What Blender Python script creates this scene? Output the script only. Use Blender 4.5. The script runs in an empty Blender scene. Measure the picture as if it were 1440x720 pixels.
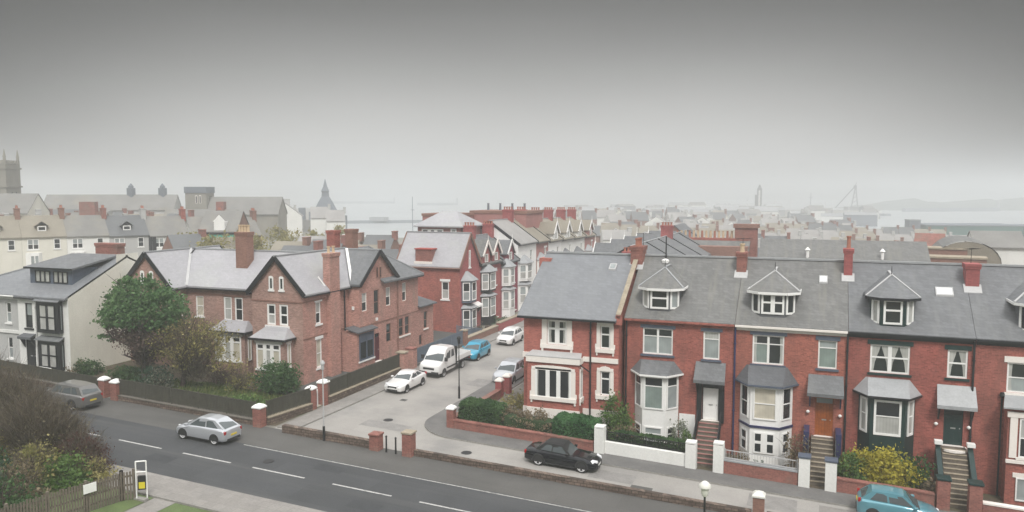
import bpy, bmesh, math, random
import numpy as np
from mathutils import Vector, Matrix
R = math.radians
random.seed(7)
SC = bpy.context.scene
COL = SC.collection

# ------------------------------------------------------------------ terrain
def clamp(a, lo, hi): return max(lo, min(hi, a))
def g(x, y):
    z = -0.04 * (clamp(x, -110, 24) + 19)
    if y > 95: z -= 0.0165 * (min(y, 420) - 95)
    return z

# ------------------------------------------------------------------ materials
def _nt(name):
    m = bpy.data.materials.new(name); m.use_nodes = True
    nt = m.node_tree; b = nt.nodes['Principled BSDF']
    return m, nt, b
def mat(name, col, var=0.18, scale=1.2, rough=0.8, metal=0.0, coat=0.0, pattern=None, pamt=0.25, spec=0.4, bump=0.0, fine=9.0, stain=None, stain_amt=0.4, stain_scale=0.5, sv=None):
    m, nt, b = _nt(name); N = nt.nodes; L = nt.links
    tc = N.new('ShaderNodeTexCoord')
    n1 = N.new('ShaderNodeTexNoise'); n1.inputs['Scale'].default_value = scale; n1.inputs['Detail'].default_value = 5
    n2 = N.new('ShaderNodeTexNoise'); n2.inputs['Scale'].default_value = fine; n2.inputs['Detail'].default_value = 3
    L.new(tc.outputs['Object'], n1.inputs['Vector']); L.new(tc.outputs['Object'], n2.inputs['Vector'])
    ad = N.new('ShaderNodeMath'); ad.operation = 'ADD'
    L.new(n1.outputs['Fac'], ad.inputs[0]); L.new(n2.outputs['Fac'], ad.inputs[1])
    mr = N.new('ShaderNodeMapRange'); mr.inputs['From Min'].default_value = 0.65; mr.inputs['From Max'].default_value = 1.35
    mr.inputs['To Min'].default_value = 1 - var; mr.inputs['To Max'].default_value = 1 + var
    L.new(ad.outputs[0], mr.inputs['Value'])
    vm = N.new('ShaderNodeVectorMath'); vm.operation = 'SCALE'; vm.inputs[0].default_value = col
    L.new(mr.outputs['Result'], vm.inputs['Scale'])
    out = vm.outputs['Vector']
    if pattern:
        sx = N.new('ShaderNodeSeparateXYZ'); L.new(tc.outputs['Object'], sx.inputs[0])
        su = N.new('ShaderNodeMath'); su.operation = 'ADD'; L.new(sx.outputs['X'], su.inputs[0]); L.new(sx.outputs['Y'], su.inputs[1])
        if pattern in ('paving', 'tar'):
            cx = N.new('ShaderNodeCombineXYZ'); L.new(sx.outputs['X'], cx.inputs['X']); L.new(sx.outputs['Y'], cx.inputs['Y'])
        elif pattern == 'slate':
            cx = N.new('ShaderNodeCombineXYZ'); zz = N.new('ShaderNodeMath'); zz.operation = 'MULTIPLY'; zz.inputs[1].default_value = 1.7
            L.new(sx.outputs['Z'], zz.inputs[0]); L.new(su.outputs[0], cx.inputs['X']); L.new(zz.outputs[0], cx.inputs['Y'])
        else:
            cx = N.new('ShaderNodeCombineXYZ'); L.new(su.outputs[0], cx.inputs['X']); L.new(sx.outputs['Z'], cx.inputs['Y'])
        br = N.new('ShaderNodeTexBrick'); br.inputs['Scale'].default_value = 1.0
        dims = {'brick': (0.24, 0.085, 0.012), 'slate': (0.34, 0.24, 0.012), 'paving': (0.6, 0.6, 0.015), 'rubble': (0.36, 0.17, 0.02), 'plank': (0.16, 3.0, 0.015), 'tar': (6.3, 2.15, 0.025)}[pattern]
        br.inputs['Brick Width'].default_value = dims[0]; br.inputs['Row Height'].default_value = dims[1]; br.inputs['Mortar Size'].default_value = dims[2]
        br.inputs['Color1'].default_value = (1 + pamt, 1 + pamt, 1 + pamt, 1); br.inputs['Color2'].default_value = (1 - pamt, 1 - pamt, 1 - pamt, 1)
        mo = 1 + pamt * 0.9 if pattern == 'brick' else 1 - pamt * 1.6
        br.inputs['Mortar'].default_value = (mo, mo, mo, 1)
        L.new(cx.outputs[0], br.inputs['Vector'])
        mu = N.new('ShaderNodeVectorMath'); mu.operation = 'MULTIPLY'; L.new(out, mu.inputs[0]); L.new(br.outputs['Color'], mu.inputs[1])
        out = mu.outputs['Vector']
    if stain:
        n3 = N.new('ShaderNodeTexNoise'); n3.inputs['Scale'].default_value = stain_scale; n3.inputs['Detail'].default_value = 6; n3.inputs['Roughness'].default_value = 0.65
        if sv:
            mp3 = N.new('ShaderNodeMapping'); mp3.inputs['Scale'].default_value = sv; L.new(tc.outputs['Object'], mp3.inputs['Vector']); L.new(mp3.outputs[0], n3.inputs['Vector'])
        else: L.new(tc.outputs['Object'], n3.inputs['Vector'])
        r3 = N.new('ShaderNodeMapRange'); r3.inputs['From Min'].default_value = 0.5; r3.inputs['From Max'].default_value = 0.68; r3.inputs['To Max'].default_value = stain_amt
        L.new(n3.outputs['Fac'], r3.inputs['Value'])
        mx = N.new('ShaderNodeMix'); mx.data_type = 'RGBA'; L.new(r3.outputs['Result'], mx.inputs['Factor'])
        L.new(out, mx.inputs['A']); mx.inputs['B'].default_value = (*stain, 1)
        out = mx.outputs['Result']
    L.new(out, b.inputs['Base Color'])
    b.inputs['Roughness'].default_value = rough; b.inputs['Metallic'].default_value = metal
    b.inputs['Coat Weight'].default_value = coat; b.inputs['Specular IOR Level'].default_value = spec
    if bump:
        bp = N.new('ShaderNodeBump'); bp.inputs['Strength'].default_value = bump; bp.inputs['Distance'].default_value = 0.05
        L.new(n2.outputs['Fac'], bp.inputs['Height']); L.new(bp.outputs[0], b.inputs['Normal'])
    return m
def leafmat(name, c1, c2, c3=None):
    m, nt, b = _nt(name); N = nt.nodes; L = nt.links
    at = N.new('ShaderNodeAttribute'); at.attribute_name = 'tint'
    cr = N.new('ShaderNodeValToRGB'); e = cr.color_ramp.elements
    e[0].color = (*c1, 1); e[1].color = (*(c3 or c2), 1)
    if c3: k = cr.color_ramp.elements.new(0.55); k.color = (*c2, 1)
    L.new(at.outputs['Fac'], cr.inputs['Fac']); L.new(cr.outputs['Color'], b.inputs['Base Color'])
    b.inputs['Roughness'].default_value = 0.65; b.inputs['Specular IOR Level'].default_value = 0.25
    tr = N.new('ShaderNodeBsdfTranslucent'); L.new(cr.outputs['Color'], tr.inputs['Color']); ms = N.new('ShaderNodeMixShader'); ms.inputs[0].default_value = 0.35
    L.new(b.outputs[0], ms.inputs[1]); L.new(tr.outputs[0], ms.inputs[2]); L.new(ms.outputs[0], N['Material Output'].inputs['Surface'])
    return m
def glassmat(name, base, wav=0.0):
    m, nt, b = _nt(name); N = nt.nodes; L = nt.links
    tc = N.new('ShaderNodeTexCoord'); n1 = N.new('ShaderNodeTexNoise'); n1.inputs['Scale'].default_value = 1.3; n1.inputs['Detail'].default_value = 2
    L.new(tc.outputs['Object'], n1.inputs['Vector'])
    mr = N.new('ShaderNodeMapRange'); mr.inputs['To Min'].default_value = 0.6; mr.inputs['To Max'].default_value = 1.4; L.new(n1.outputs['Fac'], mr.inputs['Value'])
    vm = N.new('ShaderNodeVectorMath'); vm.operation = 'SCALE'; vm.inputs[0].default_value = base; L.new(mr.outputs['Result'], vm.inputs['Scale'])
    out = vm.outputs['Vector']
    if wav:
        sx = N.new('ShaderNodeSeparateXYZ'); L.new(tc.outputs['Object'], sx.inputs[0])
        su = N.new('ShaderNodeMath'); su.operation = 'ADD'; L.new(sx.outputs['X'], su.inputs[0]); L.new(sx.outputs['Y'], su.inputs[1])
        mu = N.new('ShaderNodeMath'); mu.operation = 'MULTIPLY'; mu.inputs[1].default_value = 38; L.new(su.outputs[0], mu.inputs[0])
        si = N.new('ShaderNodeMath'); si.operation = 'SINE'; L.new(mu.outputs[0], si.inputs[0])
        m2 = N.new('ShaderNodeMapRange'); m2.inputs['From Min'].default_value = -1; m2.inputs['To Min'].default_value = 1 - wav; m2.inputs['To Max'].default_value = 1 + wav
        L.new(si.outputs[0], m2.inputs['Value'])
        v2 = N.new('ShaderNodeVectorMath'); v2.operation = 'SCALE'; L.new(out, v2.inputs[0]); L.new(m2.outputs['Result'], v2.inputs['Scale']); out = v2.outputs['Vector']
    L.new(out, b.inputs['Base Color']); b.inputs['Roughness'].default_value = 0.08; b.inputs['Specular IOR Level'].default_value = 0.5
    return m
M = {}
def mm(k, *a, **kw): M[k] = mat(k, *a, **kw)
mm('brick_red', (0.30, 0.10, 0.078), var=0.26, scale=0.8, pattern='brick', pamt=0.28, stain=(0.18, 0.078, 0.062), stain_amt=0.55, stain_scale=0.9, sv=(1.3, 1.3, 0.3), bump=0.3)
mm('brick_warm', (0.325, 0.112, 0.082), var=0.26, scale=0.8, pattern='brick', pamt=0.28, stain=(0.18, 0.078, 0.062), stain_amt=0.55, stain_scale=0.9, sv=(1.3, 1.3, 0.3), bump=0.3)
mm('brick_sooty', (0.28, 0.085, 0.068), var=0.26, scale=0.8, pattern='brick', pamt=0.28, stain=(0.18, 0.078, 0.062), stain_amt=0.55, stain_scale=0.9, sv=(1.3, 1.3, 0.3), bump=0.3)
mm('brick_corner', (0.36, 0.125, 0.10), var=0.18, scale=0.8, pattern='brick', pamt=0.22, stain=(0.26, 0.10, 0.082), stain_amt=0.5, stain_scale=0.9, sv=(1.3, 1.3, 0.3), bump=0.3)
mm('brick_villa', (0.325, 0.205, 0.172), var=0.2, scale=0.7, pattern='brick', pamt=0.26, stain=(0.36, 0.19, 0.15), stain_amt=0.6, stain_scale=0.5, bump=0.3)
mm('brick_villa_lit', (0.40, 0.215, 0.178), var=0.2, scale=0.6, pattern='brick', pamt=0.26, stain=(0.30, 0.22, 0.18), stain_amt=0.6, stain_scale=0.7, sv=(1, 1, 0.4), bump=0.3)  # same villa brick, made lighter and pinker for the walls facing the light
mm('brick_deep', (0.32, 0.09, 0.088), var=0.2, scale=0.6, pattern='brick', pamt=0.2, stain=(0.22, 0.08, 0.075), stain_amt=0.5, stain_scale=0.8, sv=(1.3, 1.3, 0.3))
mm('brick_faded', (0.36, 0.17, 0.155), var=0.15, scale=0.5, stain=(0.28, 0.16, 0.14), stain_amt=0.6, stain_scale=0.4)
mm('brick_purple', (0.24, 0.05, 0.075), var=0.15, scale=0.6)
mm('brick_brown', (0.24, 0.13, 0.10), var=0.2, scale=0.6, pattern='brick', pamt=0.15)
mm('brick_wall', (0.25, 0.105, 0.085), var=0.28, scale=1.5, pattern='brick', pamt=0.2, stain=(0.19, 0.145, 0.115), stain_amt=0.7)
mm('rubble', (0.135, 0.10, 0.08), var=0.4, scale=2.5, pattern='rubble', pamt=0.35, bump=0.5)
mm('step_dark', (0.15, 0.125, 0.10), var=0.25, scale=3)
mm('coping_dark', (0.16, 0.145, 0.125), var=0.25, scale=2)
mm('sandstone', (0.33, 0.28, 0.21), var=0.25, scale=1.5)
mm('church_stone', (0.25, 0.235, 0.20), var=0.25, scale=0.3)
mm('slate', (0.145, 0.15, 0.158), var=0.14, scale=0.5, rough=0.6, pattern='slate', pamt=0.12, stain=(0.20, 0.205, 0.20), stain_amt=0.5, stain_scale=0.6, sv=(2.2, 0.3, 0.3))
mm('slate_blue', (0.19, 0.198, 0.212), var=0.1, scale=0.5, rough=0.55, pattern='slate', pamt=0.08, stain=(0.23, 0.24, 0.245), stain_amt=0.4, stain_scale=0.4, sv=(2, 0.3, 0.3))
mm('slate_light', (0.36, 0.355, 0.375), var=0.1, scale=0.4, rough=0.5, pattern='slate', pamt=0.06, stain=(0.39, 0.41, 0.37), stain_amt=0.45, stain_scale=0.3)
mm('slate_lichen', (0.15, 0.15, 0.147), var=0.18, scale=0.6, rough=0.7, pattern='slate', pamt=0.13, stain=(0.205, 0.20, 0.175), stain_amt=0.6, stain_scale=0.8, sv=(2.2, 0.22, 0.22))
mm('slate_far', (0.20, 0.195, 0.185), var=0.25, scale=0.3, rough=0.7, stain=(0.27, 0.24, 0.18), stain_amt=0.55, stain_scale=0.12)
mm('slate_far_tan', (0.25, 0.225, 0.18), var=0.25, scale=0.3, rough=0.7)
mm('slate_far_dark', (0.13, 0.135, 0.14), var=0.25, scale=0.3, rough=0.7)
mm('slate_far_pale', (0.30, 0.29, 0.28), var=0.2, scale=0.3, rough=0.7)
mm('slate_dark', (0.11, 0.115, 0.125), var=0.15, scale=0.5, rough=0.6, pattern='slate', pamt=0.1)
mm('lead', (0.33, 0.34, 0.35), var=0.15, rough=0.45)
mm('white', (0.85, 0.845, 0.825), var=0.05, rough=0.45)
mm('render_white', (0.77, 0.77, 0.74), var=0.08, scale=0.6, stain=(0.60, 0.60, 0.56), stain_amt=0.4, sv=(1, 1, 0.3))
mm('render_cream', (0.72, 0.70, 0.62), var=0.08, scale=0.5, stain=(0.58, 0.56, 0.49), stain_amt=0.45, sv=(1, 1, 0.3))
mm('render_grey', (0.46, 0.46, 0.45), var=0.12, scale=0.5)
mm('stucco', (0.83, 0.78, 0.73), var=0.05, scale=1.5)
mm('black_paint', (0.016, 0.017, 0.02), var=0.2, rough=0.4)
mm('dark_green', (0.012, 0.035, 0.034), var=0.2, rough=0.4)
mm('navy', (0.03, 0.035, 0.10), var=0.2, rough=0.4)
mm('slate_paint', (0.09, 0.11, 0.15), var=0.15, rough=0.5)
mm('orange_door', (0.30, 0.085, 0.02), var=0.25, scale=3, rough=0.4, pattern='plank', pamt=0.15)
mm('dark_red', (0.11, 0.02, 0.03), var=0.2, rough=0.5)
mm('terracotta', (0.36, 0.15, 0.105), var=0.15, scale=2)
mm('red_tile', (0.34, 0.06, 0.045), var=0.2, scale=2)
mm('pot_buff', (0.55, 0.42, 0.28), var=0.15, scale=2)
mm('asphalt', (0.056, 0.058, 0.062), var=0.2, scale=0.35, rough=0.85, fine=14, pattern='tar', pamt=0.07, stain=(0.09, 0.09, 0.09), stain_amt=0.65, stain_scale=0.8, sv=(0.03, 0.9, 1))
mm('asphalt_lane', (0.098, 0.095, 0.09), var=0.18, scale=0.4, rough=0.9, fine=14, pattern='tar', pamt=0.06, stain=(0.065, 0.064, 0.062), stain_amt=0.6, stain_scale=0.5, sv=(0.15, 0.6, 1))
mm('asphalt_light', (0.31, 0.295, 0.276), var=0.15, scale=0.3, rough=0.9, fine=14, pattern='tar', pamt=0.035, stain=(0.20, 0.195, 0.19), stain_amt=0.65, stain_scale=0.2)
mm('pavement', (0.25, 0.235, 0.22), var=0.15, scale=0.8, rough=0.9, pattern='paving', pamt=0.08, stain=(0.17, 0.165, 0.16), stain_amt=0.6, stain_scale=0.4)
mm('pavement_dark', (0.15, 0.145, 0.14), var=0.18, scale=0.7, rough=0.9, stain=(0.10, 0.1, 0.1), stain_amt=0.6)
mm('kerb', (0.27, 0.26, 0.24), var=0.2, scale=2)
mm('tarmac_blue', (0.085, 0.088, 0.085), var=0.2, scale=0.6)
mm('patch', (0.042, 0.044, 0.048), var=0.2, scale=1.5)
mm('patch_light', (0.235, 0.225, 0.215), var=0.2, scale=1.5)
mm('road_paint', (0.46, 0.455, 0.44), var=0.3, scale=3, stain=(0.15, 0.15, 0.148), stain_amt=0.8, stain_scale=3)
mm('road_paint_worn', (0.34, 0.335, 0.32), var=0.3, scale=2.0, stain=(0.13, 0.13, 0.13), stain_amt=0.9, stain_scale=2.5)
mm('ground', (0.20, 0.19, 0.165), var=0.3, scale=0.08, fine=1.5, stain=(0.13, 0.15, 0.09), stain_amt=0.6, stain_scale=0.03)
mm('soil', (0.10, 0.08, 0.055), var=0.35, scale=1.5, stain=(0.08, 0.10, 0.04), stain_amt=0.6, stain_scale=0.8)
mm('lawn', (0.10, 0.14, 0.05), var=0.35, scale=1.0, fine=18, stain=(0.13, 0.12, 0.06), stain_amt=0.6, stain_scale=0.6)
mm('gravel', (0.36, 0.33, 0.27), var=0.3, scale=3)
mm('wood_fence', (0.15, 0.125, 0.10), var=0.3, scale=2.5, stain=(0.10, 0.105, 0.08), stain_amt=0.5)
mm('bark', (0.075, 0.055, 0.045), var=0.3, scale=4)
mm('mesh_green', (0.075, 0.072, 0.055), var=0.25, scale=2)
mm('fence_blue', (0.13, 0.16, 0.20), var=0.15, scale=2)
mm('iron', (0.02, 0.02, 0.022), var=0.2, rough=0.5)
mm('steel', (0.5, 0.5, 0.5), var=0.08, rough=0.35, metal=0.7)
mm('galv', (0.45, 0.45, 0.45), var=0.1, rough=0.6)
mm('lamp_white', (0.72, 0.71, 0.66), var=0.05, rough=0.35)
mm('yellow', (0.65, 0.55, 0.03), var=0.1)
mm('sea', (0.42, 0.45, 0.46), var=0.10, scale=0.01, fine=0.05, rough=0.3, spec=0.5)
mm('land_far', (0.12, 0.14, 0.12), var=0.3, scale=0.01, fine=0.05)
mm('green_clad', (0.06, 0.14, 0.125), var=0.1, scale=0.2)
mm('grey_clad', (0.3, 0.31, 0.32), var=0.1, scale=0.2)
mm('blue_grey', (0.16, 0.18, 0.21), var=0.15, scale=0.2)
mm('teal', (0.10, 0.42, 0.32), var=0.12, scale=1)
mm('tyre', (0.018, 0.018, 0.018), rough=0.85)
mm('trim', (0.025, 0.025, 0.027), rough=0.6)
mm('alloy', (0.66, 0.66, 0.67), var=0.05, rough=0.35, metal=0.1)
mm('hedge_core', (0.03, 0.06, 0.02), var=0.3, scale=6)
mm('plate_w', (0.7, 0.7, 0.68), var=0.03); mm('plate_y', (0.7, 0.55, 0.05), var=0.03)
mm('redlens', (0.35, 0.01, 0.012), var=0.05, rough=0.15)
mm('headlens', (0.75, 0.76, 0.78), var=0.05, rough=0.08)
mm('interior', (0.03, 0.03, 0.032), rough=0.7)
def paint(k, c, metal=0.0, rough=0.3, coat=0.9): mm(k, c, var=0.03, rough=rough, coat=coat, metal=metal)
paint('paint_white', (0.74, 0.74, 0.73)); paint('paint_silver', (0.52, 0.54, 0.57), 0.45); paint('paint_grey', (0.17, 0.165, 0.16), 0.4)
paint('paint_black', (0.006, 0.007, 0.010), 0, 0.12, 0.0); paint('paint_blue', (0.02, 0.30, 0.46), 0.2); paint('paint_sky', (0.11, 0.29, 0.35), 0.25)
mm('soft_top', (0.02, 0.02, 0.021), rough=0.9)
M['glass'] = glassmat('window_glass', (0.022, 0.026, 0.028))
M['net'] = glassmat('glass_over_net_curtain', (0.42, 0.42, 0.40), 0.06)
M['netgrey'] = glassmat('glass_over_grey_blind', (0.30, 0.33, 0.33), 0.02)
M['netgreen'] = glassmat('glass_over_pale_blind', (0.22, 0.27, 0.25), 0.02)
M['cream_blind'] = glassmat('glass_over_cream_blind', (0.55, 0.51, 0.42), 0.02)
M['carglass'] = glassmat('car_glass', (0.085, 0.10, 0.105))
M['leaf_pine'] = leafmat('leaf_pine', (0.045, 0.115, 0.04), (0.1, 0.195, 0.07), (0.18, 0.28, 0.12))
M['leaf_brown'] = leafmat('leaf_brown', (0.085, 0.055, 0.052), (0.145, 0.1, 0.085), (0.2, 0.16, 0.115))
M['leaf_olive'] = leafmat('leaf_olive', (0.15, 0.155, 0.05), (0.30, 0.27, 0.10), (0.42, 0.36, 0.17))
M['leaf_hedge'] = leafmat('leaf_hedge', (0.03, 0.075, 0.028), (0.065, 0.13, 0.045), (0.11, 0.19, 0.07))
M['leaf_box'] = leafmat('leaf_box', (0.04, 0.11, 0.04), (0.07, 0.18, 0.065), (0.12, 0.26, 0.1))
M['leaf_scrub'] = leafmat('leaf_scrub', (0.10, 0.085, 0.05), (0.165, 0.138, 0.085), (0.23, 0.20, 0.125))
M['leaf_green'] = leafmat('leaf_green', (0.05, 0.11, 0.025), (0.11, 0.19, 0.05), (0.2, 0.28, 0.08))
M['leaf_yellow'] = leafmat('leaf_yellow', (0.22, 0.22, 0.035), (0.47, 0.41, 0.055), (0.62, 0.54, 0.09))
M['leaf_red'] = leafmat('leaf_red', (0.065, 0.028, 0.028), (0.1, 0.045, 0.04), (0.13, 0.065, 0.05))
M['leaf_dry'] = leafmat('leaf_dry', (0.13, 0.1, 0.06), (0.24, 0.19, 0.125), (0.36, 0.3, 0.2))
M['leaf_grey'] = leafmat('leaf_grey', (0.14, 0.16, 0.12), (0.23, 0.25, 0.19), (0.33, 0.35, 0.27))
M['leaf_cypress'] = leafmat('leaf_cypress', (0.02, 0.055, 0.035), (0.045, 0.095, 0.06), (0.075, 0.13, 0.08))
M['twig'] = leafmat('twig', (0.075, 0.06, 0.045), (0.135, 0.11, 0.082), (0.21, 0.175, 0.13))
M['grass'] = leafmat('grass', (0.08, 0.12, 0.03), (0.15, 0.2, 0.06), (0.23, 0.24, 0.1))

# ------------------------------------------------------------------ mesh builder
class MB:
    def __init__(s): s.v = []; s.f = []; s.m = []; s.mats = []; s.smooth = False
    def mi(s, k):
        if k not in s.mats: s.mats.append(k)
        return s.mats.index(k)
    def poly(s, pts, k):
        n = len(s.v); s.v += [tuple(p) for p in pts]; s.f.append(tuple(range(n, n + len(pts)))); s.m.append(s.mi(k)); return s
    def hexa(s, p, k):          # 8 corners: bottom 4 ccw, top 4 ccw
        n = len(s.v); s.v += [tuple(q) for q in p]
        for f in ((3, 2, 1, 0), (4, 5, 6, 7), (0, 1, 5, 4), (1, 2, 6, 5), (2, 3, 7, 6), (3, 0, 4, 7)):
            s.f.append(tuple(n + i for i in f)); s.m.append(s.mi(k))
        return s
    def box(s, x0, x1, y0, y1, z0, z1, k):
        return s.hexa([(x0, y0, z0), (x1, y0, z0), (x1, y1, z0), (x0, y1, z0), (x0, y0, z1), (x1, y0, z1), (x1, y1, z1), (x0, y1, z1)], k)
    def gbox(s, x0, x1, y0, y1, h, k, dz0=0.0, skirt=0.0):   # follows the slope of the ground
        c = [(x0, y0), (x1, y0), (x1, y1), (x0, y1)]
        return s.hexa([(x, y, g(x, y) + dz0 - skirt) for x, y in c] + [(x, y, g(x, y) + dz0 + h) for x, y in c], k)
    def prism(s, poly, z0, z1, k, kt=None):     # vertical prism; z may be callables
        f0 = z0 if callable(z0) else (lambda x, y: z0); f1 = z1 if callable(z1) else (lambda x, y: z1)
        n = len(s.v); m = len(poly)
        s.v += [(x, y, f0(x, y)) for x, y in poly] + [(x, y, f1(x, y)) for x, y in poly]
        s.f.append(tuple(n + i for i in reversed(range(m)))); s.m.append(s.mi(k))
        s.f.append(tuple(n + m + i for i in range(m))); s.m.append(s.mi(kt or k))
        for i in range(m):
            j = (i + 1) % m; s.f.append((n + i, n + j, n + m + j, n + m + i)); s.m.append(s.mi(k))
        return s
    def slab(s, pts, t, k):      # a thick sheet hanging t below the given top polygon
        n = len(s.v); m = len(pts)
        s.v += [tuple(p) for p in pts] + [(p[0], p[1], p[2] - t) for p in pts]
        s.f.append(tuple(n + i for i in range(m))); s.m.append(s.mi(k))
        s.f.append(tuple(n + m + i for i in reversed(range(m)))); s.m.append(s.mi(k))
        for i in range(m):
            j = (i + 1) % m; s.f.append((n + i, n + m + i, n + m + j, n + j)); s.m.append(s.mi(k))
        return s
    def beam(s, p, q, w, h, k):
        p = Vector(p); q = Vector(q); d = (q - p).normalized()
        a = d.cross(Vector((0, 0, 1)));
        if a.length < 1e-3: a = Vector((1, 0, 0))
        a.normalize(); b = a.cross(d).normalized(); a = a * w / 2; b = b * h / 2
        return s.hexa([p - a - b, p + a - b, q + a - b, q - a - b, p - a + b, p + a + b, q + a + b, q - a + b], k)
    def tube(s, p, q, r0, r1, k, n=8):
        p = Vector(p); q = Vector(q); d = (q - p).normalized()
        a = d.cross(Vector((0.31, 0.2, 0.93))); a.normalize(); b = d.cross(a)
        o = len(s.v)
        for c, r in ((p, r0), (q, r1)):
            for i in range(n):
                t = 2 * math.pi * i / n; s.v.append(tuple(c + a * (r * math.cos(t)) + b * (r * math.sin(t))))
        for i in range(n):
            j = (i + 1) % n; s.f.append((o + i, o + j, o + n + j, o + n + i)); s.m.append(s.mi(k))
        s.f.append(tuple(o + i for i in reversed(range(n)))); s.m.append(s.mi(k))
        s.f.append(tuple(o + n + i for i in range(n))); s.m.append(s.mi(k))
        return s
    def lathe(s, c, prof, k, n=12, ang=0.0):       # profile of (radius, z)
        o = len(s.v); m = len(prof)
        for r, z in prof:
            for i in range(n):
                t = 2 * math.pi * i / n + ang; s.v.append((c[0] + r * math.cos(t), c[1] + r * math.sin(t), c[2] + z))
        for q in range(m - 1):
            for i in range(n):
                j = (i + 1) % n; s.f.append((o + q * n + i, o + q * n + j, o + (q + 1) * n + j, o + (q + 1) * n + i)); s.m.append(s.mi(k))
        s.f.append(tuple(o + i for i in reversed(range(n)))); s.m.append(s.mi(k))
        s.f.append(tuple(o + (m - 1) * n + i for i in range(n))); s.m.append(s.mi(k))
        return s
    def build(s, name, parent=None, smooth=None, bevel=0, label=None, origin=None):
        me = bpy.data.meshes.new(name)
        o3 = Vector(origin) if origin is not None else (world_loc(parent) if parent else Vector((0, 0, 0)))
        me.from_pydata([(x - o3.x, y - o3.y, z - o3.z) for x, y, z in s.v], [], s.f)
        for k in s.mats: me.materials.append(M[k])
        me.polygons.foreach_set('material_index', s.m)
        bm = bmesh.new(); bm.from_mesh(me)
        bmesh.ops.recalc_face_normals(bm, faces=bm.faces); bm.to_mesh(me); bm.free()
        if smooth:
            me.shade_smooth(); me.set_sharp_from_angle(angle=R(smooth))
        ob = bpy.data.objects.new(name, me); COL.objects.link(ob)
        if parent: ob.parent = parent
        else: ob.location = o3
        if bevel:
            md = ob.modifiers.new('bevel', 'BEVEL'); md.width = bevel; md.segments = 2; md.limit_method = 'ANGLE'; md.angle_limit = R(40)
        if label: ob['label'] = label
        return ob
def world_loc(o):
    v = Vector((0, 0, 0))
    while o is not None: v = v + Vector(o.location); o = o.parent
    return v
def thing(name, label, cat, loc, group=None):
    o = bpy.data.objects.new(name, None); COL.objects.link(o); o.location = loc
    o.empty_display_size = 0.3
    return tag(o, label, cat, group)
def tag(o, label, cat, group=None):
    o['label'] = label; o['category'] = cat
    if group: o['group'] = group
    return o
def structure(o, kind='structure'): o['kind'] = kind; return o
KIDS = {}
def copy_tree(o, parent=None):
    c = o.copy(); COL.objects.link(c); c.parent = parent
    for ch in list(o.children): copy_tree(ch, c)
    return c
def dup(root, loc, rz, label, group=None, scale=None):
    c = copy_tree(root); c.location = loc; c.rotation_euler = (0, 0, rz); c['label'] = label
    if group: c['group'] = group
    if scale: c.scale = scale
    return c

# ------------------------------------------------------------------ facades
class Fr:                      # a vertical facade frame: u along the wall, d outwards, z up
    def __init__(s, x, y, ux, uy):
        l = math.hypot(ux, uy); s.x = x; s.y = y; s.ux = ux / l; s.uy = uy / l; s.nx = s.uy; s.ny = -s.ux
    def p(s, u, d, z): return (s.x + s.ux * u + s.nx * d, s.y + s.uy * u + s.ny * d, z)
def fbox(mb, F, u0, u1, d0, d1, z0, z1, k):
    c = [(u0, d1), (u1, d1), (u1, d0), (u0, d0)]
    return mb.hexa([F.p(u, d, z0) for u, d in c] + [F.p(u, d, z1) for u, d in c], k)
def wall(mb, F, W, z0, top, holes, k, depth=0.14):
    """facade of width W; top is a list of (u, z) points; z0 number or (zl, zr); holes (u0,u1,z0,z1)"""
    us = sorted(set([0.0, W] + [t[0] for t in top if 0 < t[0] < W] + [h[i] for h in holes for i in (0, 1)]))
    def tz(u):
        for (a, za), (b, zb) in zip(top, top[1:]):
            if a <= u <= b: return za + (zb - za) * (u - a) / (b - a) if b > a else za
        return top[-1][1]
    bz = (lambda u: z0) if not isinstance(z0, tuple) else (lambda u: z0[0] + (z0[1] - z0[0]) * u / W)
    for a, b in zip(us, us[1:]):
        if b - a < 1e-5: continue
        hs = sorted([h for h in holes if h[0] <= a + 1e-6 and h[1] >= b - 1e-6], key=lambda h: h[2])
        la, lb = bz(a), bz(b)
        for h in hs:
            mb.poly([F.p(a, 0, la), F.p(b, 0, lb), F.p(b, 0, h[2]), F.p(a, 0, h[2])], k); la = lb = h[3]
        mb.poly([F.p(a, 0, la), F.p(b, 0, lb), F.p(b, 0, tz(b)), F.p(a, 0, tz(a))], k)
    for u0, u1, a, b in holes:
        mb.poly([F.p(u0, 0, a), F.p(u0, 0, b), F.p(u0, -depth, b), F.p(u0, -depth, a)], k)
        mb.poly([F.p(u1, 0, a), F.p(u1, 0, b), F.p(u1, -depth, b), F.p(u1, -depth, a)], k)
        mb.poly([F.p(u0, 0, b), F.p(u1, 0, b), F.p(u1, -depth, b), F.p(u0, -depth, b)], k)
        mb.poly([F.p(u0, 0, a), F.p(u1, 0, a), F.p(u1, -depth, a), F.p(u0, -depth, a)], k)
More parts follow.
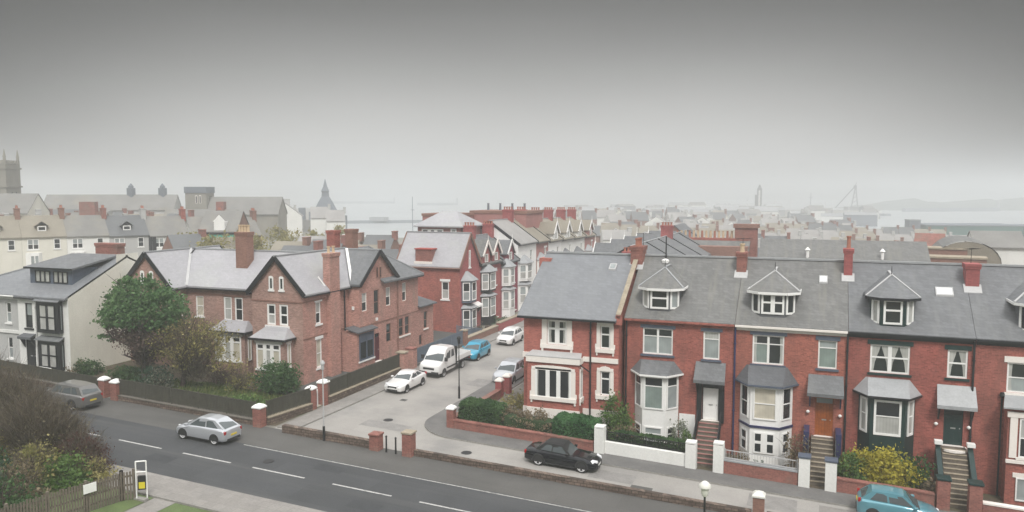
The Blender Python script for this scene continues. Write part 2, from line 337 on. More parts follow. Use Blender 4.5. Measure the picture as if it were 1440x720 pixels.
def window(par, F, u0, u1, z0, z1, cols=(1,), rows=(1,), fm='white', gl='glass', d=-0.11, fw=0.07, bar=0.06, sill=None, lintel=None, sh=0.14, lh=0.26, ex=0.12, name='window', label=None, arch=False, drape=0.0, dk='net', tie=False):
    """glass pane (the part) with frame, sill and lintel under it; cols and rows are relative sizes, rows from the bottom"""
    mb = MB(); fb = MB()
    iu0, iu1, iz0, iz1 = u0 + fw, u1 - fw, z0 + fw, z1 - fw
    tc, tr = sum(cols), sum(rows); n = 0
    gl = gl if isinstance(gl, (list, tuple)) else [gl]
    uu = iu0
    for i, c in enumerate(cols):
        un = uu + (iu1 - iu0) * c / tc; zz = iz0
        for j, r in enumerate(rows):
            zn = zz + (iz1 - iz0) * r / tr
            mb.poly([F.p(uu, d + 0.012, zz), F.p(un, d + 0.012, zz), F.p(un, d + 0.012, zn), F.p(uu, d + 0.012, zn)], gl[n % len(gl)]); n += 1
            if j: fbox(fb, F, uu, un, d, d + 0.048, zz - bar / 2, zz + bar / 2, fm)
            zz = zn
        if i: fbox(fb, F, uu - bar * 1.15, uu + bar * 1.15, d, d + 0.0615, iz0, iz1, fm)
        uu = un
    fbox(fb, F, u0, u1, d, d + 0.06, z0, iz0, fm); fbox(fb, F, u0, u1, d, d + 0.06, iz1, z1, fm)
    fbox(fb, F, u0, iu0, d, d + 0.0602, iz0, iz1, fm); fbox(fb, F, iu1, u1, d, d + 0.0602, iz0, iz1, fm)
    if arch:
        nseg = 8; c = (u0 + u1) / 2; w = (u1 - u0) / 2
        pts = [(u0, z1)] + [(c - w * math.cos(math.pi * i / nseg), z1 + w * 0.5 * math.sin(math.pi * i / nseg)) for i in range(nseg + 1)]
        fb.poly([F.p(a, d + 0.05, b) for a, b in pts[1:]], fm)
    if drape:
        nc = len(cols)
        for i in range(nc):
            a = iu0 + (iu1 - iu0) * i / nc; b = iu0 + (iu1 - iu0) * (i + 1) / nc; w_ = (b - a) * drape
            for e, s_ in ((a, 1), (b, -1)):
                if nc == 2 and not tie and ((i == 0) == (s_ < 0)): continue
                top_w = w_ * (2.2 if tie else 1.0)
                mb.poly([F.p(e, d + 0.016, iz0), F.p(e + s_ * w_ * (0.5 if tie else 1), d + 0.016, iz0), F.p(e + s_ * w_ * 0.8, d + 0.016, iz0 + (iz1 - iz0) * 0.35), F.p(e + s_ * top_w, d + 0.016, iz1), F.p(e, d + 0.016, iz1)], dk)
    wd = mb.build(name, par, label=label)
    fb.build('frame', wd)
    if sill:
        s = MB(); fbox(s, F, u0 - ex, u1 + ex, -0.08, 0.09, z0 - sh, z0 - 0.002, sill); s.build('sill', wd)
    if lintel:
        s = MB(); fbox(s, F, u0 - ex - 0.04, u1 + ex + 0.04, -0.03, 0.045, z1 + 0.002, z1 + lh, lintel); s.build('lintel', wd)
    return wd
def hip_top(mb, base, top, t, k):   # roof faces from the eaves polygon to a matching upper polygon
    n = len(base)
    for i in range(n - 1):
        pts = [base[i], base[i + 1], top[i + 1], top[i]]
        q = [pts[0]]
        for p in pts[1:]:
            if (Vector(p) - Vector(q[-1])).length > 1e-4: q.append(p)
        mb.slab(q, t, k)
def gable(par, x0, x1, y0, y1, ze, zr, axis, k, oe=0.35, ov=0.25, t=0.16, name='roof', barge=None, verge=True, ridge='lead', label=None, sub=None):
    """ridge along axis; ze = height where slope meets the wall plane"""
    mb = MB()
    if axis == 'x':
        yc = (y0 + y1) / 2; sl = (zr - ze) / (yc - y0); e0, e1 = y0 - oe, y1 + oe; zo = ze - sl * oe
        a0, a1 = x0 - ov, x1 + ov
        mb.slab([(a0, e0, zo), (a1, e0, zo), (a1, yc, zr), (a0, yc, zr)], t, k)
        mb.slab([(a1, e1, zo), (a0, e1, zo), (a0, yc + 0.002, zr), (a1, yc + 0.002, zr)], t, k)
        rg = ((a0, yc, zr + 0.02), (a1, yc, zr + 0.02))
        bg = [((a, e, zo - 0.1), (a, yc, zr - 0.1)) for a in (a0, a1) for e in (e0, e1)]
        gut = [((a0, e, zo - t - 0.02), (a1, e, zo - t - 0.02)) for e in (e0, e1)]
    else:
        xc = (x0 + x1) / 2; sl = (zr - ze) / (xc - x0); e0, e1 = x0 - oe, x1 + oe; zo = ze - sl * oe
        a0, a1 = y0 - ov, y1 + ov
        mb.slab([(e0, a0, zo), (e0, a1, zo), (xc, a1, zr), (xc, a0, zr)], t, k)
        mb.slab([(e1, a1, zo), (e1, a0, zo), (xc + 0.002, a0, zr), (xc + 0.002, a1, zr)], t, k)
        rg = ((xc, a0, zr + 0.02), (xc, a1, zr + 0.02))
        bg = [((e, a, zo - 0.1), (xc, a, zr - 0.1)) for a in (a0, a1) for e in (e0, e1)]
        gut = [((e, a0, zo - t - 0.02), (e, a1, zo - t - 0.02)) for e in (e0, e1)]
    rf = mb.build(name, par, label=label)
    s = MB(); s.beam(rg[0], rg[1], 0.2, 0.1, ridge); s.build('ridge', rf)
    if barge:
        for p, q in (bg if verge else []): s = MB(); s.beam(p, q, 0.07, 0.36, barge); s.build('bargeboard', rf)
        for p, q in gut: s = MB(); s.tube(p, q, 0.07, 0.07, barge, 6); s.build('gutter', rf)
    return rf
def chimney(par, x, y, z0, z1, wx, wy, k='brick_red', pots=4, pk='terracotta', cap=True, name='chimney', ph=0.55, label=None):
    mb = MB(); mb.box(x - wx / 2, x + wx / 2, y - wy / 2, y + wy / 2, z0, z1 - 0.3, k)
    if cap:
        mb.box(x - wx / 2 - 0.06, x + wx / 2 + 0.06, y - wy / 2 - 0.04, y + wy / 2 + 0.04, z1 - 0.3, z1 - 0.16, k)
        mb.box(x - wx / 2 - 0.07, x + wx / 2 + 0.07, y - wy / 2 - 0.07, y + wy / 2 + 0.07, z1 - 0.16, z1, k)
    else: mb.box(x - wx / 2, x + wx / 2, y - wy / 2, y + wy / 2, z1 - 0.3, z1, k)
    c = mb.build(name, par, label=label)
    long_y = wy > wx
    for i in range(pots):
        t = (i + 0.5) / pots - 0.5
        px, py = (x, y + t * wy) if long_y else (x + t * wx, y)
        s = MB(); s.lathe((px, py, z1), [(0.15, 0), (0.12, 0.1), (0.11, ph - 0.12), (0.15, ph - 0.1), (0.15, ph), (0.1, ph), (0.1, ph - 0.1)], pk, 8); s.build('chimney_pot', c, smooth=40)
    return c
def tri_plane(*a): pass

# ------------------------------------------------------------------ foliage
def leaves(name, par, k, blobs, n, size, seed=0, flat=0.0, shell=0.35, drop=None, smooth=False):
    """blobs: (x,y,z,rx,ry,rz) ; n small leaf quads spread through their volume"""
    rs = np.random.RandomState(seed); V = []; T = []
    vol = np.array([b[3] * b[4] * b[5] for b in blobs]) ** 0.75; vol = vol / vol.sum()
    org = np.array(world_loc(par)) if par else np.zeros(3)
    for b, w in zip(blobs, vol):
        m = max(20, int(n * w)); nc = max(6, int(m / 45))
        u = rs.normal(size=(nc, 3)); u /= np.linalg.norm(u, axis=1)[:, None]
        rad = (shell + (1 - shell) * rs.rand(nc)) ** 0.6
        cl = u * rad[:, None] * np.array(b[3:6]); ct = rs.rand(nc)
        idx = rs.randint(0, nc, m)
        spread = 0.30 * np.array(b[3:6]) * (0.6 + 0.8 * rs.rand(nc))[idx][:, None] * 0.9
        p = cl[idx] + rs.normal(size=(m, 3)) * np.minimum(spread, 0.55) * 0.75
        c = p + np.array(b[:3]) - org
        a = rs.normal(size=(m, 3)); a /= np.linalg.norm(a, axis=1)[:, None]
        q = rs.normal(size=(m, 3)); q[:, 2] *= (1 - flat); q = np.cross(a, q); q /= np.linalg.norm(q, axis=1)[:, None]
        s = size * (0.4 + 1.2 * rs.rand(m) ** 2)[:, None]
        V.append(np.stack([c - a * s * 0.5, c + q * s * 0.32, c + a * s * 0.5, c - q * s * 0.32], 1).reshape(-1, 3))
        T.append(np.clip(0.55 * ct[idx] + 0.45 * rs.rand(m), 0, 1))
    return leafmesh(name, par, k, np.concatenate(V), np.concatenate(T))
def leafmesh(name, par, k, V, T):
    nf = len(T); me = bpy.data.meshes.new(name)
    me.vertices.add(len(V)); me.vertices.foreach_set('co', V.astype(np.float32).ravel())
    me.loops.add(nf * 4); me.loops.foreach_set('vertex_index', np.arange(nf * 4, dtype=np.int32))
    me.polygons.add(nf); me.polygons.foreach_set('loop_start', np.arange(0, nf * 4, 4, dtype=np.int32))
    at = me.attributes.new('tint', 'FLOAT', 'FACE'); at.data.foreach_set('value', T.astype(np.float32))
    me.materials.append(M[k]); me.update(calc_edges=True)
    o = bpy.data.objects.new(name, me); COL.objects.link(o)
    if par: o.parent = par
    return o
def twigs(name, par, k, c, r, n, ln, w, seed=0, up=0.6):
    """bare stems fanning out of a base point c through an ellipsoid r"""
    rs = np.random.RandomState(seed); org = np.array(world_loc(par)) if par else np.zeros(3)
    V = []; T = []
    for i in range(n):
        a = rs.rand() * 2 * math.pi; q = rs.rand() ** 0.5; t = rs.rand()
        base = np.array([c[0] + math.cos(a) * q * r[0] * (0.25 + 0.6 * t), c[1] + math.sin(a) * q * r[1] * (0.25 + 0.6 * t), c[2] + r[2] * (0.05 + 1.1 * t * (1 - 0.45 * q))])
        d = np.array([math.cos(a) * q * (1.1 - up) + rs.normal() * 0.3, math.sin(a) * q * (1.1 - up) + rs.normal() * 0.3, up + rs.rand() * 0.5]); d /= np.linalg.norm(d)
        l = ln * (0.5 + rs.rand()); sd = np.cross(d, rs.normal(size=3)); sd /= np.linalg.norm(sd)
        bend = rs.normal(size=3) * 0.12 * l; tn = rs.rand()
        p0, p1, p2 = base, base + d * l * 0.5 + bend, base + d * l
        V += [p0 - sd * w, p0 + sd * w, p1 + sd * w * 0.7, p1 - sd * w * 0.7, p1 - sd * w * 0.7, p1 + sd * w * 0.7, p2 + sd * w * 0.25, p2 - sd * w * 0.25]; T += [tn, tn]
    return leafmesh(name, par, k, np.array(V) - org, np.array(T))
def limbs(name, par, base, top, r, n, spread, seed, k='bark', fork=0.35):
    rs = random.Random(seed); mb = MB(); b = Vector(base); t = Vector(top)
    pts = [b + (t - b) * (i / 5) + Vector((rs.uniform(-1, 1), rs.uniform(-1, 1), 0)) * spread * 0.04 for i in range(6)]; pts[0] = b
    for i in range(5): mb.tube(pts[i], pts[i + 1], r * (1 - i * 0.15), r * (1 - (i + 1) * 0.15), k, 7)
    for i in range(n):
        f = fork + (1 - fork) * rs.random(); p = b + (t - b) * f; a = rs.random() * 6.28; l = spread * (0.5 + 0.5 * rs.random()) * (1.15 - 0.5 * f)
        q = p + Vector((math.cos(a) * l, math.sin(a) * l, l * (0.3 + 0.6 * rs.random())))
        mid = (p + q) / 2 + Vector((0, 0, -0.08 * l)); w = r * 0.45 * (1.1 - f * 0.6)
        mb.tube(p, mid, w, w * 0.7, k, 5); mb.tube(mid, q, w * 0.7, w * 0.2, k, 5)
        for _ in range(3):
            e = q + Vector((rs.uniform(-1, 1), rs.uniform(-1, 1), rs.uniform(0.1, 0.9))) * l * 0.4
            mb.tube(mid + (q - mid) * rs.random(), e, w * 0.35, w * 0.1, k, 4)
    return mb.build(name, par, smooth=60)
# ------------------------------------------------------------------ ground, roads, pavements
def land_z(x, y):
    z = g(x, y)
    if y < 120: return z
    cy, sy = math.cos(R(21.5)), math.sin(R(21.5))
    d = -sy * x + cy * y; l = cy * x + sy * y; r = l / max(d, 1)
    w = 18 * math.sin(x * 0.021) + 11 * math.sin(x * 0.057 + 1) + 9 * math.sin(y * 0.03)
    lim = 900 if r < -0.235 else (250 if r < -0.085 else (560 if r < 0.25 else (640 if r < 0.44 else 400)))
    e = d + w - lim
    return z if e < 0 else max(-9.0, z - e * 0.12)
def ground_sheet():
    xs = sorted(set([-1000, -900, -800] + list(range(-700, -110, 12)) + [-110] + list(range(-100, 24, 31)) + [24] + list(range(36, 700, 14)) + [800, 950]))
    ys = sorted(set([-60, 0, 29, 95] + list(range(107, 700, 12)) + list(range(700, 1000, 30)) + [1000, 1100]))
    V = [(x, y, land_z(x, y)) for y in ys for x in xs]; n = len(xs); F = []
    for j in range(len(ys) - 1):
        for i in range(n - 1): F.append((j * n + i, j * n + i + 1, (j + 1) * n + i + 1, (j + 1) * n + i))
    me = bpy.data.meshes.new('ground'); me.from_pydata(V, [], F); me.materials.append(M['ground']); me.shade_smooth()
    o = bpy.data.objects.new('ground', me); COL.objects.link(o); structure(o)
ground_sheet()
def sheet(name, pts, dz, k, kind='structure'):
    mb = MB(); mb.poly([(x, y, g(x, y) + dz) for x, y in pts], k); return structure(mb.build(name, origin=(0, 0, 0)), kind)
def rect(x0, x1, y0, y1): return [(x0, y0), (x1, y0), (x1, y1), (x0, y1)]
def raised(name, pts, h, k, kk='kerb'):
    mb = MB(); mb.prism(pts, lambda x, y: g(x, y) - 0.05, lambda x, y: g(x, y) + h, kk, k); return structure(mb.build(name, origin=(0, 0, 0)))
sheet('main_road', rect(-109, 23, 31.6, 37.75), 0.012, 'asphalt')
sheet('parking_lane', rect(-109, 23, 37.75, 41.0), 0.008, 'asphalt_lane')
sheet('service_road', rect(-32.9, 23, 41.0, 46.3), 0.010, 'asphalt_light')
sheet('side_street', rect(-32.6, -22.6, 46.3, 95), 0.010, 'asphalt_light')
sheet('side_street', rect(-32.6, -22.6, 95, 150), 0.010, 'asphalt_light')
def arc(cx, cy, r, a0, a1, n=10): return [(cx + r * math.cos(R(a0 + (a1 - a0) * i / n)), cy + r * math.sin(R(a0 + (a1 - a0) * i / n))) for i in range(n + 1)]
raised('pavement', [(-24.9, 95), (-24.9, 47.4)] + arc(-21.7, 47.6, 3.2, 180, 270) + [(22, 44.4), (22, 46.2), (-22.7, 46.2), (-22.7, 95)], 0.11, 'pavement_dark')
raised('pavement', [(-32.75, 41.1), (-31.45, 41.6), (-31.35, 50), (-31.35, 66), (-31.45, 95), (-32.75, 95)], 0.10, 'pavement')
raised('pavement', rect(-109, 23, 29.3, 31.55), 0.11, 'pavement')
sheet('footpath', rect(-31.05, -29.7, 10, 29.3), 0.02, 'pavement')
sheet('footpath', rect(-6.5, -4.0, 5, 29.3), 0.02, 'pavement')
sheet('grass_verge', rect(-29.65, -6.6, -30, 29.25), 0.03, 'lawn'); sheet('grass_verge', rect(-3.95, 23, -30, 29.25), 0.03, 'lawn')
sheet('grass_verge', rect(-109, -31.1, -30, 29.25), 0.03, 'lawn')
sheet('garden_lawn', rect(-56.3, -33.1, 41.35, 51.5), 0.02, 'soil')
sheet('garden_lawn', [(-47, 42.0), (-36.2, 42.0), (-36.6, 46.6), (-44, 48.4), (-47, 46)], 0.03, 'lawn')
sheet('garden_path', [(-36.0, 43.5), (-33.2, 45.6), (-33.2, 47.0), (-37.0, 46.4)], 0.036, 'gravel')
sheet('driveway', rect(-37.6, -33.0, 48.6, 71.5), 0.028, 'tarmac_blue')
sheet('driveway', rect(-60, -33.0, 71.5, 76.2), 0.028, 'tarmac_blue')
sheet('front_yard', rect(-75, -56.4, 41.2, 45), 0.02, 'pavement_dark')
sheet('garden_soil', rect(-22.6, -12.5, 46.4, 50), 0.03, 'soil')
sheet('garden_soil', rect(-12.4, 20, 46.4, 50.2), 0.03, 'soil')
mb = MB()
for a, b in [(-68.9, -65.4), (-63.8, -60.3), (-58.7, -55.2), (-53.6, -50.1), (-48.5, -45.3), (-43.4, -41.2), (-39.66, -36.25), (-34.61, -31.08), (-29.55, -26.0), (-24.18, -20.53), (-18.88, -15.3), (-13.6, -10.1), (-8.4, -4.9), (-3.2, 0.3), (2, 5.5)]:
    mb.poly([(x, y, g(x, y) + 0.017) for x, y in rect(a, b, 34.77, 34.9)], 'road_paint')
structure(mb.build('lane_markings', origin=(0, 0, 0)))
mb = MB(); mb.poly([(x, y, g(x, y) + 0.017) for x, y in rect(-32.5, 23, 37.55, 37.66)], 'road_paint_worn'); mb.poly([(x, y, g(x, y) + 0.017) for x, y in rect(-109, -50, 37.55, 37.66)], 'road_paint_worn')
structure(mb.build('edge_line', origin=(0, 0, 0)))
mb = MB()
for i in range(5): mb.poly([(x, y, g(x, y) + 0.034) for x, y in [(-36.3, 60.0 + i * 1.3), (-34.0, 59.0 + i * 1.3), (-34.0, 59.12 + i * 1.3), (-36.3, 60.12 + i * 1.3)]], 'road_paint')
structure(mb.build('bay_markings', origin=(0, 0, 0)))
for i, (x, y, w, h, k) in enumerate([(-26.5, 57, 1.6, 2.4, 'patch_light'), (-12, 42.2, 2.6, 1.4, 'patch_light'), (-28.5, 44.2, 3.4, 1.3, 'patch_light'), (-3.2, 42.2, 2.5, 1.9, 'patch_light'), (0.4, 42.4, 1.6, 1.6, 'pavement'), (-9.4, 41.6, 1.2, 0.6, 'asphalt_lane'), (-29, 50.5, 0.5, 0.5, 'asphalt_lane'), (4, 42.6, 3.0, 1.0, 'patch_light')]):
    sheet('road_patch', rect(x, x + w, y, y + h), 0.015, k)
for x, y in [(-36, 33.2), (-22, 32.7), (-26.5, 36.2)]: sheet('road_patch', rect(x, x + 1.8, y, y + 0.9), 0.0165, 'patch')
for x, y in [(-27.3, 46.0), (-19.8, 42.6), (-29.4, 36.0)]:
    mb = MB(); mb.lathe((x, y, g(x, y)), [(0.34, 0.0), (0.34, 0.022)], 'iron', 14); structure(mb.build('manhole_cover', origin=(0, 0, 0)))

# low rubble walls between the road and the service road
def lowwall(name, x0, x1, y0, y1, h, k, label, cat='wall', cap=None, group=None):
    t = thing(name, label, cat, ((x0 + x1) / 2, (y0 + y1) / 2, g((x0 + x1) / 2, (y0 + y1) / 2)), group)
    mb = MB(); mb.gbox(x0, x1, y0, y1, h, k, 0, 0.1); mb.build('wall', t)
    if cap:
        mb = MB(); e = 0.04; mb.gbox(x0 - (e if x1 - x0 < 1 else 0), x1 + (e if x1 - x0 < 1 else 0), y0 - e, y1 + e, 0.09, cap, h + 0.001); mb.build('coping', t)
    return t
lowwall('low_wall', -31.9, -25.3, 40.5, 40.85, 0.5, 'rubble', 'low dark rubble wall left of the two bollards, at the mouth of the side street')
lowwall('low_wall', -22.4, -2.85, 40.65, 40.95, 0.36, 'rubble', 'long low dark rubble wall running right from the tall brick pillar past the black car')
lowwall('low_wall', -2.1, 20, 40.75, 41.05, 0.36, 'rubble', 'low dark wall to the right of the pillar beside the bottom edge')
def pillar(x, y, w, h, k, label, cap='white', ck='pyr', group=None, cw=0.1):
    t = thing('gate_pillar', label, 'pillar', (x, y, g(x, y)), group)
    mb = MB(); mb.gbox(x - w / 2, x + w / 2, y - w / 2, y + w / 2, h, k, 0, 0.15); mb.build('post', t, bevel=0.012)
    mb = MB(); z = g(x, y) + h; r = w / 2 + cw / 2
    if ck == 'pyr': mb.lathe((x, y, z), [(r * 1.414, 0), (r * 1.414, 0.1), (r * 0.9, 0.22), (0.04, 0.3)], cap, 4, R(45))
    else: mb.box(x - r, x + r, y - r, y + r, z + 0.03, z + 0.15, cap)
    mb.build('cap', t, bevel=0.02)
    return t
pillar(-24.95, 40.6, 0.62, 0.9, 'brick_wall', 'short weathered brick pillar ending the rubble wall, just left of the bollards', 'brick_wall', 'flat')
pillar(-22.68, 40.6, 0.62, 1.35, 'brick_wall', 'taller square brick pillar just right of the two black bollards', 'sandstone', 'flat')
pillar(-2.5, 40.8, 0.55, 1.15, 'brick_brown', 'pillar with pale rounded cap by the kerb at the bottom edge, right of the lamp', 'lamp_white')
for x, y, l in [(-24.15, 40.45, 'left of the two thin black bollards between the brick pillars'), (-23.5, 40.45, 'right of the two thin black bollards between the brick pillars')]:
    t = thing('bollard', l, 'bollard', (x, y, g(x, y))); mb = MB(); mb.tube((x, y, g(x, y) - 0.05), (x, y, g(x, y) + 0.95), 0.055, 0.05, 'iron', 8); mb.build('post', t, smooth=40)
    mb = MB(); mb.lathe((x, y, g(x, y) + 0.95), [(0.065, 0), (0.07, 0.05), (0.03, 0.1)], 'iron', 8); mb.build('cap', t, smooth=60)

# ------------------------------------------------------------------ railings and garden walls
def railing(name, label, pts, h, k, step=0.12, w=0.022, base=0.0, wallk=None, wallh=0.0, wallw=0.32, rails=(0.12, 0.95), cat='railing', capk=None, solid=None):
    t = thing(name, label, cat, (pts[0][0], pts[0][1], g(*pts[0])))
    bars = MB(); rl = MB(); wl = MB(); cp = MB(); pn = MB(); ncap = 0
    for (x0, y0), (x1, y1) in zip(pts, pts[1:]):
        L = math.hypot(x1 - x0, y1 - y0); n = max(2, int(L / step)); ux, uy = (x1 - x0) / L, (y1 - y0) / L
        zb = lambda x, y: g(x, y) + wallh
        for i in range(n):
            x = x0 + (x1 - x0) * (i + 0.5) / n; y = y0 + (y1 - y0) * (i + 0.5) / n
            bars.box(x - w / 2, x + w / 2, y - w / 2, y + w / 2, zb(x, y) + 0.02, zb(x, y) + h, k)
        for f in rails: rl.beam((x0, y0, zb(x0, y0) + h * f), (x1, y1, zb(x1, y1) + h * f), 0.035, 0.05, k)
        m = int(L / 2.4)
        for i in range(m + 1):
            x = x0 + (x1 - x0) * i / max(m, 1); y = y0 + (y1 - y0) * i / max(m, 1)
            rl.box(x - 0.03, x + 0.03, y - 0.03, y + 0.03, zb(x, y), zb(x, y) + h + 0.06, k)
        if solid:
            ox, oy = -uy * 0.03, ux * 0.03
            for fz0, fz1 in ((0.06, 0.93),):
                pn.hexa([(x0 + ox, y0 + oy, zb(x0, y0) + h * fz0), (x1 + ox, y1 + oy, zb(x1, y1) + h * fz0), (x1 + 2 * ox, y1 + 2 * oy, zb(x1, y1) + h * fz0), (x0 + 2 * ox, y0 + 2 * oy, zb(x0, y0) + h * fz0),
                         (x0 + ox, y0 + oy, zb(x0, y0) + h * fz1), (x1 + ox, y1 + oy, zb(x1, y1) + h * fz1), (x1 + 2 * ox, y1 + 2 * oy, zb(x1, y1) + h * fz1), (x0 + 2 * ox, y0 + 2 * oy, zb(x0, y0) + h * fz1)], solid)
        if wallk:
            ox, oy = -uy * wallw / 2, ux * wallw / 2
            c = [(x0 - ox, y0 - oy), (x1 - ox, y1 - oy), (x1 + ox, y1 + oy), (x0 + ox, y0 + oy)]
            wl.hexa([(a, b, g(a, b) - 0.1) for a, b in c] + [(a, b, g(a, b) + wallh - (0.07 if capk else 0)) for a, b in c], wallk)
            if capk:
                c = [(x0 - ox * 1.25, y0 - oy * 1.25), (x1 - ox * 1.25, y1 - oy * 1.25), (x1 + ox * 1.25, y1 + oy * 1.25), (x0 + ox * 1.25, y0 + oy * 1.25)]
                cp.hexa([(a, b, g(a, b) + wallh - 0.069) for a, b in c] + [(a, b, g(a, b) + wallh) for a, b in c], capk)
    bars.build('bars', t); rl.build('rails', t)
    if wallk: wl.build('wall', t)
    if capk: cp.build('coping', t)
    if solid: pn.build('mesh_panel', t)
    return t
railing('iron_railing', 'dark railing on low stone wall along the villa garden facing the main road', [(-46.4, 41.0), (-34.4, 41.0)], 1.15, 'mesh_green', 0.13, 0.03, wallk='rubble', wallh=0.42, capk='coping_dark', solid='mesh_green')
railing('iron_railing', 'dark railing in front of the tree and white house, left of the twin red pillars', [(-63.0, 41.3), (-48.5, 41.1)], 1.0, 'mesh_green', 0.13, 0.03, wallk='rubble', wallh=0.4, capk='coping_dark', solid='mesh_green')
railing('iron_railing', 'short dark railing on rubble wall between the corner pillar and the gate', [(-33.75, 41.3), (-33.2, 45.4)], 1.1, 'mesh_green', 0.13, 0.03, wallk='rubble', wallh=0.55, capk='sandstone', solid='mesh_green')
railing('mesh_fence', 'olive mesh fence on stone wall along the side street beside the villa', [(-33.0, 47.2), (-32.9, 57.4)], 1.15, 'mesh_green', 0.1, 0.03, wallk='rubble', wallh=0.62, capk='sandstone', solid='mesh_green')
railing('palisade_fence', 'blue grey palisade fence behind the white truck along the side street', [(-32.95, 59.9), (-33.0, 70.2)], 1.3, 'fence_blue', 0.11, 0.05, wallk='pavement_dark', wallh=0.3)
railing('palisade_fence', 'blue grey fence at the back of the yard beside the red end house', [(-33.1, 75.2), (-36.1, 75.4)], 1.0, 'fence_blue', 0.11, 0.05)
P4 = 'tall brick gate pillars of the villa yard'
pillar(-48.0, 41.1, 0.55, 1.25, 'brick_wall', 'left one of the twin red gate pillars with white caps near the big tree')
pillar(-46.7, 41.0, 0.6, 1.25, 'brick_wall', 'right one of the twin red gate pillars with white caps near the big tree')
pillar(-34.0, 40.9, 0.62, 1.25, 'brick_wall', 'single red pillar with white cap at the street corner of the villa garden')
pillar(-33.35, 45.65, 0.55, 1.45, 'brick_wall', 'nearer pillar of the villa side gate, red brick with white cap')
pillar(-33.3, 47.05, 0.62, 1.6, 'brick_wall', 'farther pillar of the villa side gate, red brick with white cap')
pillar(-32.85, 57.8, 0.75, 1.75, 'brick_villa_lit', 'nearer tall brick pillar of the villa car yard, behind the white coupe', 'sandstone', 'flat')
pillar(-32.95, 59.6, 0.75, 1.75, 'brick_villa_lit', 'farther tall brick pillar of the villa car yard, beside the truck cab', 'brick_wall', 'flat')
pillar(-33.0, 70.6, 0.6, 1.5, 'brick_brown', 'brown pillar with broad cap behind the blue car', 'sandstone', 'flat')
t = thing('gate_post', 'thin white post between the two side gate pillars of the villa', 'post', (-33.35, 46.35, g(-33.35, 46.35)))
mb = MB(); mb.gbox(-33.4, -33.3, 46.3, 46.4, 1.25, 'white'); mb.build('post', t)
mb = MB(); mb.gbox(-33.37, -33.34, 45.95, 46.3, 0.9, 'iron', 0.15); mb.build('gate_leaf', t)
lowwall('garden_wall', -56.7, -55.3, 42.2, 42.7, 0.75, 'render_white', 'short white rendered wall end in front of the black and white bay house', cap='render_white')
lowwall('garden_wall', -33.2, -32.75, 70.9, 79.0, 0.7, 'brick_brown', 'brown garden wall in front of the red end house, behind the blue car', cap='sandstone')
lowwall('garden_wall', -33.15, -32.75, 79.4, 96, 0.9, 'brick_deep', 'red garden wall behind the far white hatchback', cap='sandstone')
# corner house front
lowwall('garden_wall', -22.45, -12.75, 46.2, 46.5, 0.62, 'brick_wall', 'low red brick wall in front of the hedges of the corner house', cap='brick_wall')
lowwall('garden_wall', -22.85, -22.5, 46.9, 54.8, 0.62, 'brick_wall', 'red brick wall along the side street beside the corner house', cap='brick_wall')
pillar(-22.65, 46.4, 0.5, 1.35, 'brick_wall', 'slim red pillar with white domed cap left of the dark green hedge')
pillar(-22.75, 55.1, 0.5, 1.25, 'brick_deep', 'nearer small red pillar with pale cap beside the silver parked car', 'stucco')
pillar(-22.65, 56.5, 0.55, 1.3, 'brick_deep', 'farther small red pillar with pale cap beside the silver parked car', 'stucco')
# terrace fronts
pillar(-12.35, 46.35, 0.62, 1.65, 'render_white', 'square white rendered pillar at the left end of the white garden wall', 'render_white', 'flat', cw=0.0)
pillar(-6.75, 46.35, 0.62, 1.55, 'render_white', 'white rendered pillar left of the reddish steps to the white door', 'render_white', 'flat', cw=0.0)
pillar(-5.15, 46.35, 0.6, 1.75, 'render_white', 'white rendered pillar right of the reddish steps to the white door', 'render_white', 'flat', cw=0.0)
lowwall('garden_wall', -12.03, -7.07, 46.2, 46.5, 0.85, 'render_white', 'low white rendered wall in front of the white canted bay')
railing('iron_railing', 'black railing with hedge behind, above the white garden wall', [(-12.0, 46.65), (-7.1, 46.65)], 0.6, 'iron', 0.13, 0.02, wallh=0.8)
lowwall('garden_wall', -4.84, -0.75, 46.2, 46.5, 0.85, 'brick_wall', 'red brick garden wall with grey coping before the tall white bay', cap='lead')
railing('iron_railing', 'thin pale railing on the grey coping before the tall white bay', [(-4.8, 46.35), (-0.8, 46.35)], 0.55, 'galv', 0.16, 0.016, wallh=0.95)
pillar(-0.42, 46.35, 0.6, 1.75, 'render_white', 'white pillar with dark cap left of the striped steps to the orange door', 'slate_paint', 'flat')
pillar(0.98, 46.35, 0.6, 1.75, 'render_white', 'white pillar with dark cap right of the striped steps to the orange door', 'slate_paint', 'flat')
lowwall('garden_wall', 1.3, 6.15, 46.2, 46.5, 0.8, 'brick_wall', 'red brick garden wall below the yellow shrub, behind the light blue car', cap='brick_wall')
pillar(6.55, 46.35, 0.62, 1.7, 'brick_wall', 'red brick pillar with dark cap left of the steps to the dark green door', 'dark_green', 'flat')
pillar(8.05, 46.35, 0.62, 1.7, 'brick_wall', 'red brick pillar with dark cap right of the steps to the dark green door', 'dark_green', 'flat')
lowwall('garden_wall', 8.4, 14.5, 46.2, 46.5, 0.75, 'brick_wall', 'red brick wall with pale coping at the right edge of the picture', cap='stucco')

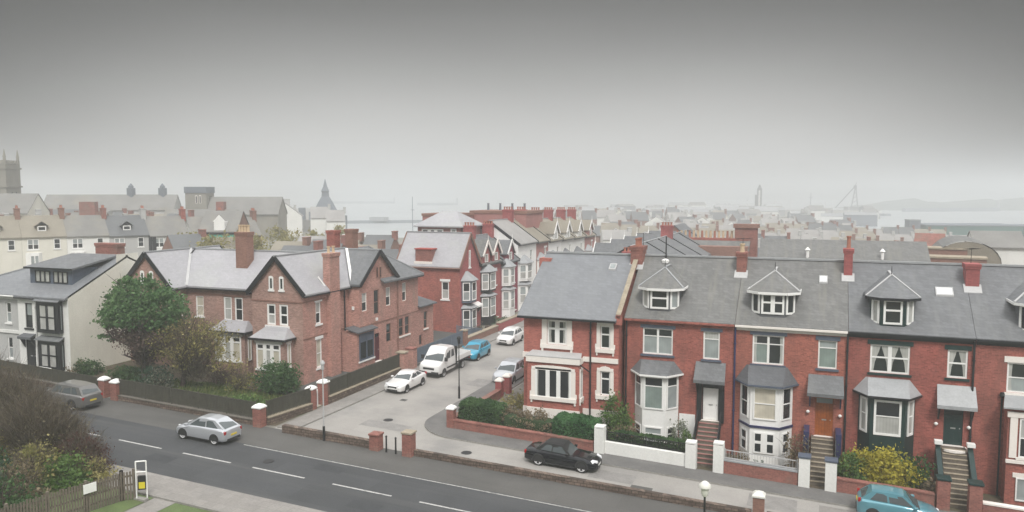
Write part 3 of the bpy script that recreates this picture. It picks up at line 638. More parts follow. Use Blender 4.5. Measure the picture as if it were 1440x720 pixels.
# ------------------------------------------------------------------ the right-hand terrace
EZ, RZ = 7.85, 11.5
def steps_part(par, u0, u1, y0, y1, z0, z1, n, k, cheek=None, nose=None):
    mb = MB(); nb = MB()
    for i in range(n):
        a = y0 + (y1 - y0) * i / n; b = y1 + 0.12; z = z0 + (z1 - z0) * (i + 1) / n
        mb.box(u0, u1, a, a + (y1 - y0) / n + (0.6 if i == n - 1 else 0.001 * 0), -1.6, z, k)
        if nose: nb.box(u0 + 0.02, u1 - 0.02, a - 0.03, a + 0.11, z - 0.035, z + 0.004, nose)
    s = mb.build('front_steps', par)
    if nose: nb.build('step_nosing', s)
    return s
def railpair(par, u0, u1, y0, y1, z0, z1, k, h=0.85, posts=None, pk=None):
    for u in (u0, u1):
        mb = MB(); mb.beam((u, y0, z0 + h), (u, y1, z1 + h), 0.05, 0.05, k); mb.beam((u, y0, z0 + h * 0.2), (u, y1, z1 + h * 0.2), 0.03, 0.03, k)
        n = int((y1 - y0) / 0.14)
        for i in range(n + 1):
            f = i / n; y = y0 + (y1 - y0) * f; z = z0 + (z1 - z0) * f; mb.box(u - 0.012, u + 0.012, y - 0.012, y + 0.012, z - 0.25, z + h, k)
        mb.build('handrail', par)
def door_part(par, F, u0, u1, z0, z1, k, transom=True, glass='glass', sur=None, letter=True, label=None):
    zt = z1 - (0.42 if transom else 0.06)
    mb = MB(); fbox(mb, F, u0 + 0.06, u1 - 0.06, -0.13, -0.075, z0 + 0.02, zt, k)
    w = (u1 - u0 - 0.12)
    for a in (0.12, 0.55):
        for b, c in ((0.12, 0.42), (0.5, 0.93)): fbox(mb, F, u0 + 0.06 + w * a, u0 + 0.06 + w * (a + 0.33), -0.076, -0.062, z0 + (zt - z0) * b, z0 + (zt - z0) * c, k)
    d = mb.build('door', par, label=label)
    s = MB(); fbox(s, F, u0, u0 + 0.06, -0.14, -0.05, z0, z1, sur or k); fbox(s, F, u1 - 0.06, u1, -0.14, -0.05, z0, z1, sur or k); fbox(s, F, u0 + 0.06, u1 - 0.06, -0.14, -0.05, z1 - 0.06, z1, sur or k)
    if transom: fbox(s, F, u0 + 0.06, u1 - 0.06, -0.14, -0.05, zt + 0.001, zt + 0.06, sur or k)
    s.build('door_frame', d)
    if transom:
        s = MB(); fbox(s, F, u0 + 0.06, u1 - 0.06, -0.12, -0.1, zt + 0.062, z1 - 0.062, glass); s.build('transom_window', d)
    s = MB(); s.tube(F.p(u1 - 0.16, -0.075, z0 + 1.0), F.p(u1 - 0.16, -0.02, z0 + 1.0), 0.03, 0.035, 'steel', 8); s.build('handle', d)
    if letter:
        s = MB(); fbox(s, F, (u0 + u1) / 2 - 0.13, (u0 + u1) / 2 + 0.13, -0.06, -0.05, z0 + 0.95, z0 + 1.03, 'steel'); s.build('letterbox', d)
    s = MB(); fbox(s, F, u0 - 0.05, u1 + 0.05, -0.1, 0.22, z0 - 0.12, z0 + 0.001, 'stucco'); s.build('threshold', d)
    return d
def canopy(par, F, u0, u1, zt, zb, d, k, bk='black_paint', label=None):
    mb = MB(); mb.slab([F.p(u0, d, zb), F.p(u1, d, zb), F.p(u1 - 0.04, 0.0, zt), F.p(u0 + 0.04, 0.0, zt)], 0.07, k)
    c = mb.build('door_canopy', par, label=label)
    s = MB(); fbox(s, F, u0, u1, d - 0.06, d + 0.012, zb - 0.2, zb - 0.072, k)
    s.build('fascia', c)
    for u in (u0 + 0.12, u1 - 0.2):
        s = MB(); s.hexa([F.p(u, d - 0.1, zb - 0.18), F.p(u + 0.08, d - 0.1, zb - 0.18), F.p(u + 0.08, 0.002, zb - 1.0), F.p(u, 0.002, zb - 1.0), F.p(u, d - 0.1, zb - 0.075), F.p(u + 0.08, d - 0.1, zb - 0.075), F.p(u + 0.08, 0.002, zb - 0.075), F.p(u, 0.002, zb - 0.075)], bk); s.build('bracket', c)
    return c
def canted_bay(par, F, uc, ww, wf, dep, zg, zt, body, tiers, roofz, roofk, fascia=None, ov=0.18, label=None):
    """tiers: list of (z0, z1, frame mat, glass list for left/front/right, cols of the front, rows, margin)"""
    P = [(uc - ww, 0.0), (uc - wf, dep), (uc + wf, dep), (uc + ww, 0.0)]
    mb = MB(); mb.prism([F.p(u, d, 0)[:2] for u, d in [(uc - ww, -0.2)] + P + [(uc + ww, -0.2)]], zg, zt, body); b = mb.build('bay_window', par, label=label)
    faces = []
    for (a, da), (c, dc) in zip(P, P[1:]):
        x0, y0, _ = F.p(a, da, 0); x1, y1, _ = F.p(c, dc, 0); faces.append((Fr(x0, y0, x1 - x0, y1 - y0), math.hypot(x1 - x0, y1 - y0)))
    for z0, z1, fm, gls, cols, rows, mg, *bw in tiers:
        for i, (f, L) in enumerate(faces):
            m = mg * (1.0 if i == 1 else 1.15)
            window(b, f, m, L - m, z0, z1, cols=cols if i == 1 else (1,), rows=rows, fm=fm, gl=gls[i], d=0.004, fw=bw[0] if bw else 0.085, bar=bw[1] if len(bw) > 1 else 0.06)
    e = ov; k2 = 0.0
    base = [F.p(uc - ww - e, 0.0, zt + 0.12), F.p(uc - wf - e * 0.5, dep + e, zt), F.p(uc + wf + e * 0.5, dep + e, zt), F.p(uc + ww + e, 0.0, zt + 0.12)]
    base = [(x, y, zt + 0.06) for x, y, z in base]
    top = [F.p(uc - ww * 0.78, 0.0, roofz), F.p(uc - ww * 0.70, 0.12, roofz), F.p(uc + ww * 0.70, 0.12, roofz), F.p(uc + ww * 0.78, 0.0, roofz)]
    rb = MB(); hip_top(rb, base, top, 0.07, roofk); rb.poly([(x, y, z + 0.004) for x, y, z in top], roofk)
    rf = rb.build('bay_roof', b)
    s = MB()
    for p, q in zip(base, base[1:]): s.beam((p[0], p[1], p[2] - 0.06), (q[0], q[1], q[2] - 0.06), 0.09, 0.11, fascia or body)
    s.build('bay_gutter', b)
    return b, faces
def dormer(par, x0, x1, zf, zt, yf, apex_y, apex_z, body, fm, gls, roofk, cols=None, hip='lead', label=None, winspec=None, mg=0.05):
    c = 0.55; yb = yf + 3.4
    mb = MB(); mb.prism([(x0, yb), (x0, yf + c), (x0 + c * 1.0, yf), (x1 - c * 1.0, yf), (x1, yf + c), (x1, yb)], zf - 0.35, zt, body)
    d = mb.build('dormer', par, label=label)
    pts = [(x0, yf + c), (x0 + c, yf), (x1 - c, yf), (x1, yf + c)]
    for i, ((ax, ay), (bx, by)) in enumerate(zip(pts, pts[1:])):
        L = math.hypot(bx - ax, by - ay); f = Fr(ax, ay, bx - ax, by - ay); m = mg
        window(d, f, m, L - m, zf + 0.06, zt - 0.06, cols=(winspec or (1,)) if i == 1 else (1,), rows=(1.1, 0.8) if i == 1 else (1,), fm=fm, gl=gls[i], d=0.004, fw=0.12, bar=0.11)
    o = 0.28
    e = [(x0 - o, yf + 3.0), (x0 - o, yf + c - o * 0.5), (x0 + c - o * 0.4, yf - o), (x1 - c + o * 0.4, yf - o), (x1 + o, yf + c - o * 0.5), (x1 + o, yf + 3.0)]
    e = [(x, y, zt + 0.06) for x, y in e]; xc = (x0 + x1) / 2; A = (xc, apex_y, apex_z); B = (xc, yf + 4.2, apex_z)
    rb = MB(); rb.slab([e[0], e[1], A, B], 0.08, roofk); rb.slab([e[1], e[2], A], 0.08, roofk); rb.slab([e[2], e[3], A], 0.08, roofk); rb.slab([e[3], e[4], A], 0.08, roofk); rb.slab([e[4], e[5], B, A], 0.08, roofk)
    rf = rb.build('dormer_roof', d)
    s = MB()
    for q in (e[1], e[4]): s.beam((q[0], q[1], q[2] + 0.02), (A[0], A[1], A[2] + 0.02), 0.10, 0.06, hip)
    s.beam((A[0], A[1], A[2] + 0.03), (B[0], B[1], B[2] + 0.03), 0.14, 0.07, hip)
    s.tube((A[0], A[1], A[2]), (A[0], A[1], A[2] + 0.55), 0.03, 0.015, 'black_paint', 6)
    s.build('hip_ridges', d)
    s = MB()
    for p, q in zip(e, e[1:]): s.beam((p[0], p[1], p[2] - 0.09), (q[0], q[1], q[2] - 0.09), 0.08, 0.15, fm if body != 'dark_green' else 'black_paint')
    s.build('dormer_gutter', d)
    return d
def terrace_shell(name, label, x0, x1, yw, holes, brick, roofk, guttk, eave=0.28, roof_x=None, ov=0.0, group=None, ridgek='lead'):
    t = thing(name, label, 'house', ((x0 + x1) / 2, 53, g((x0 + x1) / 2, 53)), group)
    F = Fr(x0, yw, 1, 0)
    mb = MB(); wall(mb, F, x1 - x0, (g(x0, yw) - 0.3, g(x1, yw) - 0.3), [(0, EZ), (x1 - x0, EZ)], [(a - x0, b - x0, c, d) for a, b, c, d in holes], brick)
    mb.poly([(x0, yw, -1.5), (x0, 60.3, -1.5), (x0, 60.3, EZ), (x0, 55.2, RZ - 0.1), (x0, yw, EZ)], brick)
    mb.poly([(x1, yw, -2.0), (x1, 60.3, -2.0), (x1, 60.3, EZ), (x1, 55.2, RZ - 0.1), (x1, yw, EZ)], brick)
    mb.poly([(x0, 60.3, -2), (x1, 60.3, -2), (x1, 60.3, EZ), (x0, 60.3, EZ)], brick)
    mb.build('wall', t)
    sl = (RZ - EZ) / (55.2 - yw); a, b = roof_x or (x0, x1)
    ze = EZ - eave * sl + 0.1
    rb = MB(); rb.slab([(a, yw - eave, ze), (b, yw - eave, ze), (b, 55.2, RZ), (a, 55.2, RZ)], 0.14, roofk); rb.slab([(b, 60.6, EZ), (a, 60.6, EZ), (a, 55.201, RZ), (b, 55.201, RZ)], 0.14, roofk)
    rf = rb.build('roof', t)
    s = MB(); s.beam((a, 55.2, RZ + 0.04), (b, 55.2, RZ + 0.04), 0.24, 0.12, ridgek); s.build('ridge', rf)
    s = MB(); s.beam((a + 0.02, yw - eave - 0.05, ze - 0.1), (b - 0.02, yw - eave - 0.05, ze - 0.1), 0.13, 0.12, guttk); fbox(s, Fr(0, yw, 1, 0), a + 0.03, b - 0.03, 0.002, 0.05, EZ - 0.42, EZ - 0.2, guttk); s.build('gutter', t)
    return t, F, rf
def roofz(y, yw): return EZ + 0.1 + (RZ - EZ - 0.1) * (y - yw) / (55.2 - yw)
def skylight(rf, x, y, w, l, yw, k='netgrey'):
    mb = MB(); z0, z1 = roofz(y, yw) + 0.1, roofz(y + l, yw) + 0.1
    mb.slab([(x, y, z0), (x + w, y, z0), (x + w, y + l, z1), (x, y + l, z1)], 0.1, 'galv'); s = mb.build('skylight', rf)
    e = 0.07
    mb = MB(); dz = (z1 - z0) * e / l + 0.006; mb.poly([(x + e, y + e, z0 + dz), (x + w - e, y + e, z0 + dz), (x + w - e, y + l - e, z1 - dz + 0.012), (x + e, y + l - e, z1 - dz + 0.012)], k); mb.build('pane', s); return s
def pipe(par, x, y, z0, z1, k='iron'):
    mb = MB(); mb.tube((x, y, z0), (x, y, z1), 0.06, 0.06, k, 7)
    for i in range(4): z = z0 + (z1 - z0) * (i + 0.5) / 4; mb.tube((x, y, z), (x, y, z + 0.08), 0.085, 0.085, k, 7)
    return mb.build('downpipe', par, smooth=40)
def wall_light(par, x, y, z):
    mb = MB(); mb.lathe((x, y - 0.12, z), [(0.03, -0.09), (0.1, -0.04), (0.11, 0.04), (0.04, 0.1)], 'white', 8); mb.box(x - 0.03, x + 0.03, y - 0.1, y - 0.002, z - 0.02, z + 0.02, 'iron'); mb.build('wall_light', par, smooth=60)

# --- H1, the corner house with stucco surrounds
Y1 = 49.5
h1w = [(-16.95, -15.55, 5.75, 7.42), (-13.25, -12.58, 5.72, 7.25), (-13.22, -12.55, 2.6, 4.22)]
h1, F1, rf1 = terrace_shell('corner_house', 'red brick corner house with cream moulded window surrounds and smooth grey roof', -18.62, -12.0, Y1, h1w, 'brick_corner', 'slate_blue', 'black_paint', 0.42, (-18.95, -12.1))
G1 = Fr(0, Y1, 1, 0)
def surround(par, F, u0, u1, z0, z1, w=0.3, k='stucco', d=0.05):
    mb = MB(); fbox(mb, F, u0 - w, u0 - 0.003, 0.002, d, z0, z1, k); fbox(mb, F, u1 + 0.003, u1 + w, 0.002, d, z0, z1, k)
    fbox(mb, F, u0 - w * 0.9, u1 + w * 0.9, 0.003, d + 0.02, z1 + 0.003, z1 + 0.2, k); c = (u0 + u1) / 2
    n = 8; pts = [(c - 0.55 * (u1 - u0) * math.cos(math.pi * i / n), z1 + 0.2 + 0.14 * math.sin(math.pi * i / n)) for i in range(n + 1)]
    mb.prism([F.p(u, 0.004, 0)[:2] for u, _ in []] or [F.p(c - 0.01, 0.004, 0)[:2], F.p(c + 0.01, 0.004, 0)[:2], F.p(c + 0.01, d + 0.03, 0)[:2], F.p(c - 0.01, d + 0.03, 0)[:2]], z1 + 0.2, z1 + 0.36, k)
    mb.poly([F.p(u, d + 0.021, z) for u, z in pts], k)
    fbox(mb, F, u0 - w * 1.25, u1 + w * 1.25, 0.003, d + 0.08, z0 - 0.26, z0 - 0.003, k)
    for u in (u0 - w * 1.05, u1 + w * 0.75): fbox(mb, F, u, u + w * 0.35, 0.003, d + 0.05, z0 - 0.46, z0 - 0.261, k)
    for u, s in ((u0 - w - 0.1, 1), (u1 + w, 1)): fbox(mb, F, u, u + 0.1, 0.003, d - 0.01, z0, z0 + 0.3, k)
    mb.build('surround', par)
w_ = window(h1, G1, *h1w[0], drape=0.3, cols=(1, 1), rows=(1.6, 0.8), gl=['glass'], fw=0.12, bar=0.14); surround(w_, G1, *h1w[0], w=0.36)
w_ = window(h1, G1, *h1w[1], rows=(1.5, 0.9), gl=['glass'], fw=0.09, bar=0.1); surround(w_, G1, *h1w[1], w=0.24)
w_ = window(h1, G1, *h1w[2], rows=(1.6, 0.7), gl=['glass'], fw=0.09, bar=0.1); surround(w_, G1, *h1w[2], w=0.24)
mb = MB(); mb.box(-18.1, -14.45, Y1 - 0.75, Y1 - 0.002, g(-16, 49) - 0.4, 5.02, 'brick_corner'); bay1 = mb.build('bay_window', h1)
GB = Fr(0, Y1 - 0.75, 1, 0)
w_ = window(bay1, GB, -17.5, -15.0, 2.25, 4.3, cols=(1, 1, 1), gl=['glass', 'glass', 'glass'], drape=0.12, d=0.01, fw=0.12, bar=0.12); surround(w_, GB, -17.5, -15.0, 2.35, 4.15, w=0.3)
GS = Fr(-14.45, Y1 - 0.75, 0, 1)
w_ = window(bay1, GS, 0.18, 0.58, 2.35, 4.2, gl=['glass'], d=0.01); surround(w_, GS, 0.18, 0.58, 2.4, 4.15, w=0.12)
mb = MB(); mb.slab([(-18.2, Y1 - 0.88, 5.1), (-14.3, Y1 - 0.88, 5.1), (-14.5, Y1 - 0.002, 5.3), (-18.0, Y1 - 0.002, 5.3)], 0.06, 'galv'); mb.build('bay_roof', bay1)
mb = MB(); fbox(mb, G1, -18.68, -18.13, 0.003, 0.09, 4.78, 5.12, 'stucco'); fbox(mb, G1, -14.4, -12.02, 0.003, 0.09, 4.78, 5.1, 'stucco'); fbox(mb, GB, -18.16, -14.38, 0.003, 0.12, 4.66, 5.035, 'stucco'); fbox(mb, Fr(-14.45, Y1 - 0.75, 0, 1), 0, 0.74, 0.003, 0.08, 4.66, 5.03, 'stucco'); mb.build('string_course', h1)
mb = MB(); fbox(mb, G1, -18.66, -18.12, 0.003, 0.07, -0.6, 1.35, 'stucco'); fbox(mb, G1, -14.4, -12.02, 0.003, 0.07, -0.9, 1.6, 'stucco'); fbox(mb, GB, -18.14, -14.4, 0.003, 0.06, -0.9, 1.55, 'stucco'); mb.build('plinth', h1)
pipe(h1, -13.88, Y1 - 0.12, -0.4, 7.7)
mb = MB(); mb.tube((-14.4, Y1 - 0.85, 4.7), (-13.9, Y1 - 0.15, 4.1), 0.05, 0.05, 'iron', 6); mb.build('downpipe', h1)
mb = MB(); mb.box(-12.18, -11.78, Y1 - 0.25, Y1 + 0.001, EZ - 0.45, EZ + 0.15, 'brick_corner')
p0, p1 = (-11.98, Y1 - 0.3, EZ + 0.06), (-11.98, 54.2, roofz(54.2, Y1) + 0.22)
mb.beam(p0, p1, 0.26, 0.28, 'brick_wall'); mb.beam((p0[0], p0[1], p0[2] + 0.16), (p1[0], p1[1], p1[2] + 0.16), 0.32, 0.05, 'sandstone'); mb.build('party_parapet', rf1)
chimney(rf1, -11.95, 54.9, 10.3, 12.2, 0.85, 1.3, 'brick_wall', 5, 'terracotta', label='tall orange-red chimney with terracotta pots at the party wall')
chimney(rf1, -18.75, 54.9, 8.6, 11.15, 0.9, 1.3, 'brick_corner', 0, cap=False)
mb = MB(); mb.box(-19.2, -18.25, 53.4, 54.2, 9.6, 10.0, 'stucco'); mb.box(-19.2, -18.3, 52.6, 53.39, 9.0, 9.5, 'stucco'); mb.build('gable_coping', rf1)
skylight(rf1, -13.8, 53.6, 0.5, 0.55, Y1)
# --- H2 white door
Y2 = 50.1; G2 = Fr(0, Y2, 1, 0)
def front(name, label, x0, x1, hw, roofk, guttk, ridgek='lead', bk='brick_red'):
    return terrace_shell(name, label, x0, x1, Y2, hw, bk, roofk, guttk, 0.2, ridgek=ridgek)
hw = [(-10.55, -8.6, 5.48, 7.2), (-6.68, -5.66, 5.42, 7.2), (-6.68, -5.62, 1.5, 3.98)]
h2, F2, rf2 = front('terraced_house', 'red terraced house with white canted bay, white front door and reddish steps', -11.75, -4.76, hw, 'slate_lichen', 'brick_red')
window(h2, G2, *hw[0], cols=(1, 1), rows=(1.5, 0.6), gl=['netgrey', 'glass'], sill='slate_paint', lintel='slate_paint', fw=0.09)
window(h2, G2, *hw[1], rows=(1.5, 0.5), gl=['netgrey', 'net'], sill='slate_paint', lintel='slate_paint', fw=0.09)
b2, fc = canted_bay(h2, G2, -9.6, 1.42, 0.72, 0.95, -0.6, 4.32, 'white', [(2.1, 4.22, 'white', [['netgrey', 'glass'], ['netgreen', 'glass'], ['netgrey', 'glass']], (1,), (1.5, 0.55), 0.1), (-0.05, 0.95, 'white', ['glass', 'netgrey', 'glass'], (1,), (1, 0.8), 0.14)], 5.1, 'slate', 'white', 0.28)
door_part(h2, G2, *hw[2], 'white', sur='black_paint')
mb = MB(); fbox(mb, G2, -7.0, -6.69, 0.002, 0.16, 1.4, 4.0, 'black_paint'); fbox(mb, G2, -5.61, -5.3, 0.002, 0.16, 1.4, 4.0, 'black_paint'); mb.build('door_surround', h2)
canopy(h2, G2, -7.15, -5.22, 5.25, 4.2, 0.75, 'slate')
s2 = steps_part(h2, -6.75, -5.5, 46.9, 49.6, -0.45, 1.5, 10, 'step_dark', nose='brick_faded'); railpair(h2, -6.85, -5.42, 46.9, 49.5, -0.3, 1.45, 'black_paint')
mb = MB(); fbox(mb, G2, -8.1, -7.1, 0.003, 0.05, -0.7, 1.75, 'white'); mb.build('plinth', h2)
dormer(h2, -10.78, -8.4, 8.35, 9.72, 50.55, 52.4, 10.95, 'slate_dark', 'white', [['net'], ['glass'], ['netgrey']], 'slate_lichen', hip='lead')
pipe(h2, -11.62, Y2 - 0.1, -0.6, 7.6); pipe(h2, -4.72, Y2 - 0.1, -0.9, 7.6, 'navy')
chimney(rf2, -4.8, 54.4, 10.1, 12.0, 0.62, 1.0, 'brick_wall', 2, 'pot_buff', cap=True, label='red chimney between the white-door and orange-door houses')
mb = MB(); mb.tube((-10.0, 54.9, 11.2), (-10.0, 54.9, 12.9), 0.05, 0.04, 'iron', 6); mb.lathe((-10.0, 54.7, 11.05), [(0.25, 0), (0.28, 0.2), (0.05, 0.3)], 'white', 8); mb.build('flue', rf2)
def aerial(par, x, y, z, rz=0.6):
    mb = MB(); mb.tube((x, y, z), (x, y, z + 1.0), 0.02, 0.016, 'iron', 5); c, s_ = math.cos(rz), math.sin(rz)
    mb.beam((x - 0.5 * c, y - 0.5 * s_, z + 0.95), (x + 0.6 * c, y + 0.6 * s_, z + 0.95), 0.02, 0.02, 'iron')
    for i in range(6): q = -0.45 + i * 0.2; mb.beam((x + q * c - 0.25 * s_, y + q * s_ + 0.25 * c, z + 0.96), (x + q * c + 0.25 * s_, y + q * s_ - 0.25 * c, z + 0.96), 0.02, 0.02, 'iron')
    mb.build('aerial', par)
aerial(rf2, -4.8, 54.7, 11.9); aerial(rf1, -11.7, 55.3, 12.1, 0.2)
# --- H3 orange door
hw = [(-3.68, -1.82, 5.38, 7.2), (0.12, 1.18, 5.4, 7.12), (0.06, 1.08, 1.25, 3.62)]
h3, F3, rf3 = front('terraced_house', 'red terraced house with tall white bay, orange wooden door and blue railings', -4.74, 1.74, hw, 'slate_lichen', 'stucco', bk='brick_warm')
window(h3, G2, *hw[0], drape=0.2, cols=(1, 1), rows=(1.5, 0.6), gl=['netgreen', 'glass', 'glass', 'glass'], sill='slate_paint', lintel='slate_paint', fw=0.09)
window(h3, G2, *hw[1], rows=(1.5, 0.5), gl=['netgreen', 'netgrey'], sill='slate_paint', lintel='slate_paint', fw=0.08)
b3, fc = canted_bay(h3, G2, -2.8, 1.55, 0.85, 1.0, -0.9, 4.28, 'white', [(2.15, 4.15, 'white', [['glass'], ['cream_blind', 'cream_blind'], ['glass']], (1,), (1, 1), 0.17), (0.05, 1.35, 'white', ['glass', 'glass', 'glass'], (1, 1), (1, 0.9), 0.24, 0.08, 0.16)], 5.28, 'slate_dark', 'slate_paint', 0.3)
mb = MB()
for (f, L) in fc: fbox(mb, f, -0.03, L + 0.03, 0.004, 0.07, 1.62, 1.76, 'navy')
mb.build('string_band', b3)
door_part(h3, G2, *hw[2], 'orange_door', glass='netgrey')
canopy(h3, G2, -0.42, 1.62, 5.0, 4.0, 0.75, 'slate', 'navy')
steps_part(h3, -0.12, 1.12, 46.9, 49.6, -0.7, 1.25, 10, 'step_dark', nose='sandstone'); railpair(h3, -0.25, 1.22, 46.95, 48.6, -0.5, 0.7, 'iron')
for u in (-0.55, 1.22): mb = MB(); mb.box(u, u + 0.32, 48.6, Y2 - 0.002, -1, 1.85, 'navy'); mb.build('step_cheek', h3, bevel=0.02)
wall_light(h3, -0.35, Y2, 2.7); wall_light(h3, 1.45, Y2, 2.6)
dormer(h3, -3.85, -1.3, 8.4, 9.8, 50.55, 52.3, 11.0, 'slate_dark', 'white', [['glass'], ['glass'], ['glass']], 'slate_lichen', winspec=(1, 1), hip='galv')
skylight(rf3, 0.05, 53.3, 0.5, 0.55, Y2, 'headlens')
pipe(h3, 1.74, Y2 - 0.1, -0.9, 7.6, 'iron')
chimney(rf3, 1.75, 54.4, 10.2, 12.4, 0.5, 0.9, 'brick_deep', 1, 'terracotta', label='slim tall red chimney with one pot right of the orange-door house', ph=0.8)
# --- H4 dark green door
hw = [(2.98, 5.08, 5.4, 7.08), (7.0, 8.02, 5.42, 7.05), (6.95, 7.93, 1.5, 3.62)]
h4, F4, rf4 = front('terraced_house', 'red terraced house with dark green bay, dark green door and green dormer', 1.76, 8.34, hw, 'slate', 'black_paint', bk='brick_sooty')
window(h4, G2, *hw[0], drape=0.22, tie=True, cols=(1, 1), rows=(1.2, 1), gl=['glass'], sill='dark_green', lintel='dark_green', fw=0.1, bar=0.09)
window(h4, G2, *hw[1], drape=0.2, tie=True, rows=(1.1, 1), gl=['glass', 'glass'], sill='dark_green', lintel='dark_green', fw=0.1, bar=0.09)
b4, fc = canted_bay(h4, G2, 3.95, 1.5, 0.92, 0.95, -1.2, 4.22, 'dark_green', [(1.95, 4.02, 'white', [['net'], ['net', 'glass'], ['net']], (1,), (1.1, 0.9), 0.2, 0.12)], 5.1, 'lead', 'black_paint', 0.32)
door_part(h4, G2, *hw[2], 'dark_green')
canopy(h4, G2, 6.5, 8.5, 5.0, 3.95, 0.7, 'lead')
steps_part(h4, 6.8, 8.05, 46.9, 49.5, -1.0, 1.5, 12, 'step_dark', nose='sandstone')
mb = MB(); mb.lathe((7.44, 49.75, 1.36), [(0.72, 0), (0.72, 0.13)], 'stucco', 16); mb.build('landing', h4)
for u in (6.48, 8.1):
    mb = MB(); mb.hexa([(u, 46.9, -1.4), (u + 0.26, 46.9, -1.4), (u + 0.26, 49.4, -1.4), (u, 49.4, -1.4), (u, 46.9, -0.2), (u + 0.26, 46.9, -0.2), (u + 0.26, 49.4, 1.7), (u, 49.4, 1.7)], 'dark_green'); mb.box(u - 0.06, u + 0.34, 49.1, 49.5, 1.75, 1.95, 'white'); mb.build('step_cheek', h4)
wall_light(h4, 6.55, Y2, 2.7); wall_light(h4, 8.2, Y2, 2.65)
dormer(h4, 2.95, 5.3, 8.2, 9.78, 50.4, 52.3, 11.0, 'dark_green', 'white', [['net'], ['glass'], ['net']], 'slate', hip='galv', mg=0.12)
skylight(rf4, 6.6, 52.7, 0.95, 0.6, Y2, 'headlens')
pipe(h4, 8.3, Y2 - 0.1, -1.2, 7.6, 'iron')
chimney(rf4, 8.6, 54.0, 9.8, 11.7, 0.72, 1.1, 'brick_deep', 0, 'terracotta', label='red chimney right of the dark green dormer')
aerial(rf4, 8.6, 54.3, 11.6, 0.9)
for rf_, x, y, w_, l_ in ((rf1, -11.95, 54.2, 1.0, 0.4), (rf2, -4.8, 53.8, 0.85, 0.4), (rf3, 1.75, 53.85, 0.75, 0.4), (rf4, 8.6, 53.35, 0.95, 0.4)):
    z0_, z1_ = roofz(y - l_, Y2) + 0.05, roofz(y + 0.25, Y2) + 0.05; mb = MB(); mb.slab([(x - w_ / 2, y - l_ + 0.1, z0_ + 0.05), (x + w_ / 2, y - l_ + 0.1, z0_ + 0.05), (x + w_ / 2, y + 0.25, z1_ + 0.05), (x - w_ / 2, y + 0.25, z1_ + 0.05)], 0.05, 'galv'); mb.build('chimney_flashing', rf_)
# --- H5, cut by the frame
hw = [(9.95, 11.9, 4.85, 6.55)]
h5, F5, rf5 = front('terraced_house', 'terraced house cut off by the right edge, with a brick bay and cream pilasters', 8.36, 15, hw, 'slate', 'black_paint')
window(h5, G2, *hw[0], drape=0.2, cols=(1, 1), rows=(1, 1), gl=['netgrey', 'glass', 'glass', 'glass'], sill='stucco', lintel='stucco', fw=0.09, lh=0.34)
mb = MB(); mb.box(9.9, 13.4, Y2 - 1.1, Y2 - 0.002, -1.6, 4.3, 'brick_red'); b5 = mb.build('bay_window', h5)
GB5 = Fr(0, Y2 - 1.1, 1, 0)
window(b5, GB5, 10.45, 13.0, 1.55, 3.7, cols=(1, 1), rows=(1, 1), gl=['glass', 'net', 'glass', 'glass'], d=0.004, sill='stucco')
window(b5, GB5, 10.4, 13.0, -0.9, 0.4, cols=(1, 1), gl=['netgrey'], d=0.004, lintel='stucco')
mb = MB(); fbox(mb, GB5, 9.85, 13.45, 0.003, 0.12, 3.75, 4.05, 'stucco'); fbox(mb, GB5, 10.0, 10.35, 0.003, 0.1, 1.5, 3.74, 'stucco'); fbox(mb, GB5, 9.86, 13.44, 0.004, 0.13, 1.2, 1.38, 'stucco'); mb.build('pilaster', b5)
mb = MB(); mb.slab([(9.6, Y2 - 1.4, 4.32), (13.7, Y2 - 1.4, 4.32), (13.4, Y2 - 0.002, 4.75), (9.9, Y2 - 0.002, 4.75)], 0.08, 'lead'); mb.build('bay_roof', b5)
dormer(h5, 10.55, 12.9, 8.2, 9.78, 50.4, 52.3, 11.0, 'slate_dark', 'white', [['glass'], ['glass'], ['glass']], 'slate', hip='galv')
mb = MB(); mb.lathe((9.75, Y2 - 0.14, 4.55), [(0.05, 0), (0.14, 0.1), (0.1, 0.3)], 'iron', 8); mb.tube((9.75, Y2 - 0.1, -1.3), (9.75, Y2 - 0.1, 4.5), 0.05, 0.05, 'iron', 6); mb.build('downpipe', h5)
# ------------------------------------------------------------------ the brick villa at the corner
V = thing('brick_villa', 'large brown brick villa with black bargeboard gables and pale slate roofs at the corner', 'house', (-43, 54, g(-43, 54)))
VB, VS, VR = 'brick_villa', 'brick_villa_lit', 'slate_light'
mb = MB()
rwF = Fr(-42.5, 50.6, 1, 0); rwS = Fr(-37.6, 50.6, 0, 1); lbF = Fr(-36.5, 57.0, 0, 1); lbR = Fr(-37.6, 57.0, 1, 0); mdF = Fr(-50.6, 52.0, 1, 0); lwF = Fr(-55.5, 50.1, 1, 0); lwS = Fr(-50.6, 50.1, 0, 1); anF = Fr(-36.5, 67.5, 0, 1)
hw_rw = [(1.45, 2.3, 5.4, 7.1), (2.65, 3.5, 5.4, 7.1)]
hw_rs = [(1.7, 2.4, 5.35, 7.15), (1.7, 2.45, 1.75, 4.1)]
hw_lb = [(0.4, 1.2, 5.7, 7.3), (2.35, 3.2, 5.15, 7.35), (4.4, 5.2, 5.65, 7.35), (7.4, 8.15, 5.7, 7.45), (2.35, 3.2, 0.95, 3.45), (4.4, 5.25, 2.3, 4.0), (6.7, 7.55, 2.45, 4.15), (7.85, 8.7, 2.45, 4.15)]
hw_md = [(0.95, 1.8, 5.4, 7.15), (3.95, 4.8, 5.2, 7.2), (5.1, 5.95, 5.2, 7.2)]
hw_ls = [(0.85, 1.6, 5.4, 7.2)]
hw_an = [(1.15, 1.9, 2.4, 4.1), (0.15, 0.75, 0.9, 1.9)]
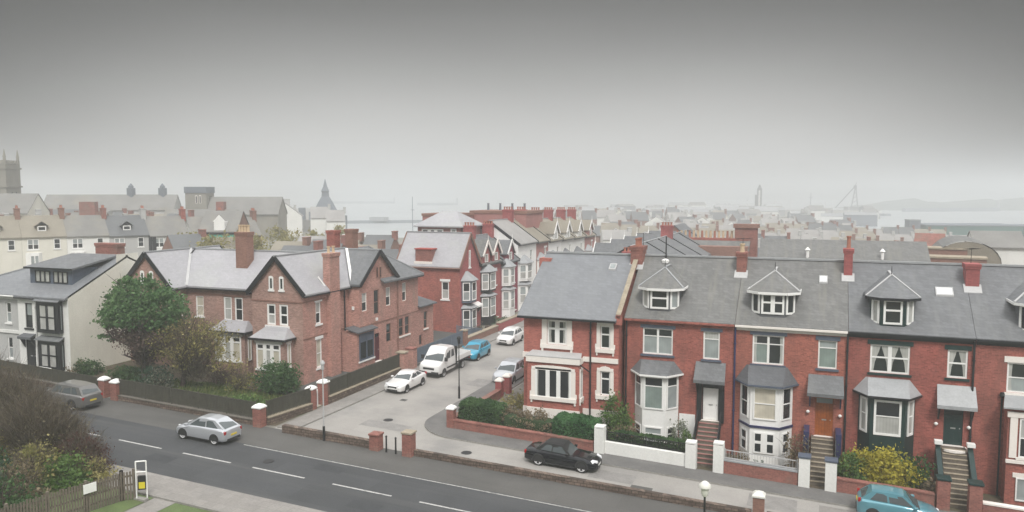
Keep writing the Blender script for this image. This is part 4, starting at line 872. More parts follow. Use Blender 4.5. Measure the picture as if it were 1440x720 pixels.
wall(mb, rwF, 4.9, 0.2, [(0, 8.3), (2.45, 10.8), (4.9, 8.3)], hw_rw, VB); wall(mb, rwS, 6.4, 0.2, [(0, 8.3), (6.4, 8.3)], hw_rs, VS)
wall(mb, lbR, 1.1, 0.2, [(0, 8.2), (1.1, 8.2)], [], VS)
wall(mb, lbF, 10.5, 0.2, [(0, 8.2), (3.15, 10.75), (6.3, 8.2), (10.5, 8.2)], hw_lb, VS)
wall(mb, mdF, 8.1, 0.2, [(0, 8.25), (8.1, 8.25)], hw_md, VB); wall(mb, lwF, 4.9, 0.2, [(0, 8.3), (2.45, 10.8), (4.9, 8.3)], [], VB); wall(mb, lwS, 1.9, 0.2, [(0, 8.3), (1.9, 8.3)], hw_ls, VB)
wall(mb, anF, 3.2, 0.2, [(0, 4.85), (3.2, 4.85)], hw_an, VS)
for pts in ([(-55.5, 50.1, 0), (-55.5, 59, 0), (-55.5, 59, 8.3), (-55.5, 50.1, 8.3)], [(-55.5, 59, 0), (-37, 59, 0), (-37, 59, 8.2), (-55.5, 59, 8.2)], [(-44, 67.5, 0), (-36.5, 67.5, 0), (-36.5, 67.5, 8.2), (-44, 67.5, 8.2)], [(-44, 59, 0), (-44, 67.5, 0), (-44, 67.5, 8.2), (-44, 59, 8.2)], [(-40, 70.7, 0), (-36.5, 70.7, 0), (-36.5, 70.7, 4.85), (-40, 70.7, 4.85)]): mb.poly(pts, VS)
mb.build('wall', V)
gable(V, -42.5, -37.6, 50.6, 60.2, 8.35, 10.95, 'y', VR, barge='black_paint', ov=0.22)
gable(V, -55.5, -50.6, 50.1, 58.6, 8.35, 10.93, 'y', VR, barge='black_paint', ov=0.22)
rm = gable(V, -52.5, -40.5, 52.0, 58.4, 8.3, 10.9, 'x', VR, ov=0.0, barge='black_paint')
gable(V, -41.5, -36.5, 57.0, 63.3, 8.25, 10.88, 'x', 'slate', ov=0.25, barge='black_paint', oe=0.15)
mb = MB(); e = [(-36.1, 60.5, 8.0), (-36.1, 68.0, 8.0), (-44.3, 68.0, 8.0), (-44.3, 60.5, 8.0)]; r0, r1 = (-40.2, 60.5, 10.86), (-40.2, 64.4, 10.86)
mb.slab([e[0], e[1], r1, r0], 0.16, 'slate'); mb.slab([e[1], e[2], r1], 0.16, 'slate'); mb.slab([e[2], e[3], r0, r1], 0.16, 'slate'); rh = mb.build('roof', V)
s = MB(); s.beam((e[1][0], e[1][1], 8.05), (r1[0], r1[1], 10.9), 0.16, 0.08, 'lead'); s.tube((-36.1, 63.5, 7.82), (-36.1, 68, 7.82), 0.07, 0.07, 'iron', 6); s.build('hip_ridge', rh)
mb = MB(); mb.slab([(-36.2, 67.4, 4.8), (-36.2, 71.0, 4.8), (-39.5, 71.0, 5.6), (-39.5, 67.4, 5.6)], 0.12, 'slate_dark'); mb.build('annex_roof', V)
# valleys in pale lead
s = MB(); s.beam((-50.25, 51.65, 8.05), (-52.95, 55.1, 10.93), 0.22, 0.06, 'galv'); s.beam((-37.2, 57.0, 8.12), (-39.6, 59.9, 10.93), 0.22, 0.08, 'white'); s.build('valley_lead', rm)
mb = MB(); mb.beam((-37.55, 53.6, 8.3), (-38.1, 53.4, 9.1), 0.12, 0.08, 'white')
mb.build('chimney_flashing', rm)
chimney(V, -37.55, 54.5, 0.3, 11.0, 0.7, 1.35, VS, 2, 'pot_buff', label='chimney breast and stack on the villa side wall')
chimney(rm, -45.9, 53.9, 9.2, 12.6, 1.2, 0.85, 'brick_brown', 4, 'pot_buff', ph=0.6)
chimney(rh, -41.6, 60.8, 9.6, 12.5, 0.85, 0.9, 'brick_red', 0); chimney(rh, -40.3, 61.8, 9.6, 12.6, 0.8, 0.9, 'brick_brown', 0)
for h in hw_rw: window(V, rwF, *h, rows=(1, 1), gl=['net', 'glass'] if h is hw_rw[0] else ['glass', 'glass'], fw=0.15, bar=0.12, arch=True)
mb = MB(); fbox(mb, rwF, 1.3, 3.65, 0.003, 0.1, 5.2, 5.38, 'white'); mb.build('window_sill', V)
window(V, rwS, *hw_rs[0], rows=(1, 1), gl=['glass', 'net'], fw=0.1, sill='white', lintel='white', lh=0.12); window(V, rwS, *hw_rs[1], rows=(1, 1), gl=['cream_blind'], fw=0.1, sill='white', lintel='white')
for i, u in enumerate((1.75, 2.75)): window(V, rwF, u, u + 0.42, 8.25, 9.25, gl='glass', d=0.006, fw=0.1, sill='white', ex=0.08, arch=True)
for u in (1.75, 2.75): window(V, lwF, u, u + 0.42, 8.25, 9.25, gl='glass', d=0.006, fw=0.1, sill='white', ex=0.08, arch=True)
for u in (2.75, 3.3): window(V, lbF, u, u + 0.3, 8.4, 9.35, gl='glass', d=0.006, fw=0.05, fm='brick_brown')
window(V, mdF, *hw_md[0], rows=(1, 1), gl=['cream_blind'], fw=0.09, sill='white'); window(V, mdF, *hw_md[1], rows=(1, 1), gl=['net', 'net'], fw=0.12, arch=True); window(V, mdF, *hw_md[2], rows=(1, 1), gl=['glass'], fw=0.12, arch=True)
mb = MB(); fbox(mb, mdF, 3.8, 6.1, 0.003, 0.1, 5.0, 5.18, 'white'); mb.build('window_sill', V)
window(V, lwS, *hw_ls[0], rows=(1, 1), gl=['cream_blind'], fw=0.08)
for h in hw_lb[:4]: window(V, lbF, *h, rows=(1, 1), gl=['glass', 'net'] if h is not hw_lb[1] else ['glass', 'glass'], fw=0.07, fm='brick_brown' if h is hw_lb[1] else 'stucco')
for h in hw_lb[5:]: window(V, lbF, *h, rows=(1, 1), gl=['glass', 'glass'], fw=0.07, fm='brick_brown', sill='stucco' if h[0] > 6 else None)
door_part(V, lbF, *hw_lb[4], 'dark_red', letter=False)
window(V, anF, *hw_an[0], rows=(1, 1), gl=['glass'], fw=0.07, fm='brick_brown', sill='stucco'); window(V, anF, *hw_an[1], gl=['glass'], fw=0.05, fm='brick_brown')
mb = MB()
fbox(mb, rwF, 0, 4.9, 0.003, 0.05, 7.28, 7.4, 'brick_brown'); fbox(mb, rwS, 0, 3.0, 0.003, 0.05, 7.28, 7.4, 'brick_brown'); fbox(mb, rwS, 0, 6.3, 0.004, 0.045, 4.35, 4.45, 'brick_brown'); fbox(mb, mdF, 0, 8.0, 0.003, 0.05, 7.28, 7.4, 'brick_brown')
fbox(mb, lbF, 0, 10.5, 0.003, 0.045, 4.35, 4.45, 'brick_brown'); mb.build('string_course', V)
for f, u0, u1, dep in ((rwF, 1.0, 4.0, 1.2), (mdF, 3.6, 7.0, 1.1)):
    mb = MB(); fbox(mb, f, u0, u1, 0.002, dep, 0.2, 4.5, VB); b = mb.build('bay_window', V)
    p = f.p(u0, dep, 0); ff = Fr(p[0], p[1], 1, 0); L = u1 - u0
    window(b, ff, 0.35, L - 0.35, 2.1, 4.15, cols=(1, 1, 1), rows=(1, 0.25), gl=['cream_blind', 'glass', 'net', 'glass', 'cream_blind', 'glass'], d=0.006, fw=0.12, bar=0.14, sill='white', lintel='white', lh=0.22)
    p = f.p(u1, dep, 0); fs = Fr(p[0], p[1], 0, 1)
    window(b, fs, 0.35, 0.75, 2.1, 4.15, gl=['cream_blind'], d=0.006, lintel='white', ex=0.08)
    rb = MB(); z = 4.55; hip_top(rb, [f.p(u0 - 0.2, 0, z), f.p(u0 - 0.2, dep + 0.25, z), f.p(u1 + 0.2, dep + 0.25, z), f.p(u1 + 0.2, 0, z)], [f.p(u0 + 0.45, 0.0, z + 0.75), f.p(u0 + 0.45, 0.1, z + 0.75), f.p(u1 - 0.45, 0.1, z + 0.75), f.p(u1 - 0.45, 0.0, z + 0.75)], 0.08, 'slate_light')
    rf = rb.build('bay_roof', b); s = MB(); fbox(s, f, u0 - 0.22, u1 + 0.3, dep + 0.255, dep + 0.35, z - 0.14, z + 0.02, 'black_paint'); fbox(s, f, u1 + 0.205, u1 + 0.3, 0.05, dep + 0.254, z - 0.14, z + 0.02, 'black_paint'); s.build('bay_gutter', b)
# navy shop-like bay at the inner corner
mb = MB(); fbox(mb, lbF, -1.15, 1.65, -1.05, 0.45, 0.3, 4.15, 'brick_villa_lit'); b = mb.build('bay_window', V, label='bay window painted navy with a flat dark roof')
p = lbF.p(-1.15, 0.45, 0); f = Fr(p[0], p[1], 0, 1); window(b, f, 0.3, 2.6, 1.65, 3.95, cols=(1, 1), rows=(1.6, 0.6), gl=['glass', 'slate_paint'], fm='slate_paint', d=0.006, fw=0.14, sill='white')
mb = MB(); mb.slab([lbF.p(-1.35, 0.7, 4.2), lbF.p(1.85, 0.7, 4.2), lbF.p(1.85, -0.6, 4.55), lbF.p(-1.35, -0.6, 4.55)], 0.1, 'slate_dark'); mb.build('bay_roof', b)
pipe(V, -37.5, 56.3, 0.6, 8.0, 'black_paint'); pipe(V, -36.4, 63.4, 0.6, 8.0, 'brick_brown')
mb = MB(); mb.box(-37.2, -37.0, 56.9, 56.998, 5.9, 6.2, 'white'); mb.build('alarm_box', V)
mb = MB(); mb.box(-36.498, -36.4, 59.6, 59.85, 4.6, 4.85, 'white'); mb.build('alarm_box', V)

# ------------------------------------------------------------------ white houses at the far left
def whitehouse():
    W = thing('white_house', 'white house with black two-storey bay, black front door and long slate dormer', 'house', (-58, 49, g(-58, 49)))
    x0, x1, yf, yb = -61.0, -55.25, 44.3, 55.9; F = Fr(x0, yf, 1, 0); S = Fr(x1, yf, 0, 1)
    hs = [(0.85, 1.65, 4.95, 7.0), (0.75, 1.85, 1.65, 4.1)]
    mb = MB(); wall(mb, F, x1 - x0, 0.9, [(0, 7.7), (x1 - x0, 7.7)], hs, 'render_white'); wall(mb, S, yb - yf, 0.9, [(0, 7.75), (4.7, 10.0), (4.72, 10.75), (7.0, 10.75), (7.02, 10.1), (yb - yf, 7.7)], [], 'render_cream')
    mb.poly([(x0, yf, 0.9), (x0, yb, 0.9), (x0, yb, 7.5), (x0, (yf + yb) / 2, 10.2), (x0, yf, 7.5)], 'render_white'); mb.poly([(x0, yb, 0), (x1, yb, 0), (x1, yb, 7.7), (x0, yb, 7.7)], 'render_white'); mb.build('wall', W)
    rf = gable(W, x0, x1, yf, yb, 7.75, 10.55, 'x', 'slate_blue', ov=0.0, oe=0.3, barge='black_paint', verge=False)
    window(W, F, *hs[0], rows=(1, 1), gl=['glass', 'netgrey'], fm='black_paint', fw=0.1, sill='black_paint')
    door_part(W, F, *hs[1], 'black_paint'); canopy(W, F, 0.5, 2.0, 4.5, 4.3, 0.55, 'slate_dark')
    for z0, z1 in ((1.85, 4.05), (4.85, 7.2)):
        mb = MB(); fbox(mb, F, 2.65, 5.1, 0.003, 0.4, z0 - 0.1, z1 + 0.1, 'black_paint'); b = mb.build('bay_window', W)
        p = F.p(2.65, 0.4, 0); f = Fr(p[0], p[1], 1, 0); window(b, f, 0.35, 2.1, z0 + 0.15, z1 - 0.15, cols=(1, 1), rows=(1, 1), gl=['net'], fm='black_paint', d=0.006, fw=0.07, bar=0.1)
        for u, sg in ((5.1, 1),):
            p = F.p(u, 0.4, 0); fs = Fr(p[0], p[1], 0, 1); window(b, fs, 0.08, 0.34, z0 + 0.15, z1 - 0.15, gl=['netgrey'], fm='black_paint', d=0.006)
        mb = MB(); mb.slab([F.p(2.45, 0.6, z1 + 0.14), F.p(5.3, 0.6, z1 + 0.14), F.p(5.2, 0, z1 + 0.4), F.p(2.55, 0, z1 + 0.4)], 0.05, 'slate'); mb.build('bay_roof', b)
    pipe(W, x0 + 2.2, yf - 0.1, 1.2, 7.4, 'render_grey')
    mb = MB(); a0, a1 = -61.3, -56.5; mb.box(a0, a1, 45.75, 49.5, 8.2, 9.75, 'slate_paint'); d = mb.build('dormer', W)
    f = Fr(a0, 45.75, 1, 0)
    window(d, f, 0.65, 2.35, 8.55, 9.5, cols=(1, 1, 1), gl=['net'], fm='black_paint', d=0.006); window(d, f, 2.75, 4.35, 8.55, 9.5, cols=(1, 1, 1), gl=['net'], fm='black_paint', d=0.006)
    mb = MB(); mb.slab([(a0 - 0.3, 45.45, 9.82), (a1 + 0.4, 45.45, 9.82), (a1 + 0.4, 50.0, 10.6), (a0 - 0.3, 50.0, 10.6)], 0.16, 'slate'); r = mb.build('dormer_roof', d)
    s = MB(); s.beam((a0 - 0.3, 45.42, 9.74), (a1 + 0.4, 45.42, 9.74), 0.08, 0.14, 'black_paint'); s.build('dormer_gutter', d)
    chimney(rf, -58.4, 51.2, 9.6, 11.5, 2.6, 0.8, 'brick_wall', 0, cap=True, label='broad low red brick chimney stack')
    return W
whitehouse()
W = thing('white_house', 'pale grey house cut by the left edge, next to the black and white bay house', 'house', (-65, 49, g(-65, 49)))
F = Fr(-69, 44.5, 1, 0); hs = [(6.3, 6.9, 5.2, 6.9), (4.2, 5.0, 5.2, 6.9), (6.3, 6.9, 2.2, 4.0), (4.2, 5.0, 2.2, 4.0)]
mb = MB(); wall(mb, F, 7.95, 0.9, [(0, 7.8), (7.95, 7.8)], hs, 'render_grey'); mb.poly([(-69, 44.5, 0), (-69, 55.9, 0), (-69, 55.9, 7.6), (-69, 44.5, 7.6)], 'render_grey'); mb.poly([(-69, 55.9, 0), (-61.05, 55.9, 0), (-61.05, 55.9, 7.6), (-69, 55.9, 7.6)], 'render_grey'); mb.build('wall', W)
mb = MB(); R0 = (-61.02, 50.1, 10.55); mb.slab([(-69.4, 44.1, 7.62), (-61.02, 44.1, 7.62), R0], 0.15, 'slate_blue'); mb.slab([(-69.4, 56.1, 7.62), (-69.4, 44.1, 7.62), R0], 0.15, 'slate_blue'); mb.slab([(-61.02, 56.1, 7.62), (-69.4, 56.1, 7.62), R0], 0.15, 'slate_blue'); rw = mb.build('roof', W)
s = MB(); s.beam((-69.4, 44.1, 7.66), (R0[0], R0[1], R0[2] + 0.04), 0.18, 0.08, 'lead'); s.build('hip_ridge', rw); s = MB(); s.tube((-69.3, 44.05, 7.5), (-61.1, 44.05, 7.5), 0.07, 0.07, 'render_white', 6); s.build('gutter', W)
for h in hs: window(W, F, *h, rows=(1, 1), gl=['netgrey', 'glass'], fw=0.08, sill='white')
mb = MB(); fbox(mb, F, 0, 7.9, 0.003, 0.1, 4.35, 4.6, 'render_white'); fbox(mb, F, 0, 7.9, 0.003, 0.14, 7.2, 7.45, 'render_white'); mb.build('string_course', W)

# ------------------------------------------------------------------ the side-street terraces
def side_bay(par, F, u0, u1, body, fm, gls, roofk, zs, dep=0.8, cone=True):
    uc, w = (u0 + u1) / 2, (u1 - u0) / 2
    b = None
    for i, (z0, z1) in enumerate(zs):
        P = [(uc - w, 0.002), (uc - w * 0.55, dep), (uc + w * 0.55, dep), (uc + w, 0.002)]
        mb = MB(); mb.prism([F.p(u, d, 0)[:2] for u, d in P], z0 - (1.2 if i == 0 else 0.25), z1 + 0.15, body); b = mb.build('bay_window', par)
        for j, ((a, da), (c, dc)) in enumerate(zip(P, P[1:])):
            x0, y0, _ = F.p(a, da, 0); x1, y1, _ = F.p(c, dc, 0); L = math.hypot(x1 - x0, y1 - y0); f = Fr(x0, y0, x1 - x0, y1 - y0)
            window(b, f, 0.12, L - 0.12, z0, z1, rows=(1, 1), gl=gls, fm=fm, d=0.006, fw=0.1, bar=0.09)
        rb = MB(); e = 0.22; last = i == len(zs) - 1; h = 0.95 if last else 0.35; q = 0.15 if last else 0.7
        base = [F.p(uc - w - e, 0, z1 + 0.2), F.p(uc - w * 0.55 - e * 0.5, dep + e, z1 + 0.2), F.p(uc + w * 0.55 + e * 0.5, dep + e, z1 + 0.2), F.p(uc + w + e, 0, z1 + 0.2)]
        top = [F.p(uc - w * q, 0, z1 + 0.2 + h), F.p(uc - w * q, 0.1, z1 + 0.2 + h), F.p(uc + w * q, 0.1, z1 + 0.2 + h), F.p(uc + w * q, 0, z1 + 0.2 + h)]
        hip_top(rb, base, top, 0.06, roofk); rb.build('bay_roof', b)
E1 = thing('end_house', 'red brick end house with grey two-storey turret bay and red box on its slate roof', 'house', (-39, 78.5, g(-39, 78.5)))
F = Fr(-36, 76, 0, 1); S = Fr(-43.6, 76, 1, 0); hs = [(5.4, 6.3, 4.35, 6.3)]
mb = MB(); wall(mb, F, 5.2, 0, [(0, 8.2), (2.6, 11.2), (5.2, 8.2)], [(3.55, 4.1, 4.2, 6.0)], 'brick_deep'); wall(mb, S, 7.6, 0, [(0, 8.15), (7.6, 8.15)], hs, 'brick_red'); mb.poly([(-43.6, 76, 0), (-43.6, 81.2, 0), (-43.6, 81.2, 8.2), (-43.6, 78.6, 11.2), (-43.6, 76, 8.2)], 'brick_red'); mb.build('wall', E1)
rf = gable(E1, -43.6, -36, 76, 81.2, 8.25, 11.5, 'x', 'slate_light', oe=0.25, ov=0.2, barge='brick_brown')
window(E1, S, *hs[0], rows=(1.1, 1), gl=['net', 'glass'], fw=0.12, sill='white', lintel='white'); window(E1, F, 3.55, 4.1, 4.2, 6.0, rows=(1, 1), gl=['glass'], sill='white')
window(E1, F, 2.35, 2.75, 7.7, 9.6, rows=(1, 1), gl=['glass'], d=0.006, fw=0.1, sill='white')
side_bay(E1, F, 0.45, 2.95, 'slate_paint', 'white', ['netgrey', 'glass'], 'lead', [(1.1, 3.2), (4.2, 6.2)], 0.9)
door_part(E1, F, 3.5, 4.5, 0.5, 2.9, 'dark_red', letter=False); canopy(E1, F, 3.2, 4.9, 3.6, 3.3, 0.6, 'white')
mb = MB(); mb.box(-41.4, -39.4, 76.05, 78.2, 8.2, 9.7, 'brick_wall'); mb.box(-41.5, -39.3, 75.95, 78.3, 9.701, 9.82, 'red_tile'); mb.box(-41.5, -39.3, 75.9, 76.049, 8.15, 8.4, 'stucco'); mb.build('roof_box', rf); mb = MB(); mb.slab([(-42.9, 76.8, 9.2), (-42.3, 76.8, 9.2), (-42.3, 77.5, 10.0), (-42.9, 77.5, 10.0)], 0.1, 'headlens'); mb.build('skylight', rf)
def street_house(label, name, xf, sg, y0, y1, wallk, roofk, ez, rz, bayk, bayfm, gl, dep=8.0, dormers=1, doork='black_paint', gab='white', bay=True, group=None, ch=True, gabled=True, upper=True):
    """house facing the side street; sg = +1 faces +X (left side), -1 faces -X (right side)"""
    zg = g(xf, (y0 + y1) / 2); t = thing(name, label, 'house', (xf, (y0 + y1) / 2, zg), group)
    W = y1 - y0; F = Fr(xf, y0, 0, 1) if sg > 0 else Fr(xf, y1, 0, -1)
    hs = [(W * 0.66, W * 0.66 + 0.85, ez - 3.0, ez - 1.2)]
    mb = MB(); wall(mb, F, W, zg - 0.5, [(0, ez), (W, ez)], hs, wallk); xb = xf - sg * dep
    for y in (y0 + 0.003, y1 - 0.003): mb.poly([(xf, y, zg - 0.5), (xb, y, zg - 0.5), (xb, y, ez), ((xf + xb) / 2, y, rz - 0.1), (xf, y, ez)], wallk)
    mb.poly([(xb, y0, zg - 0.5), (xb, y1, zg - 0.5), (xb, y1, ez), (xb, y0, ez)], wallk); mb.build('wall', t)
    rf = gable(t, min(xf, xb), max(xf, xb), y0, y1, ez + 0.02, rz, 'y', roofk, oe=0.3, ov=0.0, barge='black_paint')
    if bay: side_bay(t, F, 0.35, W * 0.55, bayk, bayfm, gl, 'lead' if wallk != 'render_white' else 'slate', [(zg + 1.0, zg + 3.2), (zg + 4.1, zg + 6.0)], 0.85)
    window(t, F, *hs[0], rows=(1, 1), gl=gl, sill='white', lintel='white')
    door_part(t, F, W * 0.66, W * 0.66 + 1.0, zg + 0.4, zg + 2.9, doork, letter=False)
    for i in range(dormers):
        u = W * (0.5 if dormers == 1 else 0.27 + 0.46 * i); hw, h = 1.15, 2.3
        a = F.p(u, 0.0, 0); sx = sg
        mb = MB(); mb.prism([F.p(u - hw, 0.12, 0)[:2], F.p(u + hw, 0.12, 0)[:2], F.p(u + hw, -2.4, 0)[:2], F.p(u - hw, -2.4, 0)[:2]], ez - 0.15, ez + 1.0, wallk)
        mb.poly([F.p(u - hw, 0.121, ez + 1.0), F.p(u + hw, 0.121, ez + 1.0), F.p(u, 0.121, ez + h)], wallk); d = mb.build('gable_dormer', t)
        rb = MB()
        rb.slab([F.p(u - hw - 0.25, 0.35, ez + 0.78), F.p(u, 0.35, ez + h + 0.15), F.p(u, -3.6, ez + h + 0.15), F.p(u - hw - 0.25, -3.6, ez + 0.78)], 0.1, roofk); rb.slab([F.p(u + hw + 0.25, 0.35, ez + 0.78), F.p(u + 0.002, 0.35, ez + h + 0.15), F.p(u + 0.002, -3.6, ez + h + 0.15), F.p(u + hw + 0.25, -3.6, ez + 0.78)], 0.1, roofk); rb.build('dormer_roof', d)
        for sg_ in (-1, 1): s = MB(); s.beam(F.p(u + sg_ * (hw + 0.25), 0.38, ez + 0.75), F.p(u, 0.38, ez + h + 0.15), 0.07, 0.3, gab); s.build('bargeboard', d)
        s = MB(); s.tube(F.p(u, 0.38, ez + h), F.p(u, 0.38, ez + h + 0.9), 0.05, 0.015, gab, 5); s.build('finial', d)
        window(d, F, u - 0.45, u + 0.45, ez - 0.0, ez + 0.95, rows=(1,), gl=gl, d=0.13, fm='white')
    if ch: chimney(rf, xf - sg * dep / 2, y1 - 0.3, rz - 0.9, rz + 1.3, 1.4, 0.7, 'brick_deep' if wallk != 'brick_brown' else 'brick_brown', 4, 'terracotta', ph=0.4)
    return t
street_house('red house with black framed two-storey bay, right of the turret-bay end house', 'street_house', -36, 1, 81.22, 87.6, 'brick_deep', 'slate_lichen', 7.9, 10.6, 'black_paint', 'white', ['net', 'netgrey'], dormers=2, gab='stucco')
street_house('purple-red house with white two-storey bays on the left side of the street', 'street_house', -36, 1, 87.62, 93.4, 'brick_purple', 'slate', 7.6, 10.6, 'white', 'white', ['net', 'netgrey'], dormers=1)
street_house('plain white rendered house left of the street, just visible beside the corner house roof', 'street_house', -36, 1, 93.42, 100.4, 'white', 'slate_far_pale', 9.5, 12.3, 'white', 'white', ['net', 'netgrey'], dormers=0)
street_house('pink-red house with a white window between white rendered houses', 'street_house', -36, 1, 100.42, 105.5, 'brick_faded', 'slate_far_tan', 9.4, 12.2, 'white', 'white', ['net'], dormers=0)
for i, (a, b, k) in enumerate([(105.52, 111.5, 'white'), (111.52, 117.5, 'render_white'), (117.52, 124, 'render_white'), (124.02, 130, 'brick_faded')]):
    street_house('terraced house far down the left side of the side street', 'street_house', -36, 1, a, b, k, 'slate_far_tan', 9.2 - i * 0.1, 12.0 - i * 0.1, 'white', 'white', ['net'], dormers=1, group='houses far down the left side of the street')
GR = 'houses with pointed gables behind the corner house'
for i, (a, b, k, l) in enumerate([(63, 70, 'brick_deep', 'red house hidden behind the corner house, facing the side street'), (70.02, 77, 'brick_red', None), (77.02, 84, 'white', None), (84.02, 90.5, 'white', None), (90.52, 97, 'white', None), (97.02, 104.5, 'white', None), (104.52, 112, 'brick_deep', None)]):
    street_house(l or 'house with pointed white gable facing the side street behind the corner house', 'gabled_house', -21.8, -1, a, b, k, 'slate', 8.2 if i > 1 else 6.6, 10.6 if i > 1 else 8.8, 'white', 'white', ['net'], dep=8.5, dormers=1 if i > 1 else 0, group=None if l else GR, bay=i > 1, ch=i in (1, 4))
# ------------------------------------------------------------------ vehicles (modelled facing +x, then turned into place)
def place(t, x, y, ang):
    a = R(ang); fx, fy = math.cos(a), math.sin(a); sx = -0.04
    X = Vector((fx, fy, sx * fx)).normalized(); N = Vector((-sx, 0, 1)).normalized(); Y = N.cross(X).normalized(); N = X.cross(Y)
    m = Matrix((X, Y, N)).transposed().to_4x4(); m.translation = Vector((x, y, g(x, y) + 0.015)); t.matrix_world = m
Z0 = (0, 0, 0)
def bil(q, u, v, off=0.0):
    a, b, c, d = [Vector(p) for p in q]       # bottom-start, bottom-end, top-end, top-start
    p = (a * (1 - u) + b * u) * (1 - v) + (d * (1 - u) + c * u) * v
    n = (b - a).cross(d - a).normalized(); return p + n * off
def plate(q, u0, u1, v0, v1, off, k, name, par, n=4, shrink_top=(0, 0)):
    mb = MB(); mb.poly([bil(q, u0, v0, off), bil(q, u1, v0, off), bil(q, u1 - shrink_top[1], v1, off), bil(q, u0 + shrink_top[0], v1, off)], k); return mb.build(name, par, origin=Z0)
def wheel(par, x, y, r, w, rim='alloy', spokes=5):
    s = 1 if y > 0 else -1; mb = MB(); n = 20
    def ring(rr, yy): return [(x + rr * math.cos(2 * math.pi * i / n), yy, r + rr * math.sin(2 * math.pi * i / n)) for i in range(n)]
    prof = [(r * 0.72, y - s * w), (r * 0.94, y - s * w), (r, y - s * w * 0.85), (r, y - s * 0.03), (r * 0.94, y), (r * 0.76, y)]
    o = 0; mb.mi('tyre')
    for rr, yy in prof: mb.v += ring(rr, yy)
    for q in range(len(prof) - 1):
        for i in range(n): j = (i + 1) % n; mb.f.append((q * n + i, q * n + j, (q + 1) * n + j, (q + 1) * n + i)); mb.m.append(0)
    wh = mb.build('wheel', par, smooth=40, origin=Z0)
    rb = MB(); yy = y - s * 0.035
    rb.poly(ring(r * 0.76, y - s * 0.09), 'trim')
    for k in range(spokes):
        a = 2 * math.pi * k / spokes + 0.3
        c = [(a - 0.22, 0.1), (a + 0.22, 0.1), (a + 0.2, 0.74), (a - 0.2, 0.74)]
        rb.hexa([(x + r * q * math.cos(t), y - s * 0.05, r + r * q * math.sin(t)) for t, q in c] + [(x + r * q * math.cos(t), y - s * 0.02, r + r * q * math.sin(t)) for t, q in c], rim)
    a_, b_, c_ = ring(r * 0.77, y - s * 0.012), ring(r * 0.66, y - s * 0.012), ring(r * 0.66, y - s * 0.06); o = len(rb.v); rb.v += a_ + b_ + c_; m_ = rb.mi(rim)
    for i in range(n):
        j = (i + 1) % n; rb.f.append((o + i, o + j, o + n + j, o + n + i)); rb.m.append(m_); rb.f.append((o + n + i, o + n + j, o + 2 * n + j, o + 2 * n + i)); rb.m.append(m_)
    rb.build('rim', wh, origin=Z0); return wh
def shell(mb, st, k):
    rings = []
    for x, hw, zl, zb, ht in st:
        h = [(hw * 0.86, zl), (hw * 0.975, zl + 0.07), (hw, zl + 0.2), (hw * 1.0, zl + (zb - zl) * 0.58), (hw * 0.975, zb - 0.10), ((hw * 0.95 + ht) / 2, zb - 0.03), (ht, zb), (ht * 0.5, zb + 0.025)]
        rings.append([(x, a, b) for a, b in h] + [(x, 0, zb + 0.032)] + [(x, -a, b) for a, b in reversed(h)])
    o = len(mb.v); n = len(rings[0]); m = mb.mi(k)
    for r_ in rings: mb.v += r_
    for q in range(len(rings) - 1):
        for i in range(n): j = (i + 1) % n; mb.f.append((o + q * n + i, o + q * n + j, o + (q + 1) * n + j, o + (q + 1) * n + i)); mb.m.append(m)
    mb.f.append(tuple(o + i for i in range(n))); mb.m.append(m); mb.f.append(tuple(o + (len(rings) - 1) * n + i for i in reversed(range(n)))); mb.m.append(m)
